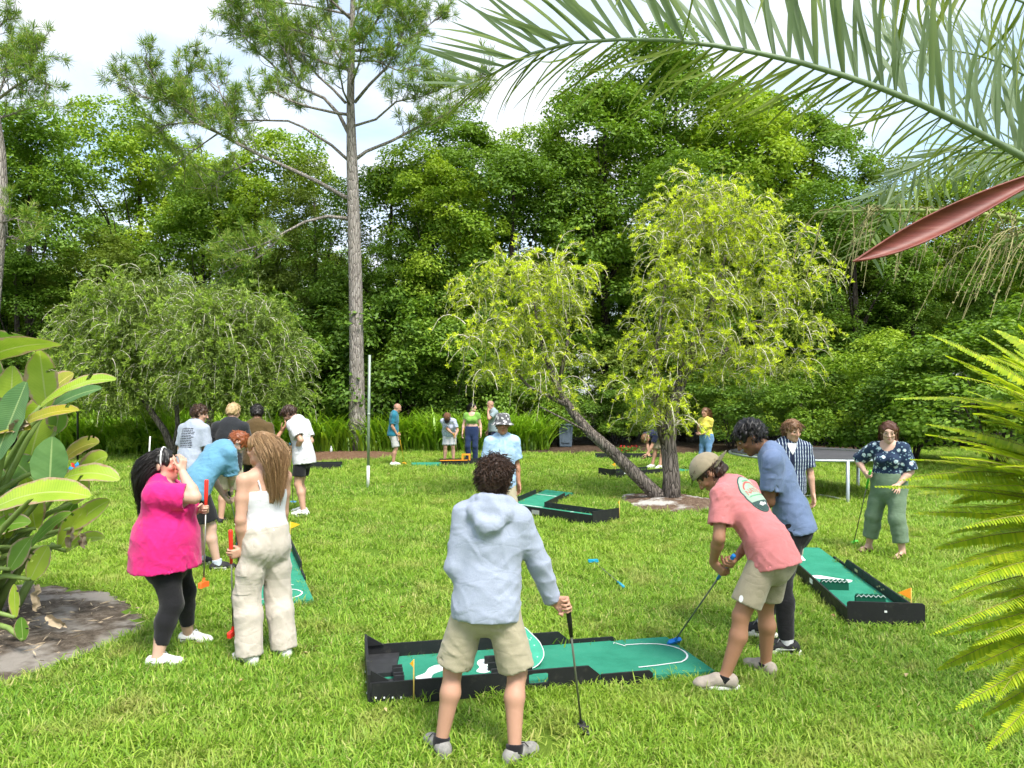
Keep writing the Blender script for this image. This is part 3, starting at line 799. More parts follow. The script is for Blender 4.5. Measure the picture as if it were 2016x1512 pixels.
# ------------------------------------------------------------------ portable mini-golf holes
t = NT('green_felt')
_c = t.ramp(t.noise(4, 6, .65), [(.3, (.030, .215, .135)), (.55, (.042, .27, .172)), (.75, (.060, .30, .20))])
_c = t.mix(t.ramp(t.noise(26, 5, .7), [(.58, (0, 0, 0)), (.75, (.55, .55, .55))]), _c, (.10, .26, .17))
_c = t.mix(t.ramp(t.noise(420, 2), [(.35, (.35, .35, .35)), (.6, (0, 0, 0))]), _c, (.015, .12, .07))
M_MAT = t.done(t.bsdf(_c, .95, .08, t.bump(t.noise(420, 2), .6, .004)))
M_MAT2 = plain('dark_green_board', (.008, .085, .050), .7, .2, .1)
t = NT('black_board')
_c = t.mix(t.ramp(t.noise(9, 8, .75), [(.55, (0, 0, 0)), (.72, (1, 1, 1))]), (.013, .014, .015), (.05, .048, .042))
M_BOARD = t.done(t.bsdf(_c, t.math('ADD', .38, t.math('MULTIPLY', t.noise(14, 4), .4)), .35, t.bump(t.noise(90, 4), .2, .004)))
M_BOARD2 = plain('charcoal_board', (.030, .031, .033), .55, .3, .2, 20)
M_LINE = plain('white_paint', (.72, .76, .74), .7, .2, .06)
M_FLAG = plain('yellow_flag', (.85, .45, .02), .55, .3, .08); M_ORANGE = plain('orange_plastic', (.80, .30, .02), .45, .4, .08)
M_STICK = plain('yellow_stick', (.70, .50, .12), .6, .3, .1)
GC = 'mini-golf holes set out on the lawn'
def ribbon(pts, w, z):
    m = MB(); n = len(pts); V = []
    for i, p in enumerate(pts):
        a = pts[max(0, i - 1)]; b = pts[min(n - 1, i + 1)]; d = Vector((b[0] - a[0], b[1] - a[1])).normalized(); nx, ny = -d.y * w / 2, d.x * w / 2
        V += [(p[0] - nx, p[1] - ny, z), (p[0] + nx, p[1] + ny, z)]
    return m.add(V, [[2 * i, 2 * i + 2, 2 * i + 3, 2 * i + 1] for i in range(n - 1)])
def blob(cx, cy, pts_, ang=0.0, k=1.0):
    c_, s_ = math.cos(ang), math.sin(ang)
    out = []
    n = len(pts_)
    for i in range(n):      # smooth closed curve through the points
        p0, p1, p2, p3 = (pts_[(i + j - 1) % n] for j in range(4))
        for t in (0, .25, .5, .75):
            q = [.5 * (2 * p1[a] + (p2[a] - p0[a]) * t + (2 * p0[a] - 5 * p1[a] + 4 * p2[a] - p3[a]) * t * t + (3 * p1[a] - p0[a] - 3 * p2[a] + p3[a]) * t ** 3) * k for a in (0, 1)]
            out.append((cx + q[0] * c_ - q[1] * s_, cy + q[0] * s_ + q[1] * c_))
    return out
FOOT = [(-.13, 0), (-.10, .05), (-.02, .035), (.06, .06), (.13, .05), (.15, 0), (.10, -.045), (.0, -.02), (-.09, -.05)]
def arc(cx, cy, r_, a0, a1, n=14, ry=None): return [(cx + r_ * math.cos(R(a)), cy + (ry or r_) * math.sin(R(a))) for a in np.linspace(a0, a1, n)]
def flag(parent, p, h, col=M_FLAG, dirx=1, size=.09):
    st = MB().tube([(p[0], p[1], 0.0), (p[0], p[1], h)], .005, 6).build('flag_stick', M_STICK, parent, smooth=True)
    m = MB(); m.add([(p[0], p[1] - .002, h), (p[0], p[1] - .002, h - size * .75), (p[0] + dirx * size, p[1] - .002, h - size * .35), (p[0], p[1] + .002, h), (p[0], p[1] + .002, h - size * .75), (p[0] + dirx * size, p[1] + .002, h - size * .35)], [[0, 1, 2], [5, 4, 3], [0, 2, 5, 3], [1, 0, 3, 4], [2, 1, 4, 5]])
    m.build('pennant', col, st); return st
def wall(parent, x0, x1, y, h=.15, th=.018, slot=None, z0=0.0, slope=0.0, name='side_wall'):
    m = MB()
    if slot is None:
        m.prism([(x0, z0), (x1, z0), (x1, z0 + h - slope), (x1 - slope * 1.2, z0 + h), (x0, z0 + h)], y, y + th, 1)
    else:
        a, b = slot; zb, zt = z0 + h * .45, z0 + h * .80
        m.prism([(x0, z0), (a, z0), (a, z0 + h), (x0, z0 + h)], y, y + th, 1); m.prism([(b, z0), (x1, z0), (x1, z0 + h - slope), (x1 - slope * 1.2, z0 + h), (b, z0 + h)], y, y + th, 1)
        m.prism([(a, z0), (b, z0), (b, zb), (b - .015, zb - .008), (a + .015, zb - .008), (a, zb)], y, y + th, 1); m.prism([(a, zt), (a + .015, zt + .008), (b - .015, zt + .008), (b, zt), (b, z0 + h), (a, z0 + h)], y, y + th, 1)
    return m.build(name, M_BOARD, parent)

# near hole
o1, a1 = (-.955, 5.06), R(12.4); L1, W1 = 2.50, .80
COURSE_MASKS.append(rect_mask(o1, a1, L1, W1))
t1 = thing('mini_golf_hole', 'near mini-golf hole with green mat, black boards and footprint shapes, beside the hoodie player', 'mini golf', (*o1, 0), a1, GC)
MB().box((1.0, W1 / 2, .030), (1.95, W1 - .04, .05)).build('mat', M_MAT, t1)
MB().prism([(1.977, .01), (2.50, -.01), (2.47, W1 - .01), (1.977, W1 - .01)], .012, .050).build('mat', M_MAT, t1)
for y in (0.0, W1 - .018):
    wall(t1, .02, 1.62, y, .155, slot=(1.10, 1.24), slope=.07)
    wall(t1, 1.63, 2.02, y + (.004 if y == 0 else -.004), .085, slope=.02, name='low_rail')
m = MB(); m.prism([(-.004, 0), (W1 + .004, 0), (W1 + .004, .235), (W1 - .05, .22), (W1 * .5, .18), (.05, .205), (-.004, .215)], -.004, .016, 0); m.build('end_wall', M_BOARD, t1)
for y in (.02, W1 - .038):
    m = MB(); m.prism([(.017, .155), (.14, .157), (.017, .235)], y, y + .016, 1); m.build('corner_brace', M_BOARD, t1)
for y0, y1 in ((.02, .25), (.37, W1 - .02)):
    mm = MB(); mm.prism([(.018, y0), (.20, y0), (.24, y0 + .04) if y0 < .1 else (.20, y0), (.20, y1) if y0 < .1 else (.26, y1), (.018, y1)], .056, .085, 2); mm.build('catch_board', M_BOARD2, t1)
for y in (.18, .33):
    mm = MB(); mm.box((.215, y, .10), (.07, .075, .022)); mm.box((.215, y + .030, .125), (.07, .012, .03)); mm.box((.215, y - .030, .125), (.07, .012, .03)); mm.lathe([(.0, .125), (.026, .125), (.024, .112), (0, .112)], 14, (.215, y, 0)); mm.build('ball_cup', M_BOARD2, t1)
for (cx, cy, a, k) in ((.46, .37, 50, 1.15), (.86, .42, 75, 1.0), (.95, .10, 10, .95)):
    MB().prism(blob(cx, cy, FOOT, R(a), k), .0552, .0585).build('footprint', M_LINE, t1)
for y in (.20, .33, .47): MB().box((1.02, y, .085), (.30, .022, .058)).build('divider', M_BOARD, t1)
cl = [(-.12, -.13), (-.15, -.03), (-.09, .06), (-.02, .12), (.06, .15), (.10, .08), (.13, 0), (.12, -.09), (.05, -.15), (-.04, -.16)]
Mt = Matrix.Rotation(R(38), 3, 'X')
cb = MB(); _o = blob(0, 0, cl, R(10), 1.15); cb.prism(_o, -.007, .007); cb.v = [tuple(Mt @ Vector(q) + Vector((1.15, .44, .165))) for q in cb.v]
bc = cb.build('bush_cutout', plain('bush_green', (.055, .33, .22), .8, .15, .1, 20), t1)
rr = random.Random(2)
mm = MB()
for _ in range(26):
    x, y = rr.uniform(-.11, .11), rr.uniform(-.13, .13); mm.add([Mt @ Vector(q) + Vector((1.15, .44, .165)) for q in ((x - .006, y, .0078), (x, y - .004, .0078), (x + .006, y, .0078), (x, y + .004, .0078))], [[0, 1, 2, 3]])
mm.build('paint_flecks', M_LINE, bc)['kind'] = 'stuff'
rim = MB(); rim.tube([Mt @ Vector((q[0], q[1], .008)) + Vector((1.15, .44, .165)) for q in _o + _o[:1]], .0035, 5, False); rim.build('outline', M_LINE, bc)
ribbon([(1.60, .70), (1.66, .655), (1.76, .645), (1.90, .66), (1.95, .66)], .014, .0545).build('painted_line', M_LINE, t1); ribbon([(1.93, .63), (1.99, .73), (2.05, .63)], .012, .0548).build('painted_line', M_LINE, t1)
ribbon([(2.06, .66), (2.2, .655)] + arc(2.22, .41, .235, 88, -62, 16) + [(2.12, .175), (1.95, .165), (1.80, .11)], .014, .0545).build('painted_line', M_LINE, t1)
mm = MB()
for i in range(15): x, y = 1.72 + .006 * i + rr.uniform(-.02, .02), .56 - .033 * i; mm.add([(x - .005, y, .0548), (x, y - .004, .0548), (x + .005, y, .0548), (x, y + .004, .0548)], [[0, 1, 2, 3]])
mm.build('paint_flecks', M_LINE, t1)['kind'] = 'stuff'
flag(t1, (.30, -.012), .30, M_FLAG, -.35, .075)
mm = MB()
for i in range(4): mm.box((.05 + i * .055, -.0035, .06 - .004 * i), (.010, .006, .010))
for i in range(3): mm.box((-.006, .12 + i * .2, .05), (.006, .01, .01))
mm.build('bolt_heads', M_LINE, t1)['kind'] = 'stuff'

# right-hand hole
p0, p1_ = Vector(gp(1668, 1231)), Vector(gp(1803, 1239)); e = (p1_ - p0); W3 = .64; ang3 = math.atan2(e.y, e.x)
o3 = tuple(p0); COURSE_MASKS.append(rect_mask(o3, ang3 + R(-8), W3, 3.2))
a3 = R(-7)
t3 = thing('mini_golf_hole', 'long green mini-golf hole with orange flag beside the person in floral blouse', 'mini golf', (*o3, 0), a3, GC)
COURSE_MASKS[-1] = rect_mask(o3, a3, W3, 3.3)
MB().box((W3 / 2, 1.62, .03), (W3 - .04, 3.2, .05)).build('mat', M_MAT, t3)
m = MB(); m.prism([(-.004, 0), (W3 + .012, 0), (W3 + .012, .205), (W3 - .005, .22), (.012, .22), (-.004, .205)], -.022, -.002, 1); m.build('end_wall', M_BOARD, t3)
def ywall(parent, x, y0, y1, h, name='side_wall', slope=.0, th=.018):
    m = MB(); m.prism([(y0, 0), (y1, 0), (y1, h - slope), (y1 - slope * 1.3, h), (y0, h)], x, x + th, 0); return m.build(name, M_BOARD, parent)
for x in (0.0, W3 - .018): ywall(t3, x, 0, 2.15, .15, slope=.05); ywall(t3, x + (.003 if x == 0 else -.003), 2.16, 2.62, .08, 'low_rail', .02)
for (cx, cy) in ((.19, 1.05), (.36, .50)):
    m = MB()
    for j in range(6):
        x = cx - .11 + j * .044; m.prism([(x - .027, .055), (x + .027, .055), (x + .027, .13), (x + .018, .152), (x, .16), (x - .018, .152), (x - .027, .13)], cy - .02 + .001 * j, cy + .02 + .001 * j, 1)
    b_ = m.build('hedge_block', M_MAT2, t3)
    mm = MB()
    for j in range(6): x = cx - .11 + j * .044; mm.tube([(x - .022, cy - .0245, .135), (x, cy - .0245, .156), (x + .022, cy - .0245, .135)], .003, 5)
    mm.build('outline', M_LINE, b_)
MB().prism(blob(.27, 1.52, [(-.15, .08), (-.06, .11), (.02, .05), (.10, -.02), (.17, -.06), (.12, -.13), (.03, -.10), (-.02, -.02), (-.10, .0)], R(6), 1.25), .0552, .0590).build('bunker', M_LINE, t3)
ribbon([(.25, 3.2), (.33, 2.8), (.385, 2.43), (.36, 2.2), (.28, 2.0), (.15, 1.85), (.085, 1.62), (.085, 1.4), (.13, 1.25), (.2, 1.18)], .016, .0546).build('painted_line', M_LINE, t3)
flag(t3, (W3 - .06, .10), .33, M_ORANGE, -.8, .14)
mm = MB(); mm.box((W3 * .5, -.0235, .14), (.022, .004, .018)); mm.box((-.003, 1.2, .10), (.005, .10, .045)); mm.build('maker_plate', M_LINE, t3)['kind'] = 'stuff'
mm = MB()
for i in range(4): mm.box((W3 - .0195, .9 + .06 * i, .11 - .02 * (i % 2)), (.004, .03, .012))
mm.box((W3 - .0195, 1.75, .10), (.004, .09, .03)); mm.build('maker_plate', plain('pale_gold', (.5, .42, .2), .5), t3)['kind'] = 'stuff'

# L-shaped hole behind the hoodie player
a2, Ll, W2 = R(-43), 2.35, .70
_n = Vector(gp(1166, 1036)); o2 = (_n.x - Ll * math.cos(a2), _n.y - Ll * math.sin(a2))
t2 = thing('mini_golf_hole', 'L-shaped green mini-golf hole behind the hoodie player', 'mini golf', (*o2, 0), a2, GC)
_c2, _s2 = math.cos(a2), math.sin(a2)
SL, L2b = -.44, 1.85
def _legmask(x, y):
    lx, ly = (x - o2[0]) * _c2 + (y - o2[1]) * _s2, -(x - o2[0]) * _s2 + (y - o2[1]) * _c2
    d = SL * (ly - W2)
    return ((ly > W2 - .05) & (ly < W2 + L2b - .02) & (lx > .05 + d) & (lx < .77 + d))
COURSE_MASKS.append(_legmask); COURSE_MASKS.append(rect_mask(o2, a2, Ll, W2))
MB().box((Ll / 2, W2 / 2, .03), (Ll - .02, W2 - .04, .05)).build('mat', M_MAT, t2)
wall(t2, 0, Ll, 0, .17); wall(t2, .79, Ll, W2 - .018, .15)
m = MB(); m.prism([(-.01, 0), (W2 + .01, 0), (W2 + .01, .21), (-.01, .23)], Ll + .002, Ll + .022, 0); m.build('end_wall', M_BOARD, t2)
m = MB(); m.prism([(0.02, 0), (W2 - .02, 0), (W2 - .02, .15), (.02, .15)], -.022, -.002, 0); m.build('end_wall', M_BOARD, t2)
m = MB(); m.prism([(.05, W2 - .015), (.77, W2 - .015), (.77 + SL * L2b, W2 + L2b), (.05 + SL * L2b, W2 + L2b)], .012, .054); m.build('mat', M_MAT, t2)
for x0 in (.03, .77):
    for y0, y1, h_, nm in ((0.0, L2b * .66, .14, 'side_wall'), (L2b * .665, L2b * .86, .075, 'low_rail')):
        m = MB(); p_ = [(x0 + SL * y0, W2 + y0), (x0 + SL * y1, W2 + y1)]
        (ax_, ay), (bx, by) = p_
        m.add([(ax_, ay, 0), (bx, by, 0), (bx, by, h_), (ax_, ay, h_), (ax_ + .02, ay, 0), (bx + .02, by, 0), (bx + .02, by, h_), (ax_ + .02, ay, h_)], [[0, 1, 2, 3], [7, 6, 5, 4], [3, 2, 6, 7], [0, 3, 7, 4], [1, 5, 6, 2], [0, 4, 5, 1]])
        m.build(nm, M_BOARD, t2)
ribbon([(.06, W2 - .04), (.76, W2 - .04)], .03, .0552).build('seam', M_LINE, t2); ribbon([(1.45, .03), (1.45, W2 - .03)], .02, .0552).build('seam', M_LINE, t2)
ribbon([(.06 + SL * 1.2, W2 + 1.2), (.76 + SL * 1.2, W2 + 1.2)], .03, .0556).build('seam', M_LINE, t2)
MB().prism(blob(1.08, .42, [(-.17, 0), (-.08, .09), (.08, .10), (.17, 0), (.08, -.09), (-.08, -.09)]), .0552, .0585).build('bunker', M_LINE, t2)
MB().box((1.18, -.0045, .09), (.16, .006, .07)).build('maker_plate', plain('grey_plate', (.34, .36, .35), .6), t2)
flag(t2, (Ll + .03, W2 * .98), .33, M_FLAG, -.35, .09)

# hole behind the pink and cream players
p0 = Vector(gp(617, 1190)); a7 = math.atan2(*(Vector(gp(573, 1088)) - p0).yx)
W7, L7 = .66, 3.6
t7 = thing('mini_golf_hole', 'green mini-golf hole with yellow arrow, mostly hidden behind the cream trousers', 'mini golf', (p0.x, p0.y, 0), a7 - math.pi / 2, GC)
COURSE_MASKS.append(rect_mask((p0.x - W7 * math.cos(a7 - math.pi / 2), p0.y - W7 * math.sin(a7 - math.pi / 2)), a7 - math.pi / 2, W7, L7))
m = MB(); m.prism([(-W7 + .02, 0), (0, 0), (0, L7), (-W7 + .02, L7)], .012, .05); m.build('mat', M_MAT, t7)
for x in (-W7, -.004): ywall(t7, x, .85, 1.3, .075, 'low_rail', .02); ywall(t7, x + .002, 1.31, L7, .15)
m = MB(); m.prism([(-W7 - .004, 0), (.018, 0), (.018, .20), (-W7 - .004, .20)], L7 + .002, L7 + .02, 1); m.build('end_wall', M_BOARD, t7)
ribbon([(-.5, .18)] + arc(-.28, .30, .20, -70, 70, 12) + [(-.32, .55)], .016, .054).build('painted_line', M_LINE, t7); ribbon([(-.24, .9)] + arc(-.02, .8, .20, 170, 235, 8), .016, .054).build('painted_line', M_LINE, t7)
ribbon([(-.42, .28), (-.30, .38)], .012, .054).build('painted_line', M_LINE, t7)
m = MB(); m.add([(-W7 - .004, 2.6, .16), (-W7 - .004, 2.3, .10), (-W7 - .004, 2.6, .03)], [[0, 1, 2]])
MB().prism([(-W7 + .02, L7 - .75), (-W7 + .26, L7 - .70), (-W7 + .10, L7 - 1.05)], .13, .142).build('arrow_plate', M_FLAG, t7)
MB().box((-W7 / 2 - .1, L7 - .85, .065), (.35, .5, .13)).build('ramp_box', M_BOARD, t7)
flag(t7, (.04, L7 - .4), .30, M_FLAG, 1.0, .13)

# small far holes
def far_hole(label, o, ang, L_, W_, h, mat_from=0.0, mat_to=None, end=None):
    t = thing('mini_golf_hole', label, 'mini golf', (*o, 0), ang, GC)
    COURSE_MASKS.append(rect_mask(o, ang, L_, W_))
    MB().box((L_ / 2, W_ / 2, .03), (L_ - .03, W_ - .04, .05)).build('mat', M_MAT, t)
    a, b = mat_from * L_, (mat_to or 1.0) * L_
    wall(t, a, b, 0, h); wall(t, a, b, W_ - .018, h)
    if end is not None:
        x = 0.0 if end == 0 else L_
        MB().box((x + (-.012 if end == 0 else .012), W_ / 2, (h + .06) / 2), (.02, W_ + .02, h + .06)).build('end_wall', M_BOARD, t)
    return t
t5 = far_hole('small mini-golf hole with black end box and yellow flag behind the leaning bottlebrush trunk', gp(1213, 942), R(34), 2.6, .62, .15, 0, .62, 0)
flag(t5, (.02, .05), .38, M_FLAG, -.9, .13)
MB().box((.3, -.008, .12), (.10, .004, .05)).build('maker_plate', M_LINE, t5)
t6 = far_hole('low black mini-golf hole farthest back beside the stooping person', (2.62, 23.6), R(-2), 2.5, .62, .13)
t4 = far_hole('mini-golf hole with orange frame at the feet of the lilac-shirt player', (gp(812, 917)[0], 21.2), R(9), 2.15, .66, .15, .38, 1.0, 1)
MB().box((1.18, -.008, .160), (.78, .022, .022)).build('orange_rail', M_ORANGE, t4)
fr = thing('orange_frame', 'orange hoop frame standing at the end of the far mini-golf hole', 'frame', (gp(920, 912)[0], 21.55, 0), R(10))
m = MB()
for x in (-.10, .10): m.box((x, 0, .14), (.05, .04, .28))
m.box((0, 0, .305), (.25, .042, .05)); m.build('hoop', M_ORANGE, fr, bevel=.01)
m = MB(); m.tube([(-.05, .03, .08), (.03, .03, .12), (.05, .03, .19), (-.03, .03, .22)], .016, 7); m.build('curl', plain('dark_print', (.03, .02, .01), .6), fr)
t8 = far_hole('black mini-golf hole half hidden behind the white t-shirt player', gp(603, 925), R(8), .9, .55, .16, 0, 1, 0)

# loose golf balls and kit
ball_m = plain('white_ball', (.75, .75, .73), .35, .45, .03)
def ball(label, u, v):
    S = [(0.0214 * math.sin(a), .0214 - .0214 * math.cos(a)) for a in np.linspace(0.01, math.pi - .01, 9)]
    b = MB().lathe(S, 14).build('golf_ball', ball_m if 'white' in label else CLR_Y, None, smooth=True)
    x, y = gp(u, v); b.location = (x, y, .03); tag(b, label, 'golf ball')
CLR_Y = plain('orange_ball', (.85, .40, .03), .35, .45, .03)
# ------------------------------------------------------------------ bodies: distance-field solids meshed as one closed skin
V3 = lambda *a: np.array(a, dtype=np.float64)
def nrm(v): return v / (np.linalg.norm(v) + 1e-12)
def rotx(a): c, s = math.cos(a), math.sin(a); return np.array([[1, 0, 0], [0, c, -s], [0, s, c]])
def roty(a): c, s = math.cos(a), math.sin(a); return np.array([[c, 0, s], [0, 1, 0], [-s, 0, c]])
def rotz(a): c, s = math.cos(a), math.sin(a); return np.array([[c, -s, 0], [s, c, 0], [0, 0, 1]])

class Solid:
    def __init__(s): s.p = []
    def cone(s, a, b, ra, rb, k=0.02, flat=None, q=1.0, op='u', cap=False, capa=False):
        a, b = V3(*a), V3(*b)
        s.p.append(('c', a, b, ra, rb, k, None if flat is None else V3(*flat), q, op, cap, capa)); return s
    def ell(s, c, rad, M=None, k=0.02, op='u'):
        s.p.append(('e', V3(*c), V3(*rad), np.eye(3) if M is None else np.asarray(M), k, op)); return s
    def box(s, c, half, M=None, r=0.01, k=0.01, op='u'):
        s.p.append(('b', V3(*c), V3(*half), np.eye(3) if M is None else np.asarray(M), r, k, op)); return s
    def chain(s, pts, rads, k=0.02, **kw):
        for i in range(len(pts) - 1): s.cone(pts[i], pts[i + 1], rads[i], rads[i + 1], k, **kw)
        return s
    def bounds(s):
        lo, hi = V3(9, 9, 9), V3(-9, -9, -9)
        for p in s.p:
            if p[0] == 'c':
                if p[8] == 's': continue
                r = max(p[3], p[4]); lo = np.minimum(lo, np.minimum(p[1], p[2]) - r); hi = np.maximum(hi, np.maximum(p[1], p[2]) + r)
            else:
                if p[-1] == 's': continue
                r = float(np.max(p[2])) + (p[4] if p[0] == 'b' else 0); r *= 1.0 if p[0] == 'e' else 1.75
                lo = np.minimum(lo, p[1] - r); hi = np.maximum(hi, p[1] + r)
        return lo, hi
    def mesh(s, name, vox=0.01, wr=None, cuts=(), zmin=None, mats=None, keep=None):
        lo, hi = s.bounds()
        if zmin is not None: lo[2] = max(lo[2], zmin - 2 * vox)
        lo -= 2.5 * vox + 0.01; hi += 2.5 * vox + 0.01
        n = np.ceil((hi - lo) / vox).astype(int) + 1
        ax = [(lo[i] + np.arange(n[i]) * vox).astype(np.float32) for i in range(3)]
        D = np.full(n, 0.3, np.float32)
        for p in s.p:
            if p[0] == 'c':
                _, a, b, ra, rb, k, fl, q, op, cap, capa = p
                r = max(ra, rb) + k + 0.03
                plo, phi = np.minimum(a, b) - r, np.maximum(a, b) + r
            else:
                k, op = p[-2], p[-1]
                r = float(np.max(p[2])) * (1.75 if p[0] == 'b' else 1) + k + 0.03
                plo, phi = p[1] - r, p[1] + r
            i0 = np.clip(np.floor((plo - lo) / vox).astype(int), 0, n); i1 = np.clip(np.ceil((phi - lo) / vox).astype(int) + 1, 0, n)
            if np.any(i1 <= i0): continue
            sl = tuple(slice(i0[i], i1[i]) for i in range(3))
            X, Y, Z = ax[0][sl[0]][:, None, None], ax[1][sl[1]][None, :, None], ax[2][sl[2]][None, None, :]
            if p[0] == 'c':
                ba = b - a; L2 = float(ba @ ba) + 1e-12
                dx, dy, dz = X - np.float32(a[0]), Y - np.float32(a[1]), Z - np.float32(a[2])
                t = (dx * np.float32(ba[0]) + dy * np.float32(ba[1]) + dz * np.float32(ba[2])) / np.float32(L2)
                h = np.clip(t, 0, 1)
                ex, ey, ez = dx - h * np.float32(ba[0]), dy - h * np.float32(ba[1]), dz - h * np.float32(ba[2])
                if fl is not None and q != 1.0:
                    w = ba / math.sqrt(L2); f = nrm(fl - w * (fl @ w))
                    fc = (ex * np.float32(f[0]) + ey * np.float32(f[1]) + ez * np.float32(f[2])) * np.float32(1 / q - 1)
                    ex = ex + fc * np.float32(f[0]); ey = ey + fc * np.float32(f[1]); ez = ez + fc * np.float32(f[2])
                d = np.sqrt(ex * ex + ey * ey + ez * ez) - (np.float32(ra) + np.float32(rb - ra) * h)
                if cap: d = np.maximum(d, (t - 1) * np.float32(math.sqrt(L2)))
                if capa: d = np.maximum(d, -t * np.float32(math.sqrt(L2)))
            elif p[0] == 'e':
                c, rad, M = p[1], p[2], p[3]
                dx, dy, dz = X - np.float32(c[0]), Y - np.float32(c[1]), Z - np.float32(c[2])
                acc = 0; acc2 = 0
                for j in range(3):
                    lj = dx * np.float32(M[0, j]) + dy * np.float32(M[1, j]) + dz * np.float32(M[2, j])
                    acc = acc + (lj / np.float32(rad[j])) ** 2; acc2 = acc2 + (lj / np.float32(rad[j] ** 2)) ** 2
                k0 = np.sqrt(acc); k1 = np.sqrt(acc2) + 1e-6
                d = k0 * (k0 - 1) / k1
            else:
                c, half, M, rr = p[1], p[2], p[3], p[4]
                dx, dy, dz = X - np.float32(c[0]), Y - np.float32(c[1]), Z - np.float32(c[2])
                qs = [np.abs(dx * np.float32(M[0, j]) + dy * np.float32(M[1, j]) + dz * np.float32(M[2, j])) - np.float32(half[j] - rr) for j in range(3)]
                d = np.sqrt(sum(np.maximum(q_, 0) ** 2 for q_ in qs)) + np.minimum(np.maximum(np.maximum(qs[0], qs[1]), qs[2]), 0) - np.float32(rr)
            o = D[sl]
            if op == 'u':
                hh = np.maximum(k - np.abs(o - d), 0) / k
                D[sl] = np.minimum(o, d) - hh * hh * np.float32(k * 0.25)
            else:
                hh = np.maximum(k - np.abs(o + d), 0) / k
                D[sl] = np.maximum(o, -d) + hh * hh * np.float32(k * 0.25)
        for cp, cn in cuts:
            D = np.maximum(D, (ax[0] * np.float32(cn[0]))[:, None, None] + (ax[1] * np.float32(cn[1]))[None, :, None] + (ax[2] * np.float32(cn[2]))[None, None, :] - np.float32(np.dot(cp, cn)))
        if wr is not None:
            I = np.nonzero(np.abs(D) < 0.03)
            P = np.stack([ax[0][I[0]], ax[1][I[1]], ax[2][I[2]]], 1)
            D[I] += wr(P).astype(np.float32)
        v, f = surface_net(D)
        if keep is not None:      # coarser facets away from face and hands
            cell = np.floor(v / 2).astype(np.int64); key = (cell[:, 0] * 4096 + cell[:, 1]) * 4096 + cell[:, 2]
            wv = v * vox + lo
            kp = np.zeros(len(v), bool)
            for c_, r_ in keep: kp |= np.linalg.norm(wv - c_, axis=1) < r_
            key[kp] = -1 - np.arange(kp.sum())
            _, inv = np.unique(key, return_inverse=True); inv = inv.ravel()
            cnt_ = np.bincount(inv); v = np.stack([np.bincount(inv, v[:, j]) / cnt_ for j in range(3)], 1)
            f = inv[f]
            eq = [f[:, j] == f[:, (j + 1) % 4] for j in range(4)]
            ne = sum(e.astype(int) for e in eq); dg = (f[:, 0] == f[:, 2]) | (f[:, 1] == f[:, 3])
            quads = f[(ne == 0) & ~dg]
            tri = []
            for j in range(4):
                m = (ne == 1) & eq[j] & ~dg
                tri.append(f[m][:, [q for q in range(4) if q != j]])
            f = [quads, np.concatenate(tri)]
        v = v * vox + lo
        return mesh_np(name, v, f, smooth=True, mats=mats)

def surface_net(D):
    S = D < 0
    c = [S[i:D.shape[0] - 1 + i, j:D.shape[1] - 1 + j, k:D.shape[2] - 1 + k] for i in (0, 1) for j in (0, 1) for k in (0, 1)]
    anyc = c[0].copy(); allc = c[0].copy()
    for q in c[1:]: anyc |= q; allc &= q
    A = np.argwhere(anyc & ~allc)
    idx = np.full([d - 1 for d in D.shape], -1, np.int32)
    idx[A[:, 0], A[:, 1], A[:, 2]] = np.arange(len(A))
    cor = np.array([(i, j, k) for i in (0, 1) for j in (0, 1) for k in (0, 1)])
    val = np.stack([D[A[:, 0] + o[0], A[:, 1] + o[1], A[:, 2] + o[2]] for o in cor], 1)
    acc = np.zeros((len(A), 3)); cnt = np.zeros(len(A))
    for a in range(8):
        for b in range(a + 1, 8):
            if np.abs(cor[a] - cor[b]).sum() != 1: continue
            m = (val[:, a] < 0) != (val[:, b] < 0)
            t = np.where(m, val[:, a] / np.where(m, val[:, a] - val[:, b], 1), 0)
            acc += np.where(m[:, None], cor[a] + t[:, None] * (cor[b] - cor[a]), 0); cnt += m
    V = A + acc / np.maximum(cnt, 1)[:, None]
    Fs = []
    for ax_ in range(3):
        sl0 = [slice(None)] * 3; sl1 = [slice(None)] * 3
        sl0[ax_] = slice(0, -1); sl1[ax_] = slice(1, None)
        a, b = S[tuple(sl0)], S[tuple(sl1)]
        E = np.argwhere(a != b)
        o1, o2 = (ax_ + 1) % 3, (ax_ + 2) % 3
        E = E[(E[:, o1] > 0) & (E[:, o2] > 0) & (E[:, o1] < D.shape[o1] - 1) & (E[:, o2] < D.shape[o2] - 1)]
        ins = a[E[:, 0], E[:, 1], E[:, 2]]
        e1 = np.zeros(3, int); e1[o1] = 1; e2 = np.zeros(3, int); e2[o2] = 1
        q = [E - e1 - e2, E - e2, E, E - e1]
        Q = np.stack([idx[x[:, 0], x[:, 1], x[:, 2]] for x in q], 1)
        Q[~ins] = Q[~ins][:, ::-1]
        Fs.append(Q)
    F = np.concatenate(Fs)
    return V, F[(F >= 0).all(1)]

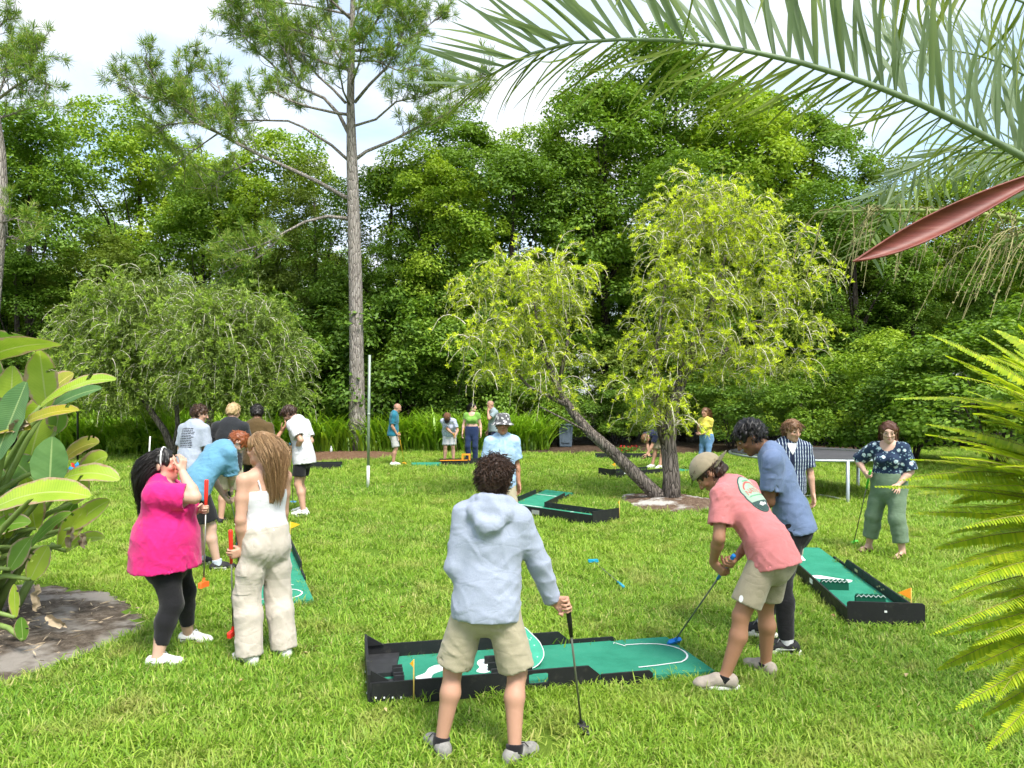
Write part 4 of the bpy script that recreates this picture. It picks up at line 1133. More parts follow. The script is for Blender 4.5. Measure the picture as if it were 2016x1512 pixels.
def wrinkles(seed, amp=0.006, lo=0.05, hi=0.14, axis=(0, 0, 1), n=8, aniso=0.85):
    r = np.random.default_rng(seed)
    ax_ = V3(*axis)
    K = []
    for _ in range(n):
        d = nrm(ax_ + r.normal(size=3) * aniso)
        K.append((d * 2 * math.pi / r.uniform(lo, hi), r.uniform(0, 6.28), r.uniform(0.5, 1)))
    wk = [(unit(1, r)[0] * 2 * math.pi / r.uniform(0.15, 0.35), r.uniform(0, 6.28)) for _ in range(3)]
    def f(P):
        w = sum(np.sin(P @ k + p) for k, p in wk) * 0.9
        s_ = 0
        for i, (k, p, a) in enumerate(K):
            env = np.clip(0.35 + 0.75 * np.sin(P @ wk[i % 3][0] * 0.8 + p * 2), 0, 1)
            s_ = s_ + a * env * (np.exp(-3.0 * np.abs(np.sin(0.5 * (P @ k + p + w)))) * 1.5 - .45)
        return -amp * s_ / (0.45 * n) * 2.4
    return f

def ik(a, t, l1, l2, pole):
    v = t - a; d = np.linalg.norm(v); d2 = min(max(d, abs(l1 - l2) * 1.05 + 1e-4), (l1 + l2) * 0.998)
    u = v / (d + 1e-9); t = a + u * d2
    x = (l1 * l1 - l2 * l2 + d2 * d2) / (2 * d2); h = math.sqrt(max(l1 * l1 - x * x, 0))
    pv = nrm(pole - u * (pole @ u))
    return a + u * x + pv * h, t

class Person:
    """skeleton in the person's own frame: facing +y, right hand +x, ground z=0"""
    def __init__(s, H=1.75, pelvis=(0, 0, None), lean=4, roll=0, twist=0, head=(0, 0, 0), feet=((-.10, 0, 8), (.10, 0, -8)), hands=(None, None),
                 elbows=(None, None), g=1.0, lg=1.0, hip=1.0, bust=0.0, belly=0.0, sw=1.0, female=False, pyaw=0, headfwd=0.0, vox=0.009, ankle=(0, 0), hs=1.06, seed=1):
        s.H = H; s.hs = hs; s.k = H / 1.75; k = s.k; s.vox = vox; s.seed = seed; s.female = female; s.g, s.lg, s.hip, s.bust, s.belly = g, lg, hip, bust, belly
        pz = (pelvis[2] if len(pelvis) > 2 and pelvis[2] else 0.525 * H)
        s.P = V3(pelvis[0], pelvis[1], pz)
        Rp = rotz(R(pyaw)) @ roty(R(roll * 0.4)) @ rotx(-R(lean * 0.55)); R1 = rotz(R(pyaw + twist * .5)) @ roty(R(roll * 0.8)) @ rotx(-R(lean * 0.8)); R2 = rotz(R(pyaw + twist)) @ roty(R(roll * 1.1)) @ rotx(-R(lean * 1.18))
        s.Rp, s.R1, s.R2 = Rp, R1, R2
        s.waist = s.P + R1 @ V3(0, 0, 0.095 * H)
        s.chest = s.waist + R2 @ V3(0, 0, 0.105 * H)
        s.neck = s.chest + R2 @ V3(0, -0.005, 0.108 * H)
        shw = (0.098 if female else 0.108) * H * sw
        shc = s.chest + R2 @ V3(0, -0.004, 0.078 * H)
        s.sh = [shc + R2 @ V3(-shw, 0, 0), shc + R2 @ V3(shw, 0, 0)]
        hw = (0.052 if female else 0.049) * H * (0.5 + 0.5 * hip)
        s.hj = [s.P + Rp @ V3(-hw, 0, -0.005 * H), s.P + Rp @ V3(hw, 0, -0.005 * H)]
        s.ank, s.knee, s.fyaw = [], [], []
        for i in (0, 1):
            fx, fy, fyaw = feet[i][:3]
            fz = feet[i][3] if len(feet[i]) > 3 else 0.0
            t = V3(fx, fy, 0.072 * k + fz)
            fw = rotz(R(fyaw)) @ V3(0, 1, 0)
            kn, t2 = ik(s.hj[i], t, 0.245 * H, 0.243 * H, fw)
            s.knee.append(kn); s.ank.append(t2); s.fyaw.append(fyaw)
        s.Rh = rotz(R(head[0])) @ rotx(-R(head[1])) @ roty(R(head[2] if len(head) > 2 else 0))
        hu = s.Rh @ V3(0, 0, 1)
        nd = nrm(s.R2 @ V3(0, 0.18 + headfwd, 1) + hu * 0.8)
        s.hbase = s.neck + nd * 0.045 * H
        s.hc = s.hbase + hu * 0.062 * H + s.Rh @ V3(0, 0.018 * k, 0)
        # arms
        ua, fa = 0.172 * H, 0.15 * H
        s.elb, s.wri, s.hand = [None] * 2, [None] * 2, [None] * 2
        for i in (0, 1):
            sg = -1 if i == 0 else 1
            h = hands[i]
            if h is None: h = dict(p=s.sh[i] + V3(sg * 0.055 * k, 0.03 * k, -0.315 * H))
            pole = V3(*(elbows[i] if elbows[i] is not None else (sg * 0.45, -1, -0.15)))
            tgt = V3(*h['p'])
            if 'axis' in h:
                a = nrm(V3(*h['axis'])); G = tgt
                for _ in range(3):
                    e, w = ik(s.sh[i], tgt, ua, fa, pole)
                    f = nrm(w - e); d = nrm(f - a * (f @ a))
                    n_ = np.cross(a, d)
                    want = V3(*h['palm']) if 'palm' in h else V3(-sg, 0.2, -0.1)
                    if n_ @ want < 0: n_ = -n_
                    tgt = G - d * 0.05 * H - n_ * 0.013 * H
                e, w = ik(s.sh[i], tgt, ua, fa, pole)
                s.elb[i], s.wri[i] = e, w; s.hand[i] = (d, n_, h.get('curl', (62, 70, 55)), h.get('spread', 0))
            else:
                e, w = ik(s.sh[i], tgt, ua, fa, pole)
                f = nrm(w - e)
                d = nrm(V3(*h['d'])) if 'd' in h else f
                n_ = V3(*h['n']) if 'n' in h else V3(-sg, 0.25, 0)
                n_ = nrm(n_ - d * (n_ @ d))
                s.elb[i], s.wri[i] = e, w; s.hand[i] = (d, n_, h.get('curl', (22, 28, 20)), h.get('spread', 0.06))

    # ---- torso profile used by body and clothes: list of (point, half width, depth ratio, frame)
    def torso(s, ease=0.0):
        H, g = s.H, s.g; q = 0.66
        wv = 0.080 if s.female else 0.086
        pw = (0.098 if s.female else 0.092) * s.hip
        return [(s.P + s.Rp @ V3(0, 0, -0.02 * H), pw * H * (0.6 + 0.4 * g) + ease, q + .06, s.Rp),
                (s.P + s.Rp @ V3(0, 0, 0.045 * H), pw * H * 0.97 * (0.5 + 0.5 * g) + ease, q + .04, s.Rp),
                (s.waist, wv * H * g + ease, q, s.R1),
                (s.chest, (0.092 if s.female else 0.099) * H * (0.3 + 0.7 * g) + ease, q, s.R2),
                (s.chest + s.R2 @ V3(0, -0.004, 0.062 * H), (0.083 if s.female else 0.092) * H * (0.45 + 0.55 * g) + ease, q - .03, s.R2)]
    def add_torso(s, S, ease, k=0.05, start=0, stop=None, hemcap=None):
        T = s.torso(ease)
        if hemcap is not None:
            a = T[0][0] + s.Rp @ V3(0, 0, -0.0 * s.H); b = V3(*hemcap[0])
            S.cone(T[1][0], b, T[1][1] + hemcap[1] * .5, T[0][1] + hemcap[1], k=0.02, flat=s.Rp @ V3(0, 1, 0), q=T[0][2], cap=True)
        for i in range(start, (len(T) if stop is None else stop) - 1):
            S.cone(T[i][0], T[i + 1][0], T[i][1], T[i + 1][1], k, flat=T[i][3] @ V3(0, 1, 0), q=(T[i][2] + T[i + 1][2]) / 2)
        H, g = s.H, s.g
        e = ease
        if start <= 2 and (stop is None or stop > 3):
            if s.bust:
                for sg in (-1, 1):
                    S.ell(s.chest + s.R2 @ V3(sg * 0.043 * H, 0.052 * H * g, -0.004 * H), V3(0.043, 0.046, 0.045) * H * s.bust + e * .8, s.R2, k=0.05)
            for sg, i in ((-1, 0), (1, 1)):
                S.cone(s.neck + s.R2 @ V3(0, -0.008 * H, -0.012 * H), s.sh[i], 0.030 * H + e * .5, 0.030 * H * s.lg + e * .8, k=0.05)
        if s.belly:
            S.ell(s.waist + s.R1 @ V3(0, 0.035 * H * s.belly, -0.01 * H), V3(0.085 * g, 0.065 * s.belly, 0.085) * H + e, s.R1, k=0.07)
        # seat
        for sg in (-1, 1):
            S.ell(s.P + s.Rp @ V3(sg * 0.045 * H * s.hip, -0.025 * H, -0.022 * H), V3(0.048, 0.043, 0.052) * H * s.hip + e, s.Rp, k=0.05)

    def body(s, parent, mat, paint=None, barefoot=False):
        H, k, lg = s.H, s.k, s.lg
        S = Solid()
        s.add_torso(S, 0.0)
        S.cone(s.neck - s.R2 @ V3(0, 0, 0.02 * H), s.hbase + s.Rh @ V3(0, -0.004 * k, 0.02 * k), 0.036 * H * (0.9 if s.female else 1), 0.031 * H * (0.9 if s.female else 1.03), k=0.03)
        # arms
        for i in (0, 1):
            S.cone(s.sh[i], s.sh[i] * .55 + s.elb[i] * .45, 0.030 * H * lg, 0.0275 * H * lg, k=0.03)
            S.cone(s.sh[i] * .55 + s.elb[i] * .45, s.elb[i], 0.0275 * H * lg, 0.0225 * H * lg, k=0.02)
            m = s.elb[i] * .72 + s.wri[i] * .28
            S.cone(s.elb[i], m, 0.0225 * H * lg, 0.0238 * H * lg, k=0.02); S.cone(m, s.wri[i], 0.0238 * H * lg, 0.0155 * H * (0.6 + .4 * lg), k=0.02)
            s.add_hand(S, i)
        # legs
        for i in (0, 1):
            hj, kn, an = s.hj[i], s.knee[i], s.ank[i]
            th = 0.048 * H * lg * s.hip
            S.cone(hj, hj * .5 + kn * .5, th, 0.043 * H * lg, k=0.025); S.cone(hj * .5 + kn * .5, kn, 0.043 * H * lg, 0.033 * H * lg, k=0.02)
            fw = rotz(R(s.fyaw[i])) @ V3(0, 1, 0)
            back = nrm(np.cross(np.cross(an - kn, fw), an - kn)) * -1
            if back @ fw > 0: back = -back
            cm = kn * .68 + an * .32 + back * 0.010 * H
            S.ell(kn + fw * 0.006 * H, V3(0.027, 0.027, 0.032) * H * lg, k=0.02)
            S.cone(kn, cm, 0.0305 * H * lg, 0.0335 * H * lg, k=0.02); S.cone(cm, an, 0.0335 * H * lg, 0.0205 * H * (0.5 + .5 * lg), k=0.025)
            heel = an + fw * -0.035 * k - V3(0, 0, 0.04 * k); ball = an + fw * 0.115 * k - V3(0, 0, 0.048 * k); toe = an + fw * 0.165 * k - V3(0, 0, 0.052 * k)
            S.cone(an, heel, 0.032 * k, 0.028 * k, k=0.02); S.cone(heel, ball, 0.026 * k, 0.028 * k, k=0.02); S.cone(an, ball, 0.032 * k, 0.024 * k, k=0.02)
            if barefoot:
                sd = rotz(R(s.fyaw[i])) @ V3(1, 0, 0)
                for j in range(5):
                    b = ball + sd * (j - 2) * 0.0165 * k - V3(0, 0, 0.006 * k); S.cone(b, b + fw * (0.052 - 0.004 * abs(j - (1 if i == 0 else 3))) * k, 0.011 * k, 0.009 * k, k=0.006)
            else:
                S.cone(ball, toe, 0.026 * k, 0.018 * k, k=0.02)
        # head
        c, M = s.hc, s.Rh; k = s.k * s.hs
        h = lambda x, y, z: c + M @ (V3(x, y, z) * k)
        fs = 0.94 if s.female else 1.0
        S.ell(h(0, -.010, .018), V3(.076, .096, .088) * k, M, k=0.02)
        S.ell(h(0, .030, -.038), V3(.060 * fs, .062, .078) * k, M, k=0.03)
        S.cone(h(-.040 * fs, .018, -.078), h(0, .068, -.096), .020 * k, .020 * k, k=0.03); S.cone(h(.040 * fs, .018, -.078), h(0, .068, -.096), .020 * k, .020 * k, k=0.03)
        S.ell(h(0, .070, .024), V3(.050, .022, .016) * k, M, k=0.02)
        for sg in (-1, 1):
            S.ell(h(sg * .032, .104, -.001), V3(.019, .016, .012) * k, M, k=0.012, op='s')
            S.ell(h(sg * .040, .066, -.030), V3(.021, .020, .018) * k, M, k=0.02)
            S.ell(h(sg * .032, .083, -.001), V3(.014, .009, .010) * k, M, k=0.006)
            S.ell(h(sg * .076, -.012, -.010), V3(.009, .019, .032) * k, M @ rotz(R(sg * -22)), k=0.008)
        S.cone(h(0, .090, .010), h(0, .113, -.030), .0085 * k, .0120 * k, k=0.012)
        for sg in (-1, 1): S.ell(h(sg * .012, .100, -.034), V3(.010, .010, .008) * k, M, k=0.008)
        S.ell(h(0, .091, -.058), V3(.024 * fs, .010, .0062) * k, M, k=0.006); S.ell(h(0, .089, -.069), V3(.021 * fs, .011, .0075) * k, M, k=0.006)
        kp = [(s.hc, .155 * k), (s.hbase, .05)] + [(s.wri[i] + s.hand[i][0] * .05 * H, .10 * k) for i in (0, 1)]
        if barefoot: kp += [(a + rotz(R(y)) @ V3(0, .1, -.04), .11) for a, y in zip(s.ank, s.fyaw)]
        me = S.mesh('body', s.vox, keep=kp)
        # colour of skin, lips, brows, eyes
        n = len(me.vertices); co = np.empty(n * 3, np.float32); me.vertices.foreach_get('co', co); co = co.reshape(-1, 3)
        colr = np.tile(np.array(s.skin, np.float32), (n, 1))
        def patch(cen, rad, cl, soft=0.4, amt=1.0):
            l = ((co - cen) @ M) / (V3(*rad) * k)
            w = np.clip((1 - np.linalg.norm(l, axis=1)) / soft, 0, 1)[:, None] * amt
            colr[:] = colr * (1 - w) + np.array(cl, np.float32) * w
        sk = np.array(s.skin)
        patch(h(0, .10, -.064), (.027, .03, .013), sk * V3(.82, .45, .45), .5, .8)
        for sg in (-1, 1):
            patch(h(sg * .047, .07, -.04), (.028, .04, .028), sk * V3(1.03, .74, .70), 1.0, .6)
            patch(h(sg * .034, .10, .026), (.024, .04, .0075), s.browc, .4, .85)
            patch(h(sg * .032, .098, .002), (.021, .03, .013), sk * V3(.72, .6, .55), .8, .7)
        patch(h(0, .117, -.028), (.02, .02, .02), sk * V3(1.02, .78, .74), 1, .6)
        for i in (0, 1):
            for cen, rr in ((s.elb[i], .05), (s.knee[i], .06)):
                patch(cen, (rr, rr, rr), sk * V3(.96, .78, .74), 1, .5)
            d_, n_ = s.hand[i][:2]
            patch(s.wri[i] + d_ * .075 * H, (.05, .05, .05), sk * V3(1.0, .80, .76), 1, .5)
        for pt in (paint or []): patch(h(*pt[0]), pt[1], pt[2], pt[3], pt[4])
        at = me.color_attributes.new('skin', 'FLOAT_COLOR', 'POINT')
        at.data.foreach_set('color', np.concatenate([colr, np.ones((n, 1), np.float32)], 1).astype(np.float32).ravel())
        b = obj('body', me, parent, mat)
        if s.vox < 0.012:
            for sg in (-1, 1):
                E = MB()
                cen = h(sg * .032, .0795, .000); r_ = .0125 * k
                Mz = Matrix(M.tolist())
                V = []; F = []
                for a in range(7):
                    for q_ in range(10):
                        th, ph = math.pi * a / 6, 2 * math.pi * q_ / 10
                        V.append(tuple(V3(*cen) + M @ V3(r_ * math.sin(th) * math.cos(ph), r_ * math.cos(th), r_ * math.sin(th) * math.sin(ph))))
                F = [[a * 10 + q_, a * 10 + (q_ + 1) % 10, (a + 1) * 10 + (q_ + 1) % 10, (a + 1) * 10 + q_] for a in range(6) for q_ in range(10)]
                E.add(V, F)
                e = E.build('eye', EYE_W, parent, smooth=True)
                e.data.materials.append(EYE_D)
                for i_, p_ in enumerate(e.data.polygons):
                    if i_ < 20: p_.material_index = 1
        return b

    def add_hand(s, S, i):
        H = s.H; d, n, curl, spread = s.hand[i]
        w = s.wri[i]
        th = np.cross(d, n) if i == 1 else np.cross(n, d)      # towards the thumb
        f = 1.0 if not s.female else 0.92
        M = np.stack([th, d, n], 1)
        S.cone(w, w + d * 0.016 * H * f, 0.0155 * H * f, 0.017 * H * f, k=0.012, flat=n, q=0.7)
        S.box(w + d * 0.032 * H * f, V3(0.0225, 0.029, 0.0095) * H * f, M, r=0.008 * H, k=0.012)
        L = (0.90, 1.0, 0.95, 0.76)
        for j in range(4):
            o = (1.5 - j) * 0.0122 * H * f
            p = w + d * (0.058 - 0.003 * abs(1 - j)) * H * f + th * o
            ang = 0.0; rr = 0.0056 * H * f
            base = nrm(d + th * (1.5 - j) * spread)
            for q_, sl in enumerate((0.0255, 0.017, 0.0145)):
                ang += R(curl[q_] * (1 + 0.06 * (j - 1)))
                dr = base * math.cos(ang) + n * math.sin(ang)
                e = p + dr * sl * H * f * L[j]
                S.cone(p, e, rr, rr * 0.92, k=0.004); p = e; rr *= 0.92
        # thumb
        p = w + d * 0.016 * H * f + th * 0.018 * H * f + n * 0.004 * H
        grip = curl[0] > 45
        d1 = nrm(d * 0.75 + th * 0.75 + n * 0.35) if not grip else nrm(d * 0.75 + th * 0.45 + n * 0.75)
        e = p + d1 * 0.026 * H * f; S.cone(p, e, 0.0098 * H * f, 0.0068 * H * f, k=0.012)
        d2 = nrm(d * 0.95 + th * 0.35 + n * 0.3) if not grip else nrm(d * 0.35 - th * 0.15 + n * 1.0)
        e2 = e + d2 * 0.021 * H * f; S.cone(e, e2, 0.0066 * H * f, 0.0060 * H * f, k=0.004)
        d3 = d2 if not grip else nrm(-d * 0.25 - th * 0.5 + n * 0.5)
        S.cone(e2, e2 + d3 * 0.014 * H * f, 0.006 * H * f, 0.0052 * H * f, k=0.004)

    # ---- clothes
    def cvox(s): return 0.0098 if s.vox < .007 else (0.0135 if s.vox < .0095 else 0.017)
    def top(s, parent, mat, sleeve=0.62, hem=0.02, ease=0.016, sease=0.016, flare=0.014, name='shirt', wr=0.004, vox=None, collar=True, cuff=False, hood=False, strap=False, crop=None, tuck=False, extra=None, neckline=0.0):
        H, k = s.H, s.k
        S = Solid()
        vox = s.cvox()
        T = s.torso(ease)
        s.add_torso(S, ease)
        fr = s.Rp @ V3(0, 1, 0)
        if strap:      # camisole: chest down
            a = s.chest + s.R2 @ V3(0, 0, 0.026 * H)
            S.cone(a, a + s.R2 @ V3(0, 0, .3), .3, .3, k=.008, op='s', capa=True)
        if crop is not None:
            b = s.waist + s.R1 @ V3(0, 0, crop * H)
            S.cone(b, b - s.R1 @ V3(0, 0, .4), .3, .3, k=.008, op='s', capa=True)
        else:
            hemp = s.P + s.Rp @ V3(0, -.006 * H, -hem * H)
            hw_ = abs((s.Rp.T @ (s.hj[1] - s.P))[0])
            hr = max(T[0][1], T[1][1], T[2][1] * .95, hw_ + .047 * H * s.lg * s.hip + ease) + flare
            if not tuck:
                q_ = 0.80 if not s.belly else 0.86
                S.cone(T[1][0], hemp, T[1][1] + flare * .5, hr, k=0.04, flat=fr, q=q_)
            S.cone(hemp, hemp - s.Rp @ V3(0, 0, .45), .42 if not hood else .27, .42 if not hood else .27, k=.006, op='s', capa=True)
            if not tuck:
                S.cone(hemp + s.Rp @ V3(0, 0, .018 * H), hemp - s.Rp @ V3(0, 0, .05 * H), hr - 2.0 * vox, hr - 2.0 * vox, k=0.006, flat=fr, q=q_ * .97, op='s', capa=True)
        if strap:
            for sg in (-1, 1):
                pts = [s.chest + s.R2 @ V3(sg * .045 * H, -.056 * H, .015 * H), s.chest + s.R2 @ V3(sg * .052 * H, -.053 * H, .06 * H), s.chest + s.R2 @ V3(sg * .055 * H, -.012 * H, .113 * H), s.chest + s.R2 @ V3(sg * .05 * H, .05 * H, .06 * H), s.chest + s.R2 @ V3(sg * .045 * H, .065 * H, .02 * H)]
                S.chain(pts, [.009] * 5, k=0.004)
        if sleeve > 0:
            for i in (0, 1):
                r0 = 0.031 * H * s.lg + sease; sa, el, wr_ = s.sh[i], s.elb[i], s.wri[i]
                if sleeve <= 1:
                    e = sa + (el - sa) * sleeve
                    S.cone(sa, e, r0, 0.029 * H * s.lg + sease * 1.35, k=0.045, cap=True)
                    dr = nrm(el - sa)
                    S.cone(e - dr * .06, e + dr * .05, 0.024 * H * s.lg + sease * .9, 0.029 * H * s.lg + sease * 1.35 - 1.7 * vox, k=0.006, op='s', capa=True)
                else:
                    e = el + (wr_ - el) * (sleeve - 1)
                    S.cone(sa, el, r0, 0.025 * H * s.lg + sease * 1.1, k=0.045)
                    rr = 0.0165 * H * s.lg + sease * (0.8 if cuff else 1.0)
                    S.cone(el, e, 0.025 * H * s.lg + sease * 1.1, rr + (.006 if cuff else 0), k=0.02, cap=True)
                    if cuff: S.cone(e - nrm(wr_ - el) * .045, e + nrm(wr_ - el) * .012, rr - .002, rr - .004, k=0.006, cap=True)
        if hood:
            c = s.neck
            hb = lambda x, y, z: c + s.R2 @ (V3(x, y, z) * k)
            S.chain([hb(-.085, .05, .02), hb(-.098, -.03, .045), hb(-.06, -.085, .055), hb(0, -.10, .055), hb(.06, -.085, .055), hb(.098, -.03, .045), hb(.085, .05, .02)], [.022, .028, .03, .032, .03, .028, .022], k=0.03)
            S.chain([hb(-.10, -.03, .01), hb(-.09, -.10, -.02), hb(-.03, -.135, -.09), hb(.03, -.135, -.09), hb(.09, -.10, -.02), hb(.10, -.03, .01)], [.035, .04, .045, .045, .04, .035], k=0.03)
            S.ell(hb(.0, -.115, -.12), V3(.055, .04, .06) * k, s.R2, k=0.04)
            S.ell(hb(.0, -.1, .0), V3(.10, .05, .06) * k, s.R2, k=0.03)
        if collar and not strap:
            hd = nrm(s.hbase - s.neck)
            cb = s.neck + s.R2 @ V3(0, 0.004 * H, -0.004 * H)
            ca = rotx(R(-18))
            pts = [cb + s.R2 @ (ca @ V3(math.cos(a) * .043 * H, math.sin(a) * .047 * H, 0)) for a in np.linspace(0, 2 * math.pi, 13)]
            S.chain(pts, [.007] * 13, k=0.012)
        if neckline:
            S.ell(s.neck + s.R2 @ V3(0, .034 * H, .012 * H), V3(.052, .060, .040 * neckline) * H, s.R2 @ rotx(R(-28)), k=.02, op='s')
            S.ell(s.neck + s.R2 @ V3(0, .0, .035 * H), V3(.056, .056, .034) * H, s.R2, k=.015, op='s')
        if extra: extra(S)
        axw = nrm(s.neck - s.P)
        w = wrinkles(s.seed * 7 + 1, wr, axis=tuple(axw)) if wr else None
        me = S.mesh(name, vox, wr=w)
        return obj(name, me, parent, mat)

    def add_torso_upper(s, S, ease):
        H, e = s.H, ease
        T = s.torso(ease)
        for i in (3,):
            S.cone(T[i][0], T[i + 1][0], T[i][1], T[i + 1][1], 0.05, flat=T[i][3] @ V3(0, 1, 0), q=(T[i][2] + T[i + 1][2]) / 2 + .03)
        if s.bust:
            for sg in (-1, 1):
                S.ell(s.chest + s.R2 @ V3(sg * 0.043 * H, 0.052 * H * s.g, -0.004 * H), V3(0.043, 0.046, 0.045) * H * s.bust + e, s.R2, k=0.06)
        for i in (0, 1):
            S.cone(s.neck + s.R2 @ V3(0, -0.008 * H, -0.014 * H), s.sh[i], 0.031 * H + e * .6, 0.031 * H * s.lg + e * .8, k=0.05)

    def bottom(s, parent, mat, length=0.9, ease=0.014, kease=0.022, aease=0.02, top=0.055, name='shorts', wr=0.004, vox=None, hip=0.0, seed2=0, waxis=(.3, .3, 1)):
        """length: 1 = knee, 2 = ankle"""
        H, k = s.H, s.k
        S = Solid(); vox = s.cvox()
        T = s.torso(ease)
        a = s.P + s.Rp @ V3(0, 0, top * H)
        fr = s.Rp @ V3(0, 1, 0)
        t_ = min(1, max(0, (top - .045) / .05)); ra = T[1][1] * (1 - t_) + T[2][1] * t_
        S.cone(T[0][0], T[1][0], T[0][1] + hip, T[1][1], k=0.05, flat=fr, q=(T[0][2] + T[1][2]) / 2)
        if top > .05:
            S.cone(T[1][0], T[2][0], T[1][1], T[2][1], k=0.05, flat=s.R1 @ V3(0, 1, 0), q=(T[1][2] + T[2][2]) / 2)
            if s.belly: S.ell(s.waist + s.R1 @ V3(0, 0.035 * H * s.belly, -0.01 * H), V3(0.085 * s.g, 0.065 * s.belly, 0.085) * H + ease, s.R1, k=0.07)
        S.cone(a, a + s.Rp @ V3(0, 0, .3), .4, .4, k=.006, op='s', capa=True)
        for sg in (-1, 1):
            S.ell(s.P + s.Rp @ V3(sg * 0.045 * H * s.hip, -0.025 * H, -0.022 * H), V3(0.048, 0.043, 0.052) * H * s.hip + ease, s.Rp, k=0.05)
        for i in (0, 1):
            hj, kn, an = s.hj[i], s.knee[i], s.ank[i]
            th = 0.048 * H * s.lg * s.hip + ease; kr = 0.034 * H * s.lg + kease
            if length <= 1:
                e = hj + (kn - hj) * length; rr = th * .25 + (0.043 * H * s.lg + kease) * .75
                S.cone(hj, e, th, rr, k=0.03, cap=True)
                dr = nrm(kn - hj); S.cone(e - dr * .04, e + dr * .06, rr - 2 * vox, rr - 1.7 * vox, k=0.006, op='s', capa=True)
            else:
                e = kn + (an - kn) * (length - 1); ar = 0.022 * H * (.5 + .5 * s.lg) + aease
                mid = hj * .5 + kn * .5
                S.cone(hj, mid, th, 0.043 * H * s.lg + (ease + kease) * .5, k=0.03); S.cone(mid, kn, 0.043 * H * s.lg + (ease + kease) * .5, kr, k=0.03)
                cm = kn * .68 + an * .32
                fw = rotz(R(s.fyaw[i])) @ V3(0, 1, 0)
                cr = max(0.034 * H * s.lg + kease * .55, kr * (1 - .32 / (length - .999)) if False else 0)
                cr = max(cr, kr + (ar - kr) * .32 / max(.33, length - 1)) if aease > .03 else cr
                S.cone(kn, cm - fw * .008 * H, kr, cr, k=0.03)
                S.cone(cm - fw * .008 * H, e, cr, ar, k=0.03, cap=True)
        w = wrinkles(s.seed * 13 + 5 + seed2, wr * .7, 0.06, 0.15, n=7, axis=waxis) if wr else None
        me = S.mesh(name, vox, wr=w)
        return obj(name, me, parent, mat)

    def shoes(s, parent, mat, solemat, sock=None, kind='sneaker', lace=None, swoosh=None, solez=0.026):
        k = s.k * 1.10
        out = []
        for i in (0, 1):
            M = rotz(R(s.fyaw[i])); an = s.ank[i]
            o = V3(an[0], an[1], an[2] - 0.072 * k)
            f = lambda x, y, z: o + M @ (V3(x, y, z) * k)
            if kind != 'sandal':
                S = Solid()
                S.cone(f(0, -.035, .05), f(0, .05, .052), .043 * k, .042 * k, k=0.02)
                S.cone(f(0, .05, .052), f(0, .145, .030), .042 * k, .036 * k, k=0.02)
                S.ell(f(0, .125, .028), V3(.046, .07, .034) * k, M, k=0.02)
                S.ell(f(0, -.04, .045), V3(.038, .04, .05) * k, M, k=0.02)
                if kind == 'loafer':
                    S.chain([f(-.036, .05, .06), f(-.038, .12, .052), f(0, .165, .048), f(.038, .12, .052), f(.036, .05, .06)], [.005] * 5, k=0.006)
                else:
                    S.cone(f(0, -.005, .06), f(0, -.012, .085), .042 * k, .038 * k, k=0.015, cap=True)
                    S.cone(f(0, -.012, .07), f(0, -.014, .12), .032 * k, .034 * k, k=0.006, op='s')
                    S.cone(f(0, .035, .085), f(0, .09, .062), .014 * k, .016 * k, k=0.02)
                me = S.mesh('shoe', .0078 if s.vox < .007 else (.0105 if s.vox < .0095 else .013), cuts=((f(0, 0, solez * .55), (0, 0, -1)),))
                sh = obj('shoe', me, parent, mat)
                if lace is not None:
                    Lm = MB()
                    for j in range(4):
                        y = .045 + j * .018; z = .098 - j * .009
                        Lm.tube([f(-.024, y - .004, z - .012), f(-.008, y + .006, z + .002), f(.008, y + .002, z + .002), f(.024, y + .01, z - .012)], .0032 * k, 5)
                    Lm.tube([f(0, .04, .1), f(.03, .045, .108), f(.045, .06, .085)], .003 * k, 5); Lm.tube([f(0, .04, .1), f(-.03, .05, .106), f(-.04, .065, .085)], .003 * k, 5)
                    Lm.build('lace', lace, sh, smooth=True)
                if swoosh is not None:
                    for sg in (-1, 1):
                        P = [(-.055, .046), (-.035, .040), (-.005, .038), (.03, .032), (.062, .024), (.078, .028), (.072, .040), (.058, .046), (.052, .040), (.058, .033), (.05, .030), (.02, .037), (-.01, .043), (-.035, .047)]
                        decal('emblem', [[(f(0, y, z + .006)) for y, z in P]], swoosh, sh, sh, M @ V3(-sg, 0, 0), M @ V3(sg * .3, 0, 0), off=.0025)
            outl = []
            for t in np.linspace(0, 2 * math.pi, 22, endpoint=False):
                y = .045 + .125 * math.sin(t) if kind != 'sandal' else .05 + .13 * math.sin(t)
                wdt = .044 + .008 * math.sin(t) - (.010 * math.exp(-((y - .02) / .03) ** 2))
                outl.append((math.cos(t) * wdt, y - (.012 if math.sin(t) < 0 else -.002)))
            Sm = MB(); zz = solez if kind != 'sandal' else .02
            prof = [(0.93, 0.0), (1.03, .006), (1.04, zz * .7), (0.98, zz)]
            V = []; n = len(outl)
            for sc, z in prof: V += [tuple(f(x * sc, .045 + (y - .045) * sc, z)) for x, y in outl]
            F = [[a * n + j, a * n + (j + 1) % n, (a + 1) * n + (j + 1) % n, (a + 1) * n + j] for a in range(3) for j in range(n)] + [list(range(n))[::-1], [3 * n + j for j in range(n)]]
            Sm.add(V, F)
            so = Sm.build('shoe_sole' if kind != 'sandal' else 'sandal', solemat, parent if kind == 'sandal' else sh, smooth=False)
            if kind == 'sandal':
                Bm = MB()
                Bm.tube([f(-.05, .05, .018), f(-.03, .075, .05), f(0, .105, .048), f(.03, .075, .05), f(.05, .05, .018)], .008 * k, 6)
                Bm.build('strap', solemat, so, smooth=True)
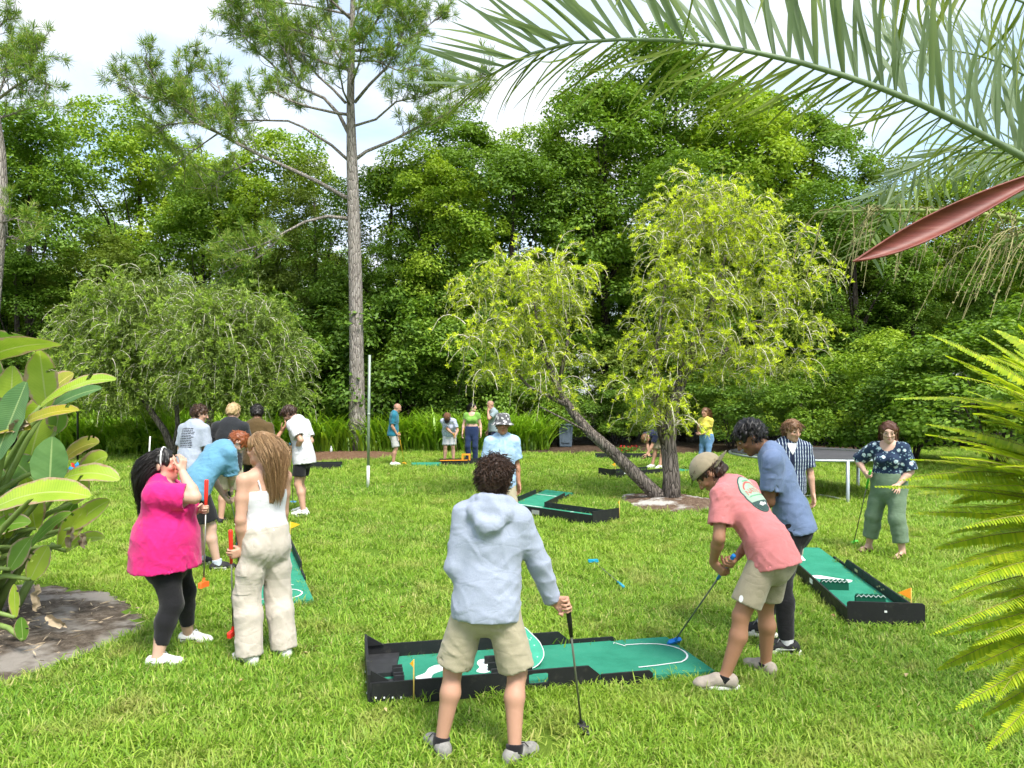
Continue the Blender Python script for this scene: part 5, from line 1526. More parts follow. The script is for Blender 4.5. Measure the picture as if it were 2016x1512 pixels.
            if sock is not None:
                kn = s.knee[i]; ax_ = nrm(kn - an)
                Ks = Solid(); Ks.cone(an - ax_ * .02, an + ax_ * sock[1], .030 * k * (.6 + .4 * s.lg) + .014, 0.026 * k * 1.6 * (.6 + .4 * s.lg) + .006, k=0.01, cap=True)
                obj('sock', Ks.mesh('sock', .008), parent, sock[0])

    # ---- hair
    def hair(s, parent, mat, style='short', n=260, length=0.05, curl=0.0, seed=3, cap=True, back=-0.06, front=0.0, vol=1.0, thick=0.0042, part=None, mass=1.0, push=.45, gather=.04):
        k, c, M = s.k * s.hs, s.hc, s.Rh
        r = np.random.default_rng(seed + s.seed * 31)
        h = lambda x, y, z: c + M @ (V3(x, y, z) * k)
        V = []; F = []
        cen = h(0, -.012, .020); rad = V3(.083, .103, .094) * k * (0.97 + 0.03 * vol)
        parts = []
        if cap:
            S = Solid()
            S.ell(cen, rad + .006 * vol, M, k=.01)
            S.cone(h(0, -.055, -.02), h(0, -.06, back - .015), .068 * k, .056 * k, k=0.03)
            S.ell(h(0, .105, -.045 + front), V3(.074, .075, .088) * k, M, k=0.015, op='s')
            for sg in (-1, 1):
                S.ell(h(sg * .088, .03, -.06), V3(.04, .05, .062) * k, M, k=0.012, op='s')
                S.ell(h(sg * .085, -.012, -.018), V3(.02, .022, .034) * k, M, k=0.01, op='s')
            S.box(h(0, 0, back - .1), V3(.2, .2, .1) * k, M, r=.01, k=.015, op='s')
            rr_ = np.random.default_rng(seed)
            KK = [(unit(1, rr_)[0] * rr_.uniform(90, 220), rr_.uniform(0, 6)) for _ in range(8)]
            wv = lambda P: -0.0045 * vol * sum(np.sin(P @ a + b) for a, b in KK) / 2.2
            me0 = S.mesh('hair', max(.0085, s.vox * 1.05), wr=wv)
            nv = len(me0.vertices); co = np.empty(nv * 3, np.float32); me0.vertices.foreach_get('co', co)
            fa = np.empty(len(me0.polygons) * 4, np.int32); me0.loops.foreach_get('vertex_index', fa)
            parts.append((co.reshape(-1, 3), fa.reshape(-1, 4))); bpy.data.meshes.remove(me0)
        if style == 'long':
            S = Solid()
            back_ = s.R2 @ V3(0, -1, 0)
            e0 = h(0, -.035, .01); e1 = h(0, -.065, -.085); e2 = s.neck + back_ * .085 * k * max(1, .75 * s.g) + V3(0, 0, -.03)
            L_ = max(0.0, length - .25)
            e3 = e2 + nrm(s.R2 @ V3(0, -.12, -1) + V3(0, 0, -.6)) * L_
            S.cone(e0, e1, .086 * k, .075 * k * mass, k=.03); S.cone(e1, e2, .078 * k * mass, .092 * k * mass, k=.04, flat=back_, q=.62); S.cone(e2, e3, .095 * k * mass, .055 * k * mass, k=.04, flat=back_, q=.36)
            S.ell(h(0, .10, -.05), V3(.066, .09, .10) * k, M, k=0.012, op='s')
            hv = lambda P: 0.006 * np.sin((P @ (s.R2 @ V3(1, 0, 0))) * 210 + 3 * np.sin(P[:, 2] * 14)) + 0.003 * np.sin((P @ (s.R2 @ V3(1, .3, 0))) * 420)
            me0 = S.mesh('hair', .0105, wr=hv)
            nv = len(me0.vertices); co = np.empty(nv * 3, np.float32); me0.vertices.foreach_get('co', co)
            fa = np.empty(len(me0.polygons) * 4, np.int32); me0.loops.foreach_get('vertex_index', fa)
            parts.append((co.reshape(-1, 3), fa.reshape(-1, 4))); bpy.data.meshes.remove(me0)
        # strands
        U = unit(n * 4, r)
        back_ok = U[:, 2] > np.where(U[:, 1] < 0.05, back / .094 - .15, 0.30 + front * 4 + 0.25 * np.abs(U[:, 0]))
        if style == 'long': back_ok &= (U[:, 1] < .28) | (U[:, 2] > .80)
        U = U[back_ok][:n]
        N = len(U)
        root = cen + (U * rad) @ M.T
        nor = (U / (rad / rad.mean())) @ M.T; nor /= np.linalg.norm(nor, axis=1, keepdims=True)
        Sg = 8 if style in ('long', 'curly') else (6 if style == 'wavy' else 4)
        up = V3(0, 0, 1)
        paths = np.empty((N, Sg, 3)); ph = r.uniform(0, 6.28, N)
        hup, hf, hr_ = M @ V3(0, 0, 1), M @ V3(0, 1, 0), M @ V3(1, 0, 0)
        if style == 'short':
            comb = -hup * 0.55 + hf * r.normal(0.1, .35, (N, 1)) + hr_ * r.normal(0, .35, (N, 1))
            top_ = (U[:, 2:3] > .55)
            comb = np.where(top_, hf * r.normal(.6, .4, (N, 1)) + hr_ * r.normal(.2, .5, (N, 1)), comb)
            dirv = nor * 0.35 + comb + r.normal(0, .15, (N, 3)); dirv /= np.linalg.norm(dirv, axis=1, keepdims=True)
            p = root - nor * .004
            ln = length * r.uniform(.6, 1.2, N)
            for q_ in range(Sg):
                paths[:, q_] = p
                p = p + dirv * (ln / (Sg - 1))[:, None]
                dirv = dirv - nor * (0.12) + up * -0.06; dirv /= np.linalg.norm(dirv, axis=1, keepdims=True)
        elif style in ('curly', 'wavy'):
            A, B, _ = rot_to(nor)
            ln = length * r.uniform(.55, 1.25, N)
            base = nor * (0.75 if style == 'curly' else .35) + np.array([0, 0, -.35]) + hf * r.normal(0, .25, (N, 1)) + hr_ * r.normal(0, .25, (N, 1))
            if style == 'wavy': base = base + np.where(U[:, 2:3] > .5, hf * .3 + hr_ * r.choice([-.6, .6], (N, 1)), 0)
            base /= np.linalg.norm(base, axis=1, keepdims=True)
            p = root - nor * .006
            for q_ in range(Sg):
                t = q_ / (Sg - 1)
                w = ph + t * (7.5 if style == 'curly' else 4.0)
                paths[:, q_] = p + (A * np.cos(w)[:, None] + B * np.sin(w)[:, None]) * curl * min(1, .25 + 1.2 * t)
                p = p + base * (ln / (Sg - 1))[:, None]
                base = base + np.array([0, 0, -.13]); base /= np.linalg.norm(base, axis=1, keepdims=True)
        elif style == 'long':
            # fall from the parting, resting on head, neck and back
            sx = np.where(U[:, 0:1] >= 0, 1, -1)
            dirv = hr_ * sx * .22 - hf * .55 + r.normal(0, .10, (N, 3)) + nor * .05 - hup * .3
            dirv /= np.linalg.norm(dirv, axis=1, keepdims=True)
            p = root - nor * .003; ln = length * r.uniform(.72, 1.05, N)
            cols = [(cen, float(rad.mean()) * .93), (s.hbase, .056 * k), (s.neck, .070 * k)] + [(q_, .078 * k * min(s.g, 1.3)) for q_ in (s.chest + s.R2 @ V3(0, .0, .06 * s.H), s.chest + s.R2 @ V3(.06 * s.H, .01, .05 * s.H), s.chest + s.R2 @ V3(-.06 * s.H, .01, .05 * s.H), s.chest + s.R2 @ V3(.05 * s.H, .02, -.03 * s.H), s.chest + s.R2 @ V3(-.05 * s.H, .02, -.03 * s.H))]
            Sg = 11; paths = np.empty((N, Sg, 3))
            A = unit(N, r)
            for q_ in range(Sg):
                t = q_ / (Sg - 1)
                paths[:, q_] = p + A * (curl * math.sin(t * 9) * t) + hr_ * (np.sin(t * 11 + ph)[:, None] * curl * t)
                p = p + dirv * (ln / (Sg - 1))[:, None]
                if q_ < 4: dirv = dirv - hf * np.where(U[:, 1:2] > -.1, push, .05)
                dirv = dirv + np.array([0, 0, -.45 if q_ < 3 else -.75]) - hr_ * sx * .06 - hf * (part or 0.0); dirv /= np.linalg.norm(dirv, axis=1, keepdims=True)
                if q_ >= 3:
                    gp_ = s.neck + s.R2 @ V3(0, -.085 * k * max(1, .75 * s.g), 0); dxy = gp_ - p; dxy[:, 2] = 0; p = p + dxy * gather
                for cc, rr_ in cols:
                    v_ = p - cc; dd = np.linalg.norm(v_, axis=1, keepdims=True)
                    p = np.where(dd < rr_ + .006, cc + v_ / dd * (rr_ + .006 + 0.010 * (ph[:, None] % 1)), p)
        tp = np.linspace(1, .45, Sg)[None, :] * thick * r.uniform(.7, 1.3, (N, 1))
        v, f = tubes_np(paths, tp, 3)
        parts.append((v, f))
        v, f = join_np(parts)
        return obj('hair', mesh_np('hair', v, f, smooth=True), parent, mat)

def decal(name, polys, mat, target, parent, ray, start_off, off=0.003, sub=0.012):
    """flat print: polygons (3-D points) projected along `ray` onto the target mesh"""
    bv = _bvh(target)
    bm = bmesh.new()
    ray = Vector(ray).normalized(); so = Vector(start_off)
    for pl in polys:
        vs_ = [bm.verts.new(Vector(p)) for p in pl]
        try: bm.faces.new(vs_)
        except ValueError: pass
    if sub:
        bmesh.ops.triangulate(bm, faces=bm.faces[:])
        for _ in range(4):
            ed = [e for e in bm.edges if e.calc_length() > sub]
            if not ed: break
            bmesh.ops.subdivide_edges(bm, edges=ed, cuts=1)
            bmesh.ops.triangulate(bm, faces=[f for f in bm.faces if len(f.verts) > 3])
    bad = []
    for v in bm.verts:
        hit, nn, _, _ = bv.ray_cast(v.co + so, ray)
        if hit is None: bad.append(v)
        else: v.co = hit - ray * off
    bmesh.ops.delete(bm, geom=bad, context='VERTS')
    me = bpy.data.meshes.new(name); bm.to_mesh(me); bm.free()
    return obj(name, me, parent, mat)
_bvc = {}
def _bvh(o):
    if o.name not in _bvc:
        me = o.data
        _bvc[o.name] = BVHTree.FromPolygons([v.co[:] for v in me.vertices], [p.vertices[:] for p in me.polygons])
    return _bvc[o.name]

def text_polys(txt, size=1.0, res=2):
    """letters as polygons in the x-y plane, from the built-in font"""
    cu = bpy.data.curves.new('lettering', 'FONT'); cu.body = txt; cu.size = size; cu.resolution_u = res; cu.fill_mode = 'FRONT'
    o = bpy.data.objects.new('lettering', cu); COL.objects.link(o)
    dg = bpy.context.evaluated_depsgraph_get()
    me = o.evaluated_get(dg).to_mesh()
    pl = [[tuple(me.vertices[i].co) for i in p.vertices] for p in me.polygons]
    o.evaluated_get(dg).to_mesh_clear()
    bpy.data.objects.remove(o); bpy.data.curves.remove(cu)
    return pl

# ---- shared person materials
def skinmat():
    t = NT('skin')
    a = t.node('VertexColor', layer_name='skin').outputs['Color']
    n = t.noise(55, 4)
    c = t.mix(t.math('MULTIPLY', n, 0.35), a, t.mix(1.0, a, (0.86, 0.72, 0.68), 'MULTIPLY'))
    return t.done(t.bsdf(c, 0.52, 0.35, t.bump(t.noise(220, 2), 0.08, 0.002)))
SKIN = skinmat()
EYE_W = plain('eye_white', (0.62, 0.6, 0.57), 0.25, 0.5, 0.03)
EYE_D = plain('eye_iris', (0.03, 0.018, 0.01), 0.15, 0.5, 0.1)

def cloth(name, col, rough=0.85, var=0.10, weave=420.0, sheen=0.15, heather=None, crease=0.09):
    t = NT(name)
    n = t.noise(14, 5)
    c = t.ramp(n, [(0.25, tuple(x * (1 - var) for x in col)), (0.75, tuple(min(1, x * (1 + var)) for x in col))])
    if heather:
        h = t.noise(150, 2, 0.6)
        c = t.mix(t.ramp(h, [(0.42, (0, 0, 0)), (0.62, (1, 1, 1))]), c, heather)
    nb = t.bump(t.math('ADD', t.noise(weave, 2), t.math('MULTIPLY', t.noise(38, 3), 1.5)), 0.35, 0.003)
    mp = t.node('Mapping'); mp.inputs['Scale'].default_value = (1.0, 1.0, 1.7); mp.inputs['Rotation'].default_value = (R(18), R(24), 0); t.link(t.obco(), mp.inputs['Vector'])
    cr = t.math('ABSOLUTE', t.math('SUBTRACT', t.noise(3.6, 2, .45, mp.outputs['Vector'], 1.2), .5))
    b2 = t.node('Bump', Strength=crease, Distance=0.035); t.link(t.ramp(cr, [(0.0, (0, 0, 0)), (0.05, (.7, .7, .7)), (0.22, (1, 1, 1))]), b2.inputs['Height']); t.link(nb, b2.inputs['Normal'])
    return t.done(t.bsdf(c, rough, 0.15, b2.outputs['Normal'], sheen=sheen))

def hairmat(name, a, b, rough=0.42):
    t = NT(name)
    c = t.ramp(t.geo().outputs['Random Per Island'], [(0, a), (1, b)])
    c = t.mix(t.noise(120, 3), c, t.mix(1.0, c, (0.55, 0.5, 0.48), 'MULTIPLY'))
    return t.done(t.bsdf(c, rough, 0.4, t.bump(t.noise(170, 3), 0.5, 0.004)))
# ------------------------------------------------------------------ people
SK_LIGHT, SK_FAIR, SK_TAN, SK_BROWN, SK_PALE = (0.46, 0.26, 0.18), (0.52, 0.31, 0.22), (0.36, 0.185, 0.11), (0.20, 0.10, 0.055), (0.55, 0.36, 0.275)
H_DKBROWN = hairmat('hair_dark_brown', (0.030, 0.015, 0.009), (0.085, 0.042, 0.022))
H_BLACK = hairmat('hair_black', (0.008, 0.007, 0.007), (0.022, 0.018, 0.017))
H_BROWN = hairmat('hair_brown', (0.10, 0.048, 0.02), (0.24, 0.125, 0.055))
H_LTBROWN = hairmat('hair_light_brown', (0.22, 0.12, 0.05), (0.52, 0.34, 0.17))
H_BLOND = hairmat('hair_blond', (0.36, 0.24, 0.10), (0.58, 0.43, 0.22))
H_RED = hairmat('hair_red', (0.26, 0.07, 0.02), (0.42, 0.14, 0.04))
H_GREY = hairmat('hair_grey', (0.25, 0.23, 0.21), (0.42, 0.40, 0.38))
C_KHAKI = cloth('khaki_cotton', (0.37, 0.33, 0.235)); C_KHAKI2 = cloth('stone_cotton', (0.32, 0.28, 0.20))
C_BLACK = cloth('black_fabric', (0.012, 0.012, 0.014)); C_NAVY = cloth('navy_fabric', (0.012, 0.016, 0.04))
C_WHITE = cloth('white_cotton', (0.58, 0.58, 0.61), var=.04)
M_SHOEW = plain('white_leather', (0.75, 0.74, 0.72), 0.5, 0.4, 0.06); M_SOLEW = plain('white_rubber', (0.72, 0.71, 0.68), 0.6, 0.3, 0.08)
M_SHOEB = plain('black_mesh', (0.018, 0.018, 0.02), 0.7, 0.3, 0.2, bump=.3, bscale=300); M_SHOEG = plain('grey_mesh', (0.235, 0.23, 0.215), 0.75, 0.25, 0.25, 40, bump=.35, bscale=260)
M_TAUPE = plain('taupe_canvas', (0.36, 0.31, 0.26), 0.85, 0.15, 0.14, 30, bump=.3, bscale=300); M_GUM = plain('gum_rubber', (0.42, 0.27, 0.16), 0.6, 0.3, 0.1)
M_BLKPRINT = plain('black_print', (0.02, 0.02, 0.022), 0.7, 0.2, 0.2); M_WHTPRINT = plain('white_print', (0.75, 0.75, 0.74), 0.6, 0.2, 0.05)
M_BROWNL = plain('brown_leather', (0.10, 0.05, 0.03), 0.6, 0.3, 0.2)

# ---- clubs
M_SHAFT = plain('club_steel', (0.33, 0.34, 0.30), 0.35, 0.5, 0.1, metal=.7)
M_SHAFTK = plain('club_shaft_dark', (0.16, 0.17, 0.13), 0.35, 0.5, 0.15, metal=.5)
def rubber(n, c): return plain('rubber_' + n, c, 0.5, 0.4, 0.08)
CL_RED, CL_ORANGE, CL_BLUE, CL_GREEN, CL_YEL, CL_BLK = rubber('red', (0.75, 0.035, 0.02)), rubber('orange', (0.85, 0.17, 0.03)), rubber('blue', (0.01, 0.20, 0.62)), rubber('green', (0.08, 0.52, 0.05)), rubber('yellow', (0.80, 0.42, 0.03)), rubber('black', (0.014, 0.014, 0.015))
CL_TEAL = rubber('teal_blue', (0.01, 0.30, 0.50))
def club(label, top, head, grip, headm, shaft=None, glen=0.24, hdir=(1, 0, 0), r=0.0065, two=True):
    top, head = Vector(top), Vector(head)
    ax_ = (head - top).normalized(); L = (head - top).length
    t = thing('putter', label, 'putter', (head.x, head.y, max(0, head.z)))
    o = Vector(t.location); a, b = top - o, head - o
    MB().tube([a + ax_ * glen * .8, b - ax_ * .02], r, 8).build('shaft', shaft or M_SHAFT, t, smooth=True)
    MB().tube([a, a + ax_ * .012, a + ax_ * glen * .5, a + ax_ * glen], [.013, .0165, .0155, .011], 10).build('grip', grip, t, smooth=True)
    hd = Vector(hdir); hd = (hd - ax_ * hd.dot(ax_)).normalized(); sd = ax_.cross(hd)
    Mx = Matrix((hd, sd, ax_)).transposed()
    m = MB()
    def sec(x, w, h0, h1):
        return [b + hd * x + sd * -w + ax_ * h0, b + hd * x + sd * w + ax_ * h0, b + hd * x + sd * w + ax_ * h1, b + hd * x + sd * -w + ax_ * h1]
    if two:
        S4 = [sec(-.062, .010, -.012, .022), sec(-.050, .017, -.016, .026), sec(-.015, .015, -.020, .024), sec(.015, .015, -.020, .024), sec(.050, .017, -.016, .026), sec(.062, .010, -.012, .022)]
    else:
        S4 = [sec(-.02, .018, -.022, .016), sec(.0, .022, -.028, .02), sec(.04, .026, -.016, .022), sec(.075, .022, -.008, .022), sec(.085, .012, 0, .018)]
    V = [q for c_ in S4 for q in c_]; n = len(S4)
    F = [[i * 4 + j, i * 4 + (j + 1) % 4, (i + 1) * 4 + (j + 1) % 4, (i + 1) * 4 + j] for i in range(n - 1) for j in range(4)] + [[3, 2, 1, 0], [(n - 1) * 4 + j for j in range(4)]]
    m.add(V, F)
    m.tube([b - ax_ * .05, b - ax_ * .01], [.010, .015], 8)
    m.build('club_head', headm, t)
    return t

def mk(label, loc, yaw, skin, brow=(0.05, 0.03, 0.02), hands=(None, None), elbows=(None, None), **kw):
    t = thing('person', label, 'person', (loc[0], loc[1], 0), R(yaw))
    Ri = rotz(-R(yaw)); o = V3(loc[0], loc[1], 0)
    hs = []
    for h in hands:
        if h is not None:
            h = dict(h)
            if 'w' in h: h['p'] = Ri @ (V3(*h['w']) - o)
            if 'waxis' in h: h['axis'] = Ri @ V3(*h['waxis'])
            for a_, b_ in (('wd', 'd'), ('wn', 'n'), ('wpalm', 'palm')):
                if a_ in h: h[b_] = Ri @ V3(*h[a_])
        hs.append(h)
    if 'wfeet' in kw:
        ft = []
        for (x, y, fy, *z) in kw.pop('wfeet'):
            q = Ri @ (V3(x, y, 0) - o); ft.append((q[0], q[1], fy - yaw, *z))
        kw['feet'] = ft
    p = Person(hands=hs, elbows=elbows, **kw)
    p.skin, p.browc, p.t, p.o, p.Rw = skin, brow, t, o, rotz(R(yaw))
    p.w = lambda q: o + p.Rw @ V3(*q)
    return p

def facing_pt(p, fw, rt, up):   # point in head frame
    return p.hc + p.Rh @ (V3(rt, fw, up) * p.k)

# A: the player in the hoodie, nearest to the lens
gA = V3(*px(1119, 1202, 4.50))
hA = V3(*gp(1145, 1440), 0.03)
p = mk('person in grey hoodie and khaki shorts seen from behind, leaning on a black putter', (-0.17, 4.40), -6, SK_LIGHT, H=1.71, lean=7, roll=3, head=(-20, 8, 0), vox=.0065,
       pelvis=(0.02, 0.02, .885), wfeet=((-.41, 4.40, 28), (.015, 4.30, -38)), g=1.02, sw=.84, hands=(dict(p=(-.10, .26, 1.0)), dict(w=gA, waxis=gA - hA, wpalm=(-.6, .2, -.6))), elbows=((-.25, -.5, -1), (1, -.5, .1)), seed=3)
hoodie = cloth('grey_fleece', (0.30, 0.34, 0.435), var=.05, heather=(0.325, 0.365, 0.46), weave=260)
p.body(p.t, SKIN); p.top(p.t, hoodie, sleeve=1.97, hem=.060, ease=.026, sease=.024, flare=-.002, name='hoodie', wr=.007, cuff=True, hood=True, collar=False)
sh = p.bottom(p.t, C_KHAKI, length=.93, ease=.016, kease=.040, name='shorts', wr=.0055, top=.06)
p.bottom(p.t, C_NAVY, length=.25, ease=.004, kease=.0, top=.082, name='waistband', wr=0, vox=.012)
p.shoes(p.t, M_SHOEG, M_SOLEW, sock=(C_BLACK, .035), lace=M_BLKPRINT, swoosh=M_BLKPRINT)
p.hair(p.t, H_DKBROWN, 'curly', n=1250, length=.055, curl=.012, vol=1.35, thick=.0036, back=-.075)
for sg in (-1, 1):      # rear pocket welts
    ql = [p.P + p.Rp @ V3(sg * .085 + x, -.30, .000 + z) for x, z in ((-.065, .002), (.065, .012), (.065, .017), (-.065, .007))]
    decal('pocket_welt', [ql], C_KHAKI2, sh, sh, p.Rp @ V3(0, 1, 0), (0, 0, 0), off=.003)
club('black putter the person in the hoodie leans on', gA + nrm(gA - hA) * .045, hA, CL_BLK, CL_BLK, M_SHAFTK, glen=.22, hdir=(.5, -.8, 0), two=False)

# B: pink t-shirt, putting
gB = V3(*px(1432, 1112, 5.50)); hB = V3(*gp(1328, 1262, .07), .07)
axB = gB - hB
p = mk('person in pink t-shirt and backwards khaki cap bending to putt', (1.69, 5.50), 44, SK_TAN, H=1.80, lean=33, head=(30, 52, 0), vox=.0065, pelvis=(0.06, -.16, .935), wfeet=((1.475, 5.32, 84), (1.885, 5.66, 30)),
       hands=(dict(w=gB - nrm(axB) * .06, waxis=axB), dict(w=gB + nrm(axB) * .04, waxis=axB)), elbows=((-.7, -.5, -.3), (.7, -.5, -.3)), sw=.98, seed=4, headfwd=.3)
pink = cloth('pink_cotton', (0.55, 0.19, 0.195), var=.07)
p.body(p.t, SKIN); shB = p.top(p.t, pink, sleeve=.70, hem=.055, ease=.022, sease=.024, flare=.022, wr=.007)
sh = p.bottom(p.t, C_KHAKI2, length=.80, ease=.016, kease=.036, name='shorts', wr=.004)
p.shoes(p.t, M_TAUPE, M_SOLEW, kind='loafer', sock=(C_BLACK, .012))
p.hair(p.t, H_DKBROWN, 'wavy', n=330, length=.06, curl=.004, vol=1.0, thick=.0042, back=-.085)
def cap_hat(p, mat, brimmat=None, back=True):
    S = Solid(); k, M = p.k * p.hs, p.Rh; h = lambda x, y, z: p.hc + M @ (V3(x, y, z) * k)
    S.ell(h(0, -.012, .034), V3(.103, .121, .106) * k, M, k=.01)
    S.box(h(0, 0, -.105), V3(.2, .2, .13) * k, M @ rotx(R(8 if back else -4)), r=.01, k=.006, op='s')
    c = obj('cap', S.mesh('cap', .0075, wr=wrinkles(5, .002)), p.t, mat)
    sg = -1 if back else 1
    m = MB(); n = 12; V = []
    for r_, z0 in ((.100, .022), (.165, .008)):
        for j in range(n):
            a = R(-62 + 124 * j / (n - 1)); rr = r_ if r_ < .12 else .115 + .075 * math.cos(a) ** .7
            V.append(h(math.sin(a) * .92 * min(rr, .105), sg * math.cos(a) * rr * 1.05, z0 - .02 * abs(math.sin(a)) - (.0 if r_ < .12 else .0)))
    V2 = [v - M @ V3(0, 0, .004 * k) for v in V]
    F = [[j, j + 1, n + j + 1, n + j] for j in range(n - 1)]; N = len(V)
    F += [[N + q for q in f[::-1]] for f in F] + [[n + j, n + j + 1, N + n + j + 1, N + n + j] for j in range(n - 1)]
    m.add(V + V2, F); m.build('cap_brim', brimmat or mat, c, smooth=True)
    return c
cap_hat(p, cloth('khaki_cap', (0.30, 0.25, 0.17)), cloth('olive_brim', (0.13, 0.12, 0.07)))
# badge printed on the back
def badge(p, target):
    X, Z = p.R2 @ V3(1, 0, 0), p.R2 @ V3(0, 0, 1); c = p.chest + p.R2 @ V3(.0, -.4, .032 * p.H); ray = p.R2 @ V3(0, 1, 0)
    def el(rx, rz_, dz=0, n=30, a0=0, a1=360): return [c + X * math.cos(R(a)) * rx + Z * (math.sin(R(a)) * rz_ + dz) for a in np.linspace(a0, a1, n, endpoint=(a1 - a0) < 360)]
    pr = lambda nm, col: plain(nm, col, .75, .15, .1)
    decal('print_ring', [el(.122, .160)], pr('print_dark_green', (.05, .09, .085)), target, target, ray, (0, 0, 0), .0020)
    decal('print_field', [el(.113, .150)], pr('print_mint', (.33, .44, .35)), target, target, ray, (0, 0, 0), .0032)
    decal('print_water', [el(.112, .149, 0, 20, 207, 333)], pr('print_dark_green', (.05, .09, .085)), target, target, ray, (0, 0, 0), .0042)
    decal('print_arch', [el(.085, .075, .03, 16, 10, 170) + el(.072, .060, .03, 16, 10, 170)[::-1]], pr('print_coral', (.50, .12, .11)), target, target, ray, (0, 0, 0), .0048)
    for dz, wd in ((.085, .06), (.105, .045), (-.028, .095)):
        decal('print_streak', [[c + X * -wd + Z * dz, c + X * wd + Z * (dz + .004), c + X * wd * .9 + Z * (dz + .012), c + X * -wd * .8 + Z * (dz + .011)]], pr('print_green', (.13, .34, .20)), target, target, ray, (0, 0, 0), .0046)
    tp = text_polys('NATIO', .062)
    decal('print_lettering', [[c + X * (q[0] - .092) + Z * (q[1] + .002 - 2.0 * (q[0] - .09) ** 2) for q in pl] for pl in tp], pr('print_coral', (.50, .12, .11)), target, target, ray, (0, 0, 0), .0052, .02)
    decal('print_fish', [[c + X * x + Z * z for x, z in ((-.045, -.095), (-.015, -.078), (.03, -.092), (.05, -.078), (.045, -.105), (.02, -.102), (-.015, -.112))]], M_WHTPRINT, target, target, ray, (0, 0, 0), .0054)
badge(p, shB)
decal('emblem', [[p.hj[0] * .35 + p.knee[0] * .65 + V3(-.3, 0, 0) + V3(0, math.cos(a) * .016, math.sin(a) * .024) for a in np.linspace(0, 6.28, 12, endpoint=False)]], M_WHTPRINT, sh, sh, (1, 0, 0), (0, 0, 0), .003)
club('blue putter resting on the near green mat by the person in pink', gB + nrm(axB) * .12, hB, CL_BLUE, CL_BLUE, M_SHAFTK, glen=.30, hdir=(.9, .5, 0))

# C: tall, blue t-shirt, black trousers
p = mk('tall person in blue t-shirt and black trousers looking down behind the putting player', (2.22, 6.27), 72, SK_BROWN, (0.01, 0.008, 0.007), H=1.95, lean=17, head=(6, 40, 0), vox=.0068, pelvis=(0, -.09, None),
       wfeet=((2.20, 6.10, 78), (2.14, 6.50, 66)), hands=(dict(p=(-.04, .36, 1.20), d=(.8, .45, -.1), n=(.1, -.6, .4)), dict(p=(.06, .34, 1.22), d=(-.8, .45, -.1), n=(-.1, -.6, .4))), elbows=((-.45, -1, -.9), (.45, -1, -.9)), seed=5, headfwd=.75, g=.92)
blue = cloth('dusty_blue_cotton', (0.155, 0.215, 0.36), var=.07)
p.body(p.t, SKIN); p.top(p.t, blue, sleeve=.72, hem=.040, ease=.017, sease=.022, flare=.002, wr=.006)
p.bottom(p.t, C_BLACK, length=1.93, ease=.012, kease=.022, aease=.018, name='trousers', wr=.006)
p.shoes(p.t, M_SHOEB, M_SOLEW, lace=plain('grey_lace', (.2, .2, .21)), swoosh=M_WHTPRINT, sock=(C_WHITE, .05), solez=.034)
p.hair(p.t, H_BLACK, 'wavy', n=430, length=.06, curl=.007, vol=1.5, thick=.005, back=-.06)

# D: striped knit shirt
def stripes():
    t = NT('striped_knit')
    sx = t.node('SeparateXYZ'); t.link(t.obco(), sx.inputs[0])
    warp = t.math('ADD', sx.outputs['X'], t.math('MULTIPLY', t.noise(8, 2), 0.012))
    w = t.math('SINE', t.math('MULTIPLY', warp, 2 * math.pi / 0.034))
    br = t.math('SINE', t.math('MULTIPLY', sx.outputs['Z'], 2 * math.pi / 0.05))
    f = t.math('GREATER_THAN', t.math('ADD', w, t.math('MULTIPLY', br, .12)), 0.80)
    c = t.mix(f, (0.016, 0.028, 0.07), (0.50, 0.58, 0.66))
    return t.done(t.bsdf(c, 0.85, 0.15, t.bump(t.noise(260, 2), .35, .003), sheen=.15))
p = mk('person in navy and white striped shirt over a white tee standing before the trampoline', (px(1553, 0, 9.4)[0], 9.4), 176, SK_FAIR, (0.12, .06, .03), hs=1.1, H=1.74, lean=3, head=(22, 14, 0), vox=.0085, g=1.12, seed=6,
       hands=(dict(p=(-.27, .07, .84)), dict(p=(.24, .14, .86))), elbows=((-1, -.6, 0), (1, -.6, 0)))
p.body(p.t, SKIN); shD = p.top(p.t, stripes(), sleeve=.82, hem=.045, ease=.026, sease=.026, flare=.006, wr=.005, collar=False)
c = p.chest; fwd = p.R2 @ V3(0, 1, 0)
tee = [[c + p.R2 @ V3(x, .4, z) for x, z in ((-.055, .215), (.055, .215), (.05, .17), (.028, .12), (0, .075), (-.028, .12), (-.05, .17))]]
decal('undershirt', tee, C_WHITE, shD, p.t, -fwd, (0, 0, 0), .006)
decal('button_band', [[c + p.R2 @ V3(x, .4, z) for x, z in ((-.014, .08), (.014, .08), (.014, -.25), (-.014, -.25))]], C_NAVY, shD, p.t, -fwd, (0, 0, 0), .004)
p.bottom(p.t, C_KHAKI, length=1.95, ease=.014, kease=.028, aease=.03, name='trousers'); p.shoes(p.t, M_SHOEW, M_SOLEW)
p.hair(p.t, H_BROWN, 'wavy', n=380, length=.07, curl=.010, vol=1.35, thick=.005, back=-.09)

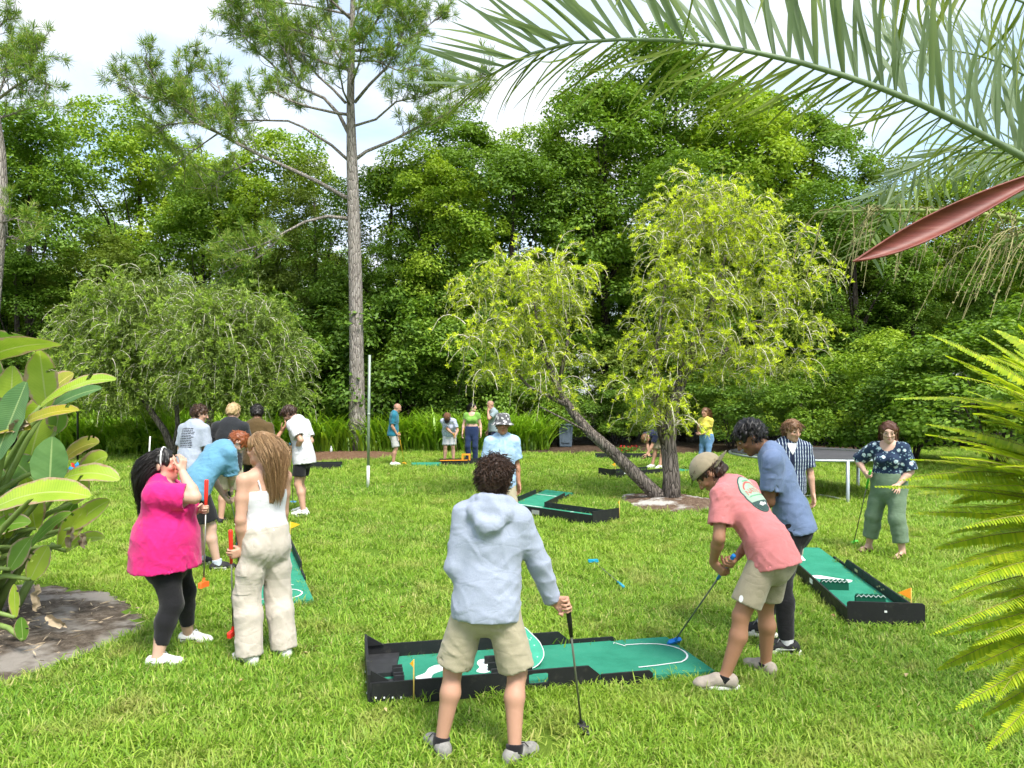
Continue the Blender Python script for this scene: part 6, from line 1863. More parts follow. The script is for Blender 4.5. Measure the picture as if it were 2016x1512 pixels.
# E: floral blouse
def floral():
    t = NT('floral_print')
    v = t.node('TexVoronoi', Scale=13.0); t.link(t.obco(), v.inputs['Vector'])
    d = t.math('ADD', v.outputs['Distance'], t.math('MULTIPLY', t.noise(48, 3), .34))
    f = t.ramp(d, [(0.44, (1, 1, 1)), (0.53, (0, 0, 0))])
    petal = t.ramp(t.noise(70, 3), [(.4, (.33, .50, .58)), (.6, (.70, .78, .78))])
    c = t.mix(f, (0.012, 0.028, 0.065), petal)
    lf = t.node('TexVoronoi', Scale=27.0); t.link(t.obco(), lf.inputs['Vector'])
    c = t.mix(t.math('MULTIPLY', t.ramp(lf.outputs['Distance'], [(.2, (1, 1, 1)), (.28, (0, 0, 0))]), t.math('SUBTRACT', 1.0, f)), c, (0.22, 0.36, 0.42))
    return t.done(t.bsdf(c, .75, .2, t.bump(t.noise(200, 2), .25, .003), sheen=.1))
gE = V3(*px(1711, 938, 9.78)); hE = V3(*gp(1681, 1072), .03)
p = mk('person in navy floral blouse and sage green trousers holding a green putter', (4.84, 9.78), 142, SK_PALE, (.06, .03, .02), H=1.70, lean=2, head=(14, 16, 0), vox=.0078, female=True, g=1.12, hip=1.16, lg=1.10, bust=1.0, belly=.45, seed=7, hs=1.12,
       wfeet=((4.93, 9.62, 118), (4.68, 10.0, 108)), hands=(dict(w=px(1768, 955, 9.55), wd=(-.45, -.75, -.35), wn=(-.5, -.1, -.7), curl=(14, 20, 14), spread=.16), dict(w=gE, waxis=gE - hE)), elbows=((-1, -.9, -.2), (1, -.7, -.1)))
p.body(p.t, SKIN, barefoot=True); p.top(p.t, floral(), sleeve=.98, hem=-.05, ease=.008, tuck=True, sease=.030, flare=-.004, wr=.006, name='blouse', collar=False, neckline=1.5)
p.bottom(p.t, cloth('sage_twill', (0.135, 0.20, 0.13)), length=1.72, ease=.012, kease=.036, aease=.056, name='trousers', top=.10, wr=.005)
p.shoes(p.t, None, M_BROWNL, kind='sandal')
p.hair(p.t, hairmat('hair_auburn', (.045, .018, .012), (.16, .06, .03)), 'long', n=380, length=.30, curl=.016, thick=.005, part=.0, front=.015)
club('green putter in the hand of the person in the floral blouse', gE + nrm(gE - hE) * .10, hE, CL_GREEN, CL_GREEN, M_SHAFTK, glen=.30, hdir=(1, .3, 0))

# F: yellow top, jeans, far
p = mk('person in yellow top and blue jeans standing far back beyond the bottlebrush trunk', (px(1391, 0, 19.9)[0], 19.9), 128, SK_LIGHT, H=1.66, head=(0, 2, 0), vox=.012, female=True, g=1.05, hip=1.12, bust=1.0, seed=8,
       hands=(dict(p=(.02, .24, .98), d=(1, .2, .1), n=(0, -1, 0)), dict(p=(.10, .24, 1.18), d=(-.5, .4, .6), n=(-.5, -.5, 0), curl=(60, 60, 40))))
p.body(p.t, SKIN); p.top(p.t, cloth('yellow_cotton', (.70, .60, .10)), sleeve=.55, hem=-.06, tuck=True, ease=.008)
p.bottom(p.t, cloth('blue_denim', (.12, .24, .42)), length=1.9, ease=.008, kease=.01, aease=.014, name='jeans', top=.09); p.shoes(p.t, M_SHOEW, M_SOLEW)
p.hair(p.t, H_BROWN, 'long', n=220, length=.42, curl=.012, thick=.007)

# G: stooping behind the tree
p = mk('person in dark navy shirt stooping to the ground behind the bottlebrush trunk', (px(1291, 0, 20.6)[0], 20.6), 128, SK_LIGHT, H=1.76, lean=84, head=(0, 110, 0), vox=.012, pelvis=(0, -.28, .90), seed=9,
       hands=(dict(p=(-.05, .50, .30)), dict(w=px(1279, 903, 20.2), curl=(40, 40, 30))), feet=((-.14, 0, 8), (.14, 0, -8)))
p.body(p.t, SKIN); p.top(p.t, C_NAVY, sleeve=.7, hem=.03); p.bottom(p.t, C_KHAKI, length=.95, kease=.03); p.shoes(p.t, M_SHOEW, M_SOLEW); p.hair(p.t, H_BROWN, 'short', n=160, length=.045, thick=.006)

# H: bucket hat, pale blue shirt
p = mk('person in pale blue button shirt and grey bucket hat facing the lens', (px(988, 0, 10.3)[0], 10.3), 200, SK_TAN, H=1.76, lean=2, head=(-16, 4, 0), vox=.0088, seed=10, g=.94, sw=.90, hs=1.08)
p.body(p.t, SKIN); tie = NT('pale_blue_wash'); tie = tie.done(tie.bsdf(tie.ramp(tie.noise(9, 4, .6, None, 1.0), [(.35, (.27, .42, .62)), (.65, (.40, .55, .70))]), .85, .15, tie.bump(tie.noise(300, 2), .3, .003)))
shH = p.top(p.t, tie, sleeve=.80, hem=.075, ease=.024, sease=.028, flare=.012, wr=.006)
def collar_flaps(p, mat, target):
    c = p.neck; m = MB()
    for sg in (-1, 1):
        pts = [c + p.R2 @ V3(sg * x, y, z) for x, y, z in ((.005, .082, -.03), (.06, .07, .0), (.085, .0, .012), (.06, -.06, .03), (0, -.085, .035), (0, -.075, .055), (.05, -.05, .05), (.066, .0, .035), (.05, .062, .025), (.01, .085, -.005))]
        f = [list(range(10))] if sg > 0 else [list(range(10))[::-1]]
        tip = c + p.R2 @ V3(sg * .048, .098, -.05)
        V = [c + p.R2 @ V3(sg * .004, .085, .0), c + p.R2 @ V3(sg * .05, .062, .030), c + p.R2 @ V3(sg * .075, .0, .040), c + p.R2 @ V3(sg * .05, -.06, .048), c + p.R2 @ V3(0, -.08, .05),
             c + p.R2 @ V3(0, -.095, .01), c + p.R2 @ V3(sg * .062, -.072, .008), c + p.R2 @ V3(sg * .095, .0, .0), c + p.R2 @ V3(sg * .072, .085, -.015), tip]
        V2 = [v + p.R2 @ V3(0, 0, -.005) for v in V]
        F = [[0, 1, 8, 9], [1, 2, 7, 8], [2, 3, 6, 7], [3, 4, 5, 6]]
        if sg < 0: F = [q[::-1] for q in F]
        m.add(V + V2, F + [[10 + i for i in q[::-1]] for q in F])
    return m.build('collar', mat, target, smooth=True)
collar_flaps(p, tie, shH)
decal('placket', [[p.chest + p.R2 @ V3(x, .4, z) for x, z in ((-.014, .17), (.014, .17), (.014, -.3), (-.014, -.3))]], plain('placket_blue', (.36, .5, .66), .8), shH, shH, p.R2 @ V3(0, -1, 0), (0, 0, 0), .004)
p.bottom(p.t, C_KHAKI, length=.95, kease=.03); p.shoes(p.t, M_SHOEW, M_SOLEW); p.hair(p.t, H_BLACK, 'short', n=160, length=.04)
def bucket_hat(p, mat):
    k, M = p.k * p.hs, p.Rh; h = lambda x, y, z: V3(*(p.hc + M @ (V3(x, y, z) * k)))
    m = MB(); n = 24; V = []
    for r_, z in ((.0, .140), (.05, .139), (.085, .128), (.098, .09), (.104, .045), (.108, .036), (.150, .008), (.152, .003), (.108, .030), (.100, .034)):
        for j in range(n):
            a = 2 * math.pi * j / n; V.append(h(r_ * math.cos(a) * .93, r_ * math.sin(a) * 1.1 - .005, z + (-.012 * math.cos(2 * a) if r_ > .12 else 0)))
    F = [[i * n + j, i * n + (j + 1) % n, (i + 1) * n + (j + 1) % n, (i + 1) * n + j] for i in range(9) for j in range(n)]
    m.add(V, F); return m.build('bucket_hat', mat, p.t, smooth=True)
hm = NT('grey_hat_print'); hm = hm.done(hm.bsdf(hm.mix(hm.ramp(hm.noise(22, 3), [(.52, (0, 0, 0)), (.58, (1, 1, 1))]), (.09, .09, .095), (.50, .50, .50)), .8, .2, hm.bump(hm.noise(200, 2), .3, .003)))
bucket_hat(p, hm)

# I: bald, teal polo
gI = V3(*px(786, 857, 21.3)); hI = V3(*gp(796, 914), .03)
p = mk('bald person in teal polo and grey shorts standing beside the pine with a yellow putter', (px(774, 0, 21.5)[0], 21.5), -82, SK_LIGHT, (.3, .28, .26), H=1.76, lean=4, head=(0, 24, 0), vox=.012, g=1.08, seed=11,
       hands=(dict(p=(-.2, .10, .84)), dict(w=gI, waxis=gI - hI)))
p.body(p.t, SKIN); teal = cloth('teal_pique', (.018, .15, .22)); p.top(p.t, teal, sleeve=.8, hem=.05, ease=.022); p.bottom(p.t, cloth('light_grey_twill', (.42, .42, .41)), length=.92, kease=.035)
p.shoes(p.t, M_SHOEW, M_SOLEW, sock=(C_WHITE, .03)); p.hair(p.t, H_GREY, 'short', n=70, length=.018, cap=False, back=-.05, thick=.004)
club('yellow putter held by the bald person in teal', gI + nrm(gI - hI) * .1, hI, CL_YEL, CL_YEL, CL_YEL, hdir=(1, -.3, 0))

# J: lilac print shirt, white shorts, bending to putt
gJ = V3(*px(894, 858, 21.7)); hJ = V3(*gp(905, 905, .05), .06)
p = mk('person in lilac print shirt and white shorts bending to putt on the far mat', (px(884, 0, 22.1)[0], 22.1), 176, SK_LIGHT, H=1.66, lean=36, head=(0, 62, 0), vox=.012, female=True, g=1.15, hip=1.1, bust=1.0, pelvis=(0, -.13, None), seed=12,
       hands=(dict(w=gJ - V3(0, 0, .05), waxis=gJ - hJ), dict(w=gJ + V3(0, 0, .04), waxis=gJ - hJ)), feet=((-.13, 0, 6), (.13, 0, -6)))
p.body(p.t, SKIN); lil = NT('lilac_print'); lil = lil.done(lil.bsdf(lil.ramp(lil.noise(30, 3), [(.4, (.26, .30, .46)), (.6, (.55, .58, .70))]), .85, .15))
p.top(p.t, lil, sleeve=.72, hem=.03, ease=.020); p.bottom(p.t, C_WHITE, length=.86, kease=.03); p.shoes(p.t, M_SHOEW, M_SOLEW)
p.hair(p.t, H_BROWN, 'short', n=200, length=.07, thick=.006, vol=1.2); cap_hat(p, cloth('brown_visor', (.13, .06, .03)), cloth('dark_brim', (.02, .015, .015)), back=False)
club('yellow putter held by the person in the lilac shirt', gJ + nrm(gJ - hJ) * .1, hJ, CL_YEL, CL_YEL, plain('pale_shaft', (.7, .55, .3)), hdir=(1, 0, 0))

# K: green crop top
p = mk('person in green crop top and navy jeans looking aside beside the far hedge', (px(929, 0, 22.4)[0], 22.4), 176, SK_PALE, H=1.74, lean=0, head=(76, 4, 0), vox=.012, female=True, g=1.05, hip=1.1, bust=1.0, lg=1.1, seed=13,
       hands=(dict(p=(-.27, .05, .86)), dict(p=(.27, .05, .86))))
p.body(p.t, SKIN); p.top(p.t, cloth('leaf_green_knit', (.17, .34, .06)), sleeve=.42, crop=.035, ease=.012, wr=.003, collar=False, neckline=1.4); p.bottom(p.t, cloth('dark_denim', (.016, .03, .085)), length=1.95, ease=.008, kease=.016, aease=.04, top=.092, name='jeans')
p.shoes(p.t, M_SHOEB, M_SHOEB); p.hair(p.t, H_BLACK, 'long', n=200, length=.24, curl=.012, thick=.005)
club('slim yellow putter standing by the person in the green crop top', px(913, 845, 22.2), (*gp(914, 905)[:2], .03), CL_YEL, CL_YEL, plain('pale_shaft', (.7, .55, .3)), hdir=(1, 0, 0))

# L: hand to the mouth
p = mk('balding person in grey shirt with a hand raised to the mouth near the hedge', (px(972, 0, 23.2)[0], 23.2), 118, SK_LIGHT, (.25, .2, .18), H=1.82, lean=4, head=(6, 22, 0), vox=.012, seed=14,
       hands=(dict(p=(-.08, .20, 1.12)), None), elbows=((-1, -.4, -.6), None))
hL = p.hc + p.Rh @ V3(0, .12, -.10)
p2 = p.t; bpy.data.objects.remove(p2)
p = mk('balding person in grey shirt with a hand raised to the mouth near the hedge', (px(972, 0, 23.2)[0], 23.2), 118, SK_LIGHT, (.25, .2, .18), H=1.82, lean=4, head=(6, 22, 0), vox=.012, seed=14,
       hands=(dict(p=hL + V3(-.05, .03, -.07), d=(.3, -.3, .9), n=(.2, -1, 0), curl=(40, 45, 30)), None), elbows=((-.6, .4, -1), None))
p.body(p.t, SKIN); p.top(p.t, cloth('grey_blue_cotton', (.26, .33, .36)), sleeve=.7, hem=.05, ease=.02); p.bottom(p.t, C_NAVY, length=1.0, kease=.03); p.shoes(p.t, M_SHOEW, M_SOLEW)
p.hair(p.t, H_GREY, 'short', n=120, length=.02, cap=False, thick=.005)

# M: white t-shirt
gM = V3(*px(571, 882, 12.9)); hM = V3(*gp(577, 992), .03)
p = mk('person in white t-shirt and black shorts looking down at a blue putter', (px(597, 0, 12.95)[0], 12.95), 74, SK_FAIR, (.04, .025, .02), H=1.92, lean=10, head=(14, 46, 0), vox=.0082, seed=15, feet=((-.15, -.10, 10), (.11, .08, -4)),
       hands=(dict(w=gM + V3(.02, -.02, .03), waxis=gM - hM), dict(w=gM - V3(0, -.03, .06), waxis=gM - hM)), elbows=((-.5, -1, -.2), (.5, -1, -.2)), headfwd=.35)
p.body(p.t, SKIN); p.top(p.t, C_WHITE, sleeve=.76, hem=.075, ease=.028, sease=.028, flare=.018, wr=.007)
p.bottom(p.t, C_BLACK, length=.72, kease=.034); p.shoes(p.t, M_SHOEW, M_SOLEW, swoosh=M_BLKPRINT, sock=(C_WHITE, .03)); p.hair(p.t, H_DKBROWN, 'wavy', n=380, length=.065, curl=.008, vol=1.4, thick=.005)
club('blue putter held by the person in the white t-shirt', gM + nrm(gM - hM) * .14, hM, CL_TEAL, CL_BLUE, M_SHAFTK, glen=.34, hdir=(1, .2, 0))

# N: grey t-shirt with printed list on its back
p = mk('person in grey t-shirt with printed lines on the back, head turned away', (px(374, 0, 11.7)[0], 11.7), -24, SK_FAIR, H=1.89, lean=9, head=(-42, 16, 0), vox=.0085, seed=16, g=1.1, hands=(None, dict(p=(.16, .34, 1.12))))
p.body(p.t, SKIN); shN = p.top(p.t, cloth('heather_grey', (.30, .34, .42), heather=(.36, .40, .48)), sleeve=.82, hem=.05, ease=.026, sease=.028, flare=.02, wr=.006)
rr = random.Random(4); PL = []
c = p.chest; z = .135
while z > -.17:
    x = -.11
    while x < .10:
        wd = rr.uniform(.012, .05); PL.append([c + p.R2 @ V3(a, -.4, b) for a, b in ((x, z), (x + wd, z), (x + wd, z + .011), (x, z + .011))]); x += wd + .008
    z -= .026
decal('print_lines', PL, M_BLKPRINT, shN, shN, p.R2 @ V3(0, 1, 0), (0, 0, 0), .004, .03)
p.bottom(p.t, C_BLACK, length=.9, kease=.03); p.shoes(p.t, M_SHOEW, M_SOLEW); p.hair(p.t, H_DKBROWN, 'curly', n=360, length=.04, curl=.010, vol=1.15, thick=.0055)

# O: black t-shirt, blond
p = mk('blond person in black t-shirt and khaki shorts seen from behind', (px(449, 0, 12.0)[0], 12.0), -8, SK_FAIR, H=1.91, lean=8, head=(-4, 18, 0), vox=.0085, seed=17, g=1.08, sw=1.06, feet=((-.12, 0, 8), (.16, .05, -8)), hands=(dict(p=(-.30, .28, 1.05)), dict(p=(.26, .30, .98))))
p.body(p.t, SKIN); p.top(p.t, cloth('charcoal_cotton', (.022, .024, .028)), sleeve=.82, hem=.07, ease=.026, sease=.03, flare=.02, wr=.007); p.bottom(p.t, C_KHAKI, length=.95, kease=.035)
p.shoes(p.t, M_SHOEB, M_SOLEW); p.hair(p.t, H_BLOND, 'short', n=320, length=.04, thick=.0045)

# P: brown t-shirt
p = mk('dark-haired person in brown t-shirt half hidden behind the long-haired person', (px(503, 0, 12.7)[0], 12.7), 4, SK_TAN, H=1.87, lean=7, head=(10, 18, 0), vox=.009, seed=18, hands=(dict(p=(-.2, .25, 1.05)), dict(p=(.40, .10, 1.42), d=(.6, .2, .8), n=(-1, .2, .2))), elbows=(None, (1, -.2, -1)))
p.body(p.t, SKIN); p.top(p.t, cloth('brown_cotton', (.085, .055, .022)), sleeve=.8, hem=.06, ease=.022, flare=.012, wr=.006); p.bottom(p.t, C_BLACK, length=.95, kease=.03); p.shoes(p.t, M_SHOEW, M_SOLEW)
p.hair(p.t, H_BLACK, 'curly', n=320, length=.04, curl=.009, vol=1.2, thick=.0055)

# Q: red hair, blue shirt, bending
gQ = V3(*px(452, 975, 9.25)); hQ = V3(*gp(474, 1078), .05)
p = mk('red-haired person in blue short-sleeved shirt bending over a putter', (px(412, 0, 9.0)[0], 9.0), -40, SK_PALE, (.3, .12, .05), H=1.84, lean=36, head=(-26, 66, 0), vox=.0078, seed=19, g=1.12, sw=1.0, pelvis=(0, -.17, None), wfeet=((-3.72, 9.12, -30), (-3.42, 8.86, -58)),
       hands=(dict(w=gQ - V3(0, 0, .06), waxis=gQ - hQ), dict(w=gQ + V3(0, 0, .03), waxis=gQ - hQ)), elbows=((-1, -.5, .2), (1, -.5, .2)))
p.body(p.t, SKIN); bq = cloth('sky_blue_cotton', (.11, .27, .40)); shQ = p.top(p.t, bq, sleeve=.86, hem=.07, ease=.028, sease=.032, flare=.02, wr=.009); collar_flaps(p, bq, shQ)
p.bottom(p.t, C_BLACK, length=.86, kease=.036); p.shoes(p.t, M_SHOEB, M_SOLEW, sock=(plain('light_sock', (.5, .56, .66), .9), .06), swoosh=M_WHTPRINT); p.hair(p.t, H_RED, 'short', n=340, length=.045, thick=.0045)
club('steel putter under the red-haired person', gQ + nrm(gQ - hQ) * .08, hQ, CL_BLK, CL_BLUE, M_SHAFT, hdir=(1, .2, 0))

# R: pink blouse, black leggings
gR = V3(*px(405, 1003, 6.15)); hR = V3(*px(401, 1150, 6.12))
pk = dict(hs=1.16, H=1.64, lean=-3, head=(-4, -4, 0), vox=.0066, female=True, g=1.52, hip=1.32, lg=1.30, bust=1.35, belly=1.15, sw=1.10, seed=20, pelvis=(.0, -.02, .84), wfeet=((-2.70, 6.36, -86), (-2.70, 5.80, -74)))
lbl = 'person in bright pink blouse and black leggings raising a hand to the face'
p = mk(lbl, (-2.73, 6.06), -80, SK_PALE, **pk); hw = p.w(p.hc + p.Rh @ V3(.03, .13, -.035)); bpy.data.objects.remove(p.t)
p = mk(lbl, (-2.73, 6.06), -80, SK_PALE, (.03, .02, .015), hands=(dict(w=gR, waxis=gR - hR), dict(w=hw + V3(.035, -.035, -.025), wd=(.05, .2, .95), wn=(-.8, .45, .1), curl=(30, 40, 30), spread=.1)), elbows=((-.3, -.3, -1), (.5, -.1, -1)), **pk)
p.body(p.t, SKIN, paint=[((.03, .08, -.04), (.07, .08, .09), (.80, .18, .14), .8, .7)])
hot = cloth('hot_pink_knit', (.62, .018, .17), var=.06)
p.top(p.t, hot, sleeve=.78, hem=.085, ease=.026, sease=.034, flare=.03, wr=.008, name='blouse', collar=False, neckline=1.3)
p.bottom(p.t, C_BLACK, length=1.76, ease=.008, kease=.010, aease=.012, name='leggings', wr=.0015)
p.shoes(p.t, M_SHOEW, M_GUM, lace=M_WHTPRINT, swoosh=M_BLKPRINT)
p.hair(p.t, H_BLACK, 'long', n=950, length=.50, curl=.014, thick=.0026, part=.03, front=.03, mass=.55, push=.12, gather=.17)
hb = MB(); hb.tube([p.hc + p.Rh @ (V3(math.cos(a) * .088, .012, math.sin(a) * .112 + .012) * p.k * p.hs) for a in np.linspace(R(-12), R(192), 15)], .006, 6); hb.build('headband', M_WHTPRINT, p.t, smooth=True)
club('red and orange putter held upright by the person in the pink blouse', gR + nrm(gR - hR) * .24, hR, CL_RED, CL_ORANGE, M_SHAFT, glen=.26, hdir=(.2, 1, 0))

# S: white camisole, cream trousers, long hair
gS = V3(*px(455, 1090, 5.85)); hS = V3(*px(459, 1245, 5.95))
p = mk('long-haired person in white camisole and cream cargo trousers holding a red putter', (-1.93, 5.98), 46, SK_FAIR, hs=1.1, H=1.76, lean=3, head=(22, 4, 0), vox=.0066, female=True, g=.96, hip=.98, bust=.95, lg=.98, seed=21, wfeet=((-2.02, 5.86, 52), (-1.80, 6.02, 34)),
       hands=(dict(w=gS, waxis=gS - hS, wpalm=(.3, .6, 0)), dict(p=(.20, .16, .86))), elbows=((-1, -.9, 0), None))
p.body(p.t, SKIN); p.top(p.t, C_WHITE, strap=True, sleeve=0, hem=-.03, tuck=True, ease=.010, wr=.0025, name='camisole')
C_CREAM = cloth('cream_linen', (.48, .43, .37), var=.06)
trS = p.bottom(p.t, C_CREAM, length=2.02, ease=.014, kease=.046, aease=.066, name='trousers', top=.075, wr=.009, waxis=(1, .8, .12))
side_ = nrm(p.Rp @ V3(-1, -.35, 0)); kc = p.hj[0] * .35 + p.knee[0] * .65; tn = nrm(np.cross(V3(0, 0, 1), side_))
for nm, z0, z1, of in (('cargo_pocket', -.10, .09, .006), ('pocket_flap', .045, .10, .012)):
    decal(nm, [[kc + side_ * .4 + tn * x + V3(0, 0, z) for x, z in ((-.075, z0), (.075, z0), (.075, z1), (-.075, z1))]], C_CREAM, trS, trS, -side_, (0, 0, 0), of, .02)
p.shoes(p.t, M_SHOEW, M_SOLEW)
p.hair(p.t, H_LTBROWN, 'long', n=1750, length=.44, curl=.005, thick=.0018, part=.05, front=.02, mass=.55, push=.2, gather=.10)
club('red putter held low by the person in the cream trousers', gS + nrm(gS - hS) * .19, hS, CL_RED, CL_RED, M_SHAFTK, glen=.27, hdir=(.3, 1, 0))

# putter left lying on the lawn
a_, b_ = gp(1228, 1165), gp(1168, 1113)
club('blue putter lying alone on the lawn behind the near course', (*a_, .05), (*b_, .055), CL_TEAL, CL_TEAL, M_SHAFTK, glen=.22, hdir=(1, .3, 0))
# ------------------------------------------------------------------ plants close to the lens
def blade_leaf(path, width, prof=None, up=None, fold=.10, curl=0.0, tears=0, r=None, n=None, wav=0.0):
    """big leaf: midrib path, two wings; returns verts, quads (thin, but with fold, waves and tears)"""
    P = np.array(path, float); S_ = len(P)
    T = np.gradient(P, axis=0); T /= np.linalg.norm(T, axis=1, keepdims=True)
    upv = np.array(up if up is not None else (0, 0, 1.0)); Sd = np.cross(T, upv); Sd /= np.linalg.norm(Sd, axis=1, keepdims=True) + 1e-9; Nn = np.cross(Sd, T)
    t = np.linspace(0, 1, S_); w = (prof(t) if prof else np.sin(np.pi * np.clip(t * .94 + .05, 0, 1)) ** .6) * width
    cols = np.linspace(-1, 1, 9); V = np.empty((S_, 9, 3))
    for j, c_ in enumerate(cols):
        rise = fold * abs(c_) - curl * c_ * c_ + wav * np.sin(t * 23 + c_ * 4) * abs(c_)
        V[:, j] = P + Sd * (c_ * w * .5)[:, None] + Nn * (w * .5 * rise)[:, None]
    idx = np.arange(S_ * 9).reshape(S_, 9); F = np.stack([idx[:-1, :-1], idx[:-1, 1:], idx[1:, 1:], idx[1:, :-1]], -1)
    keep = np.ones(F.shape[:2], bool)
    if tears and r is not None:
        for _ in range(tears):
            i = r.integers(2, S_ - 3); sd = r.integers(0, 2); dpt = r.integers(1, 4)
            if sd: V[i + 1:, 8 - 0] += 0; keep[i, 8 - dpt:] = False
            else: keep[i, :dpt] = False
    return V.reshape(-1, 3), F[keep].reshape(-1, 4)
def m_banana(name, a, b, rib, edge=None):
    t = NT(name)
    at = t.node('Attribute', attribute_name='leaf_uv'); sx = t.node('SeparateXYZ'); t.link(at.outputs['Vector'], sx.inputs[0])
    x = t.math('ABSOLUTE', sx.outputs['X'])
    st = t.math('SINE', t.math('MULTIPLY', t.math('ADD', sx.outputs['Y'], t.math('MULTIPLY', x, .05)), 260))
    c = t.ramp(t.noise(3.0, 4), [(.35, a), (.65, b)])
    c = t.mix(t.math('MULTIPLY', t.math('ADD', st, 1.0), .10), c, tuple(q * .55 for q in a))
    c = t.mix(t.ramp(x, [(.035, (1, 1, 1)), (.065, (0, 0, 0))]), c, rib)
    if edge:
        e = t.math('MULTIPLY', t.math('ADD', x, t.math('MULTIPLY', t.noise(6, 5, .7), .8)), .5)
        c = t.mix(t.ramp(e, [(.60, (0, 0, 0)), (.66, (1, 1, 1))]), c, t.mix(t.noise(30, 2), edge, (.50, .42, .30)))
        c = t.mix(t.ramp(t.noise(4.5, 5, .7), [(.66, (0, 0, 0)), (.72, (1, 1, 1))]), c, edge)
    s = t.bsdf(c, .42, .4, t.bump(st, .25, .004)); tr = t.node('BsdfTranslucent'); t.link(c, tr.inputs['Color'])
    mx = t.node('MixShader'); mx.inputs[0].default_value = .30; t.link(s, mx.inputs[1]); t.link(tr.outputs[0], mx.inputs[2]); return t.done(mx.outputs[0])
MB_G = m_banana('banana_leaf', (.11, .25, .022), (.20, .37, .035), (.30, .42, .12), (.20, .12, .05))
MB_L = m_banana('banana_leaf_light', (.27, .42, .03), (.40, .53, .05), (.42, .50, .14), (.30, .15, .05))
MB_Y = m_banana('banana_leaf_yellow', (.42, .36, .03), (.30, .34, .04), (.55, .48, .12), (.32, .10, .03))
MB_B = m_banana('banana_leaf_cool', (.085, .20, .055), (.15, .29, .085), (.30, .42, .16), None)
M_STEM = plain('banana_stalk', (.17, .25, .06), .55, .35, .25, 6); M_DRY = plain('dry_banana_leaf', (.36, .29, .20), .9, .1, .35, 9, bump=.6, bscale=40)
ob = np.array((-5.05, 6.75, 0.0))
bop = thing('bird_of_paradise', 'large banana-leaved plant with paddle leaves, some yellow and torn, in the sandy bed', 'plant', tuple(ob))
Yl = 6.6
rl = np.random.default_rng(3)
def leaf_px(a, b, wpx, mat, dy0=0.0, dy1=0.0, sag=0.12, up=(0, 0, 1), tears=1, stalk=None, fold=.15, curl=.0, roll=None):
    """leaf whose midrib runs from photo pixel a to b; wpx = width in pixels"""
    A, B = np.array(px(*a, Yl + dy0)), np.array(px(*b, Yl + dy1)); n = 18
    t = np.linspace(0, 1, n)[:, None]; P = A * (1 - t) + B * t + np.array([0, 0, 1]) * (sag * np.linalg.norm(B - A) * 4 * t * (1 - t))
    v, f = blade_leaf(P - ob, wpx / FOC * Yl, None, up, fold, curl, tears, rl, wav=.03)
    me = mesh_np('leaf', v, f, smooth=True)
    uv = np.stack([np.tile(np.linspace(-1, 1, 9), n), np.repeat(np.linspace(0, 1, n), 9), np.zeros(n * 9)], 1).astype(np.float32)
    at = me.attributes.new('leaf_uv', 'FLOAT_VECTOR', 'POINT'); at.data.foreach_set('vector', uv.ravel())
    o = obj('leaf', me, bop, mat)
    if stalk is not None:
        Bs = np.array([stalk[0], stalk[1], .05]); A_ = A - ob; Bm = (A_ + Bs) / 2 + np.array([0, 0, .18]) + rl.normal(0, .05, 3)
        pts = [Bs, Bs * .7 + Bm * .3 + np.array([0, 0, .06]), Bm, Bm * .4 + A_ * .6 + np.array([0, 0, .04]), A_]
        MB().tube(pts, [.042, .036, .028, .022, .016], 8).build('stalk', M_STEM, o, smooth=True)
    else:
        T = P[0] - P[1]; T /= np.linalg.norm(T); MB().tube([P[0] - ob, P[0] - ob + T * .12], [.014, .017], 7).build('stalk', M_STEM, o, smooth=True)
    return o
S0 = lambda: (rl.uniform(-.5, .35), rl.uniform(-.35, .35))
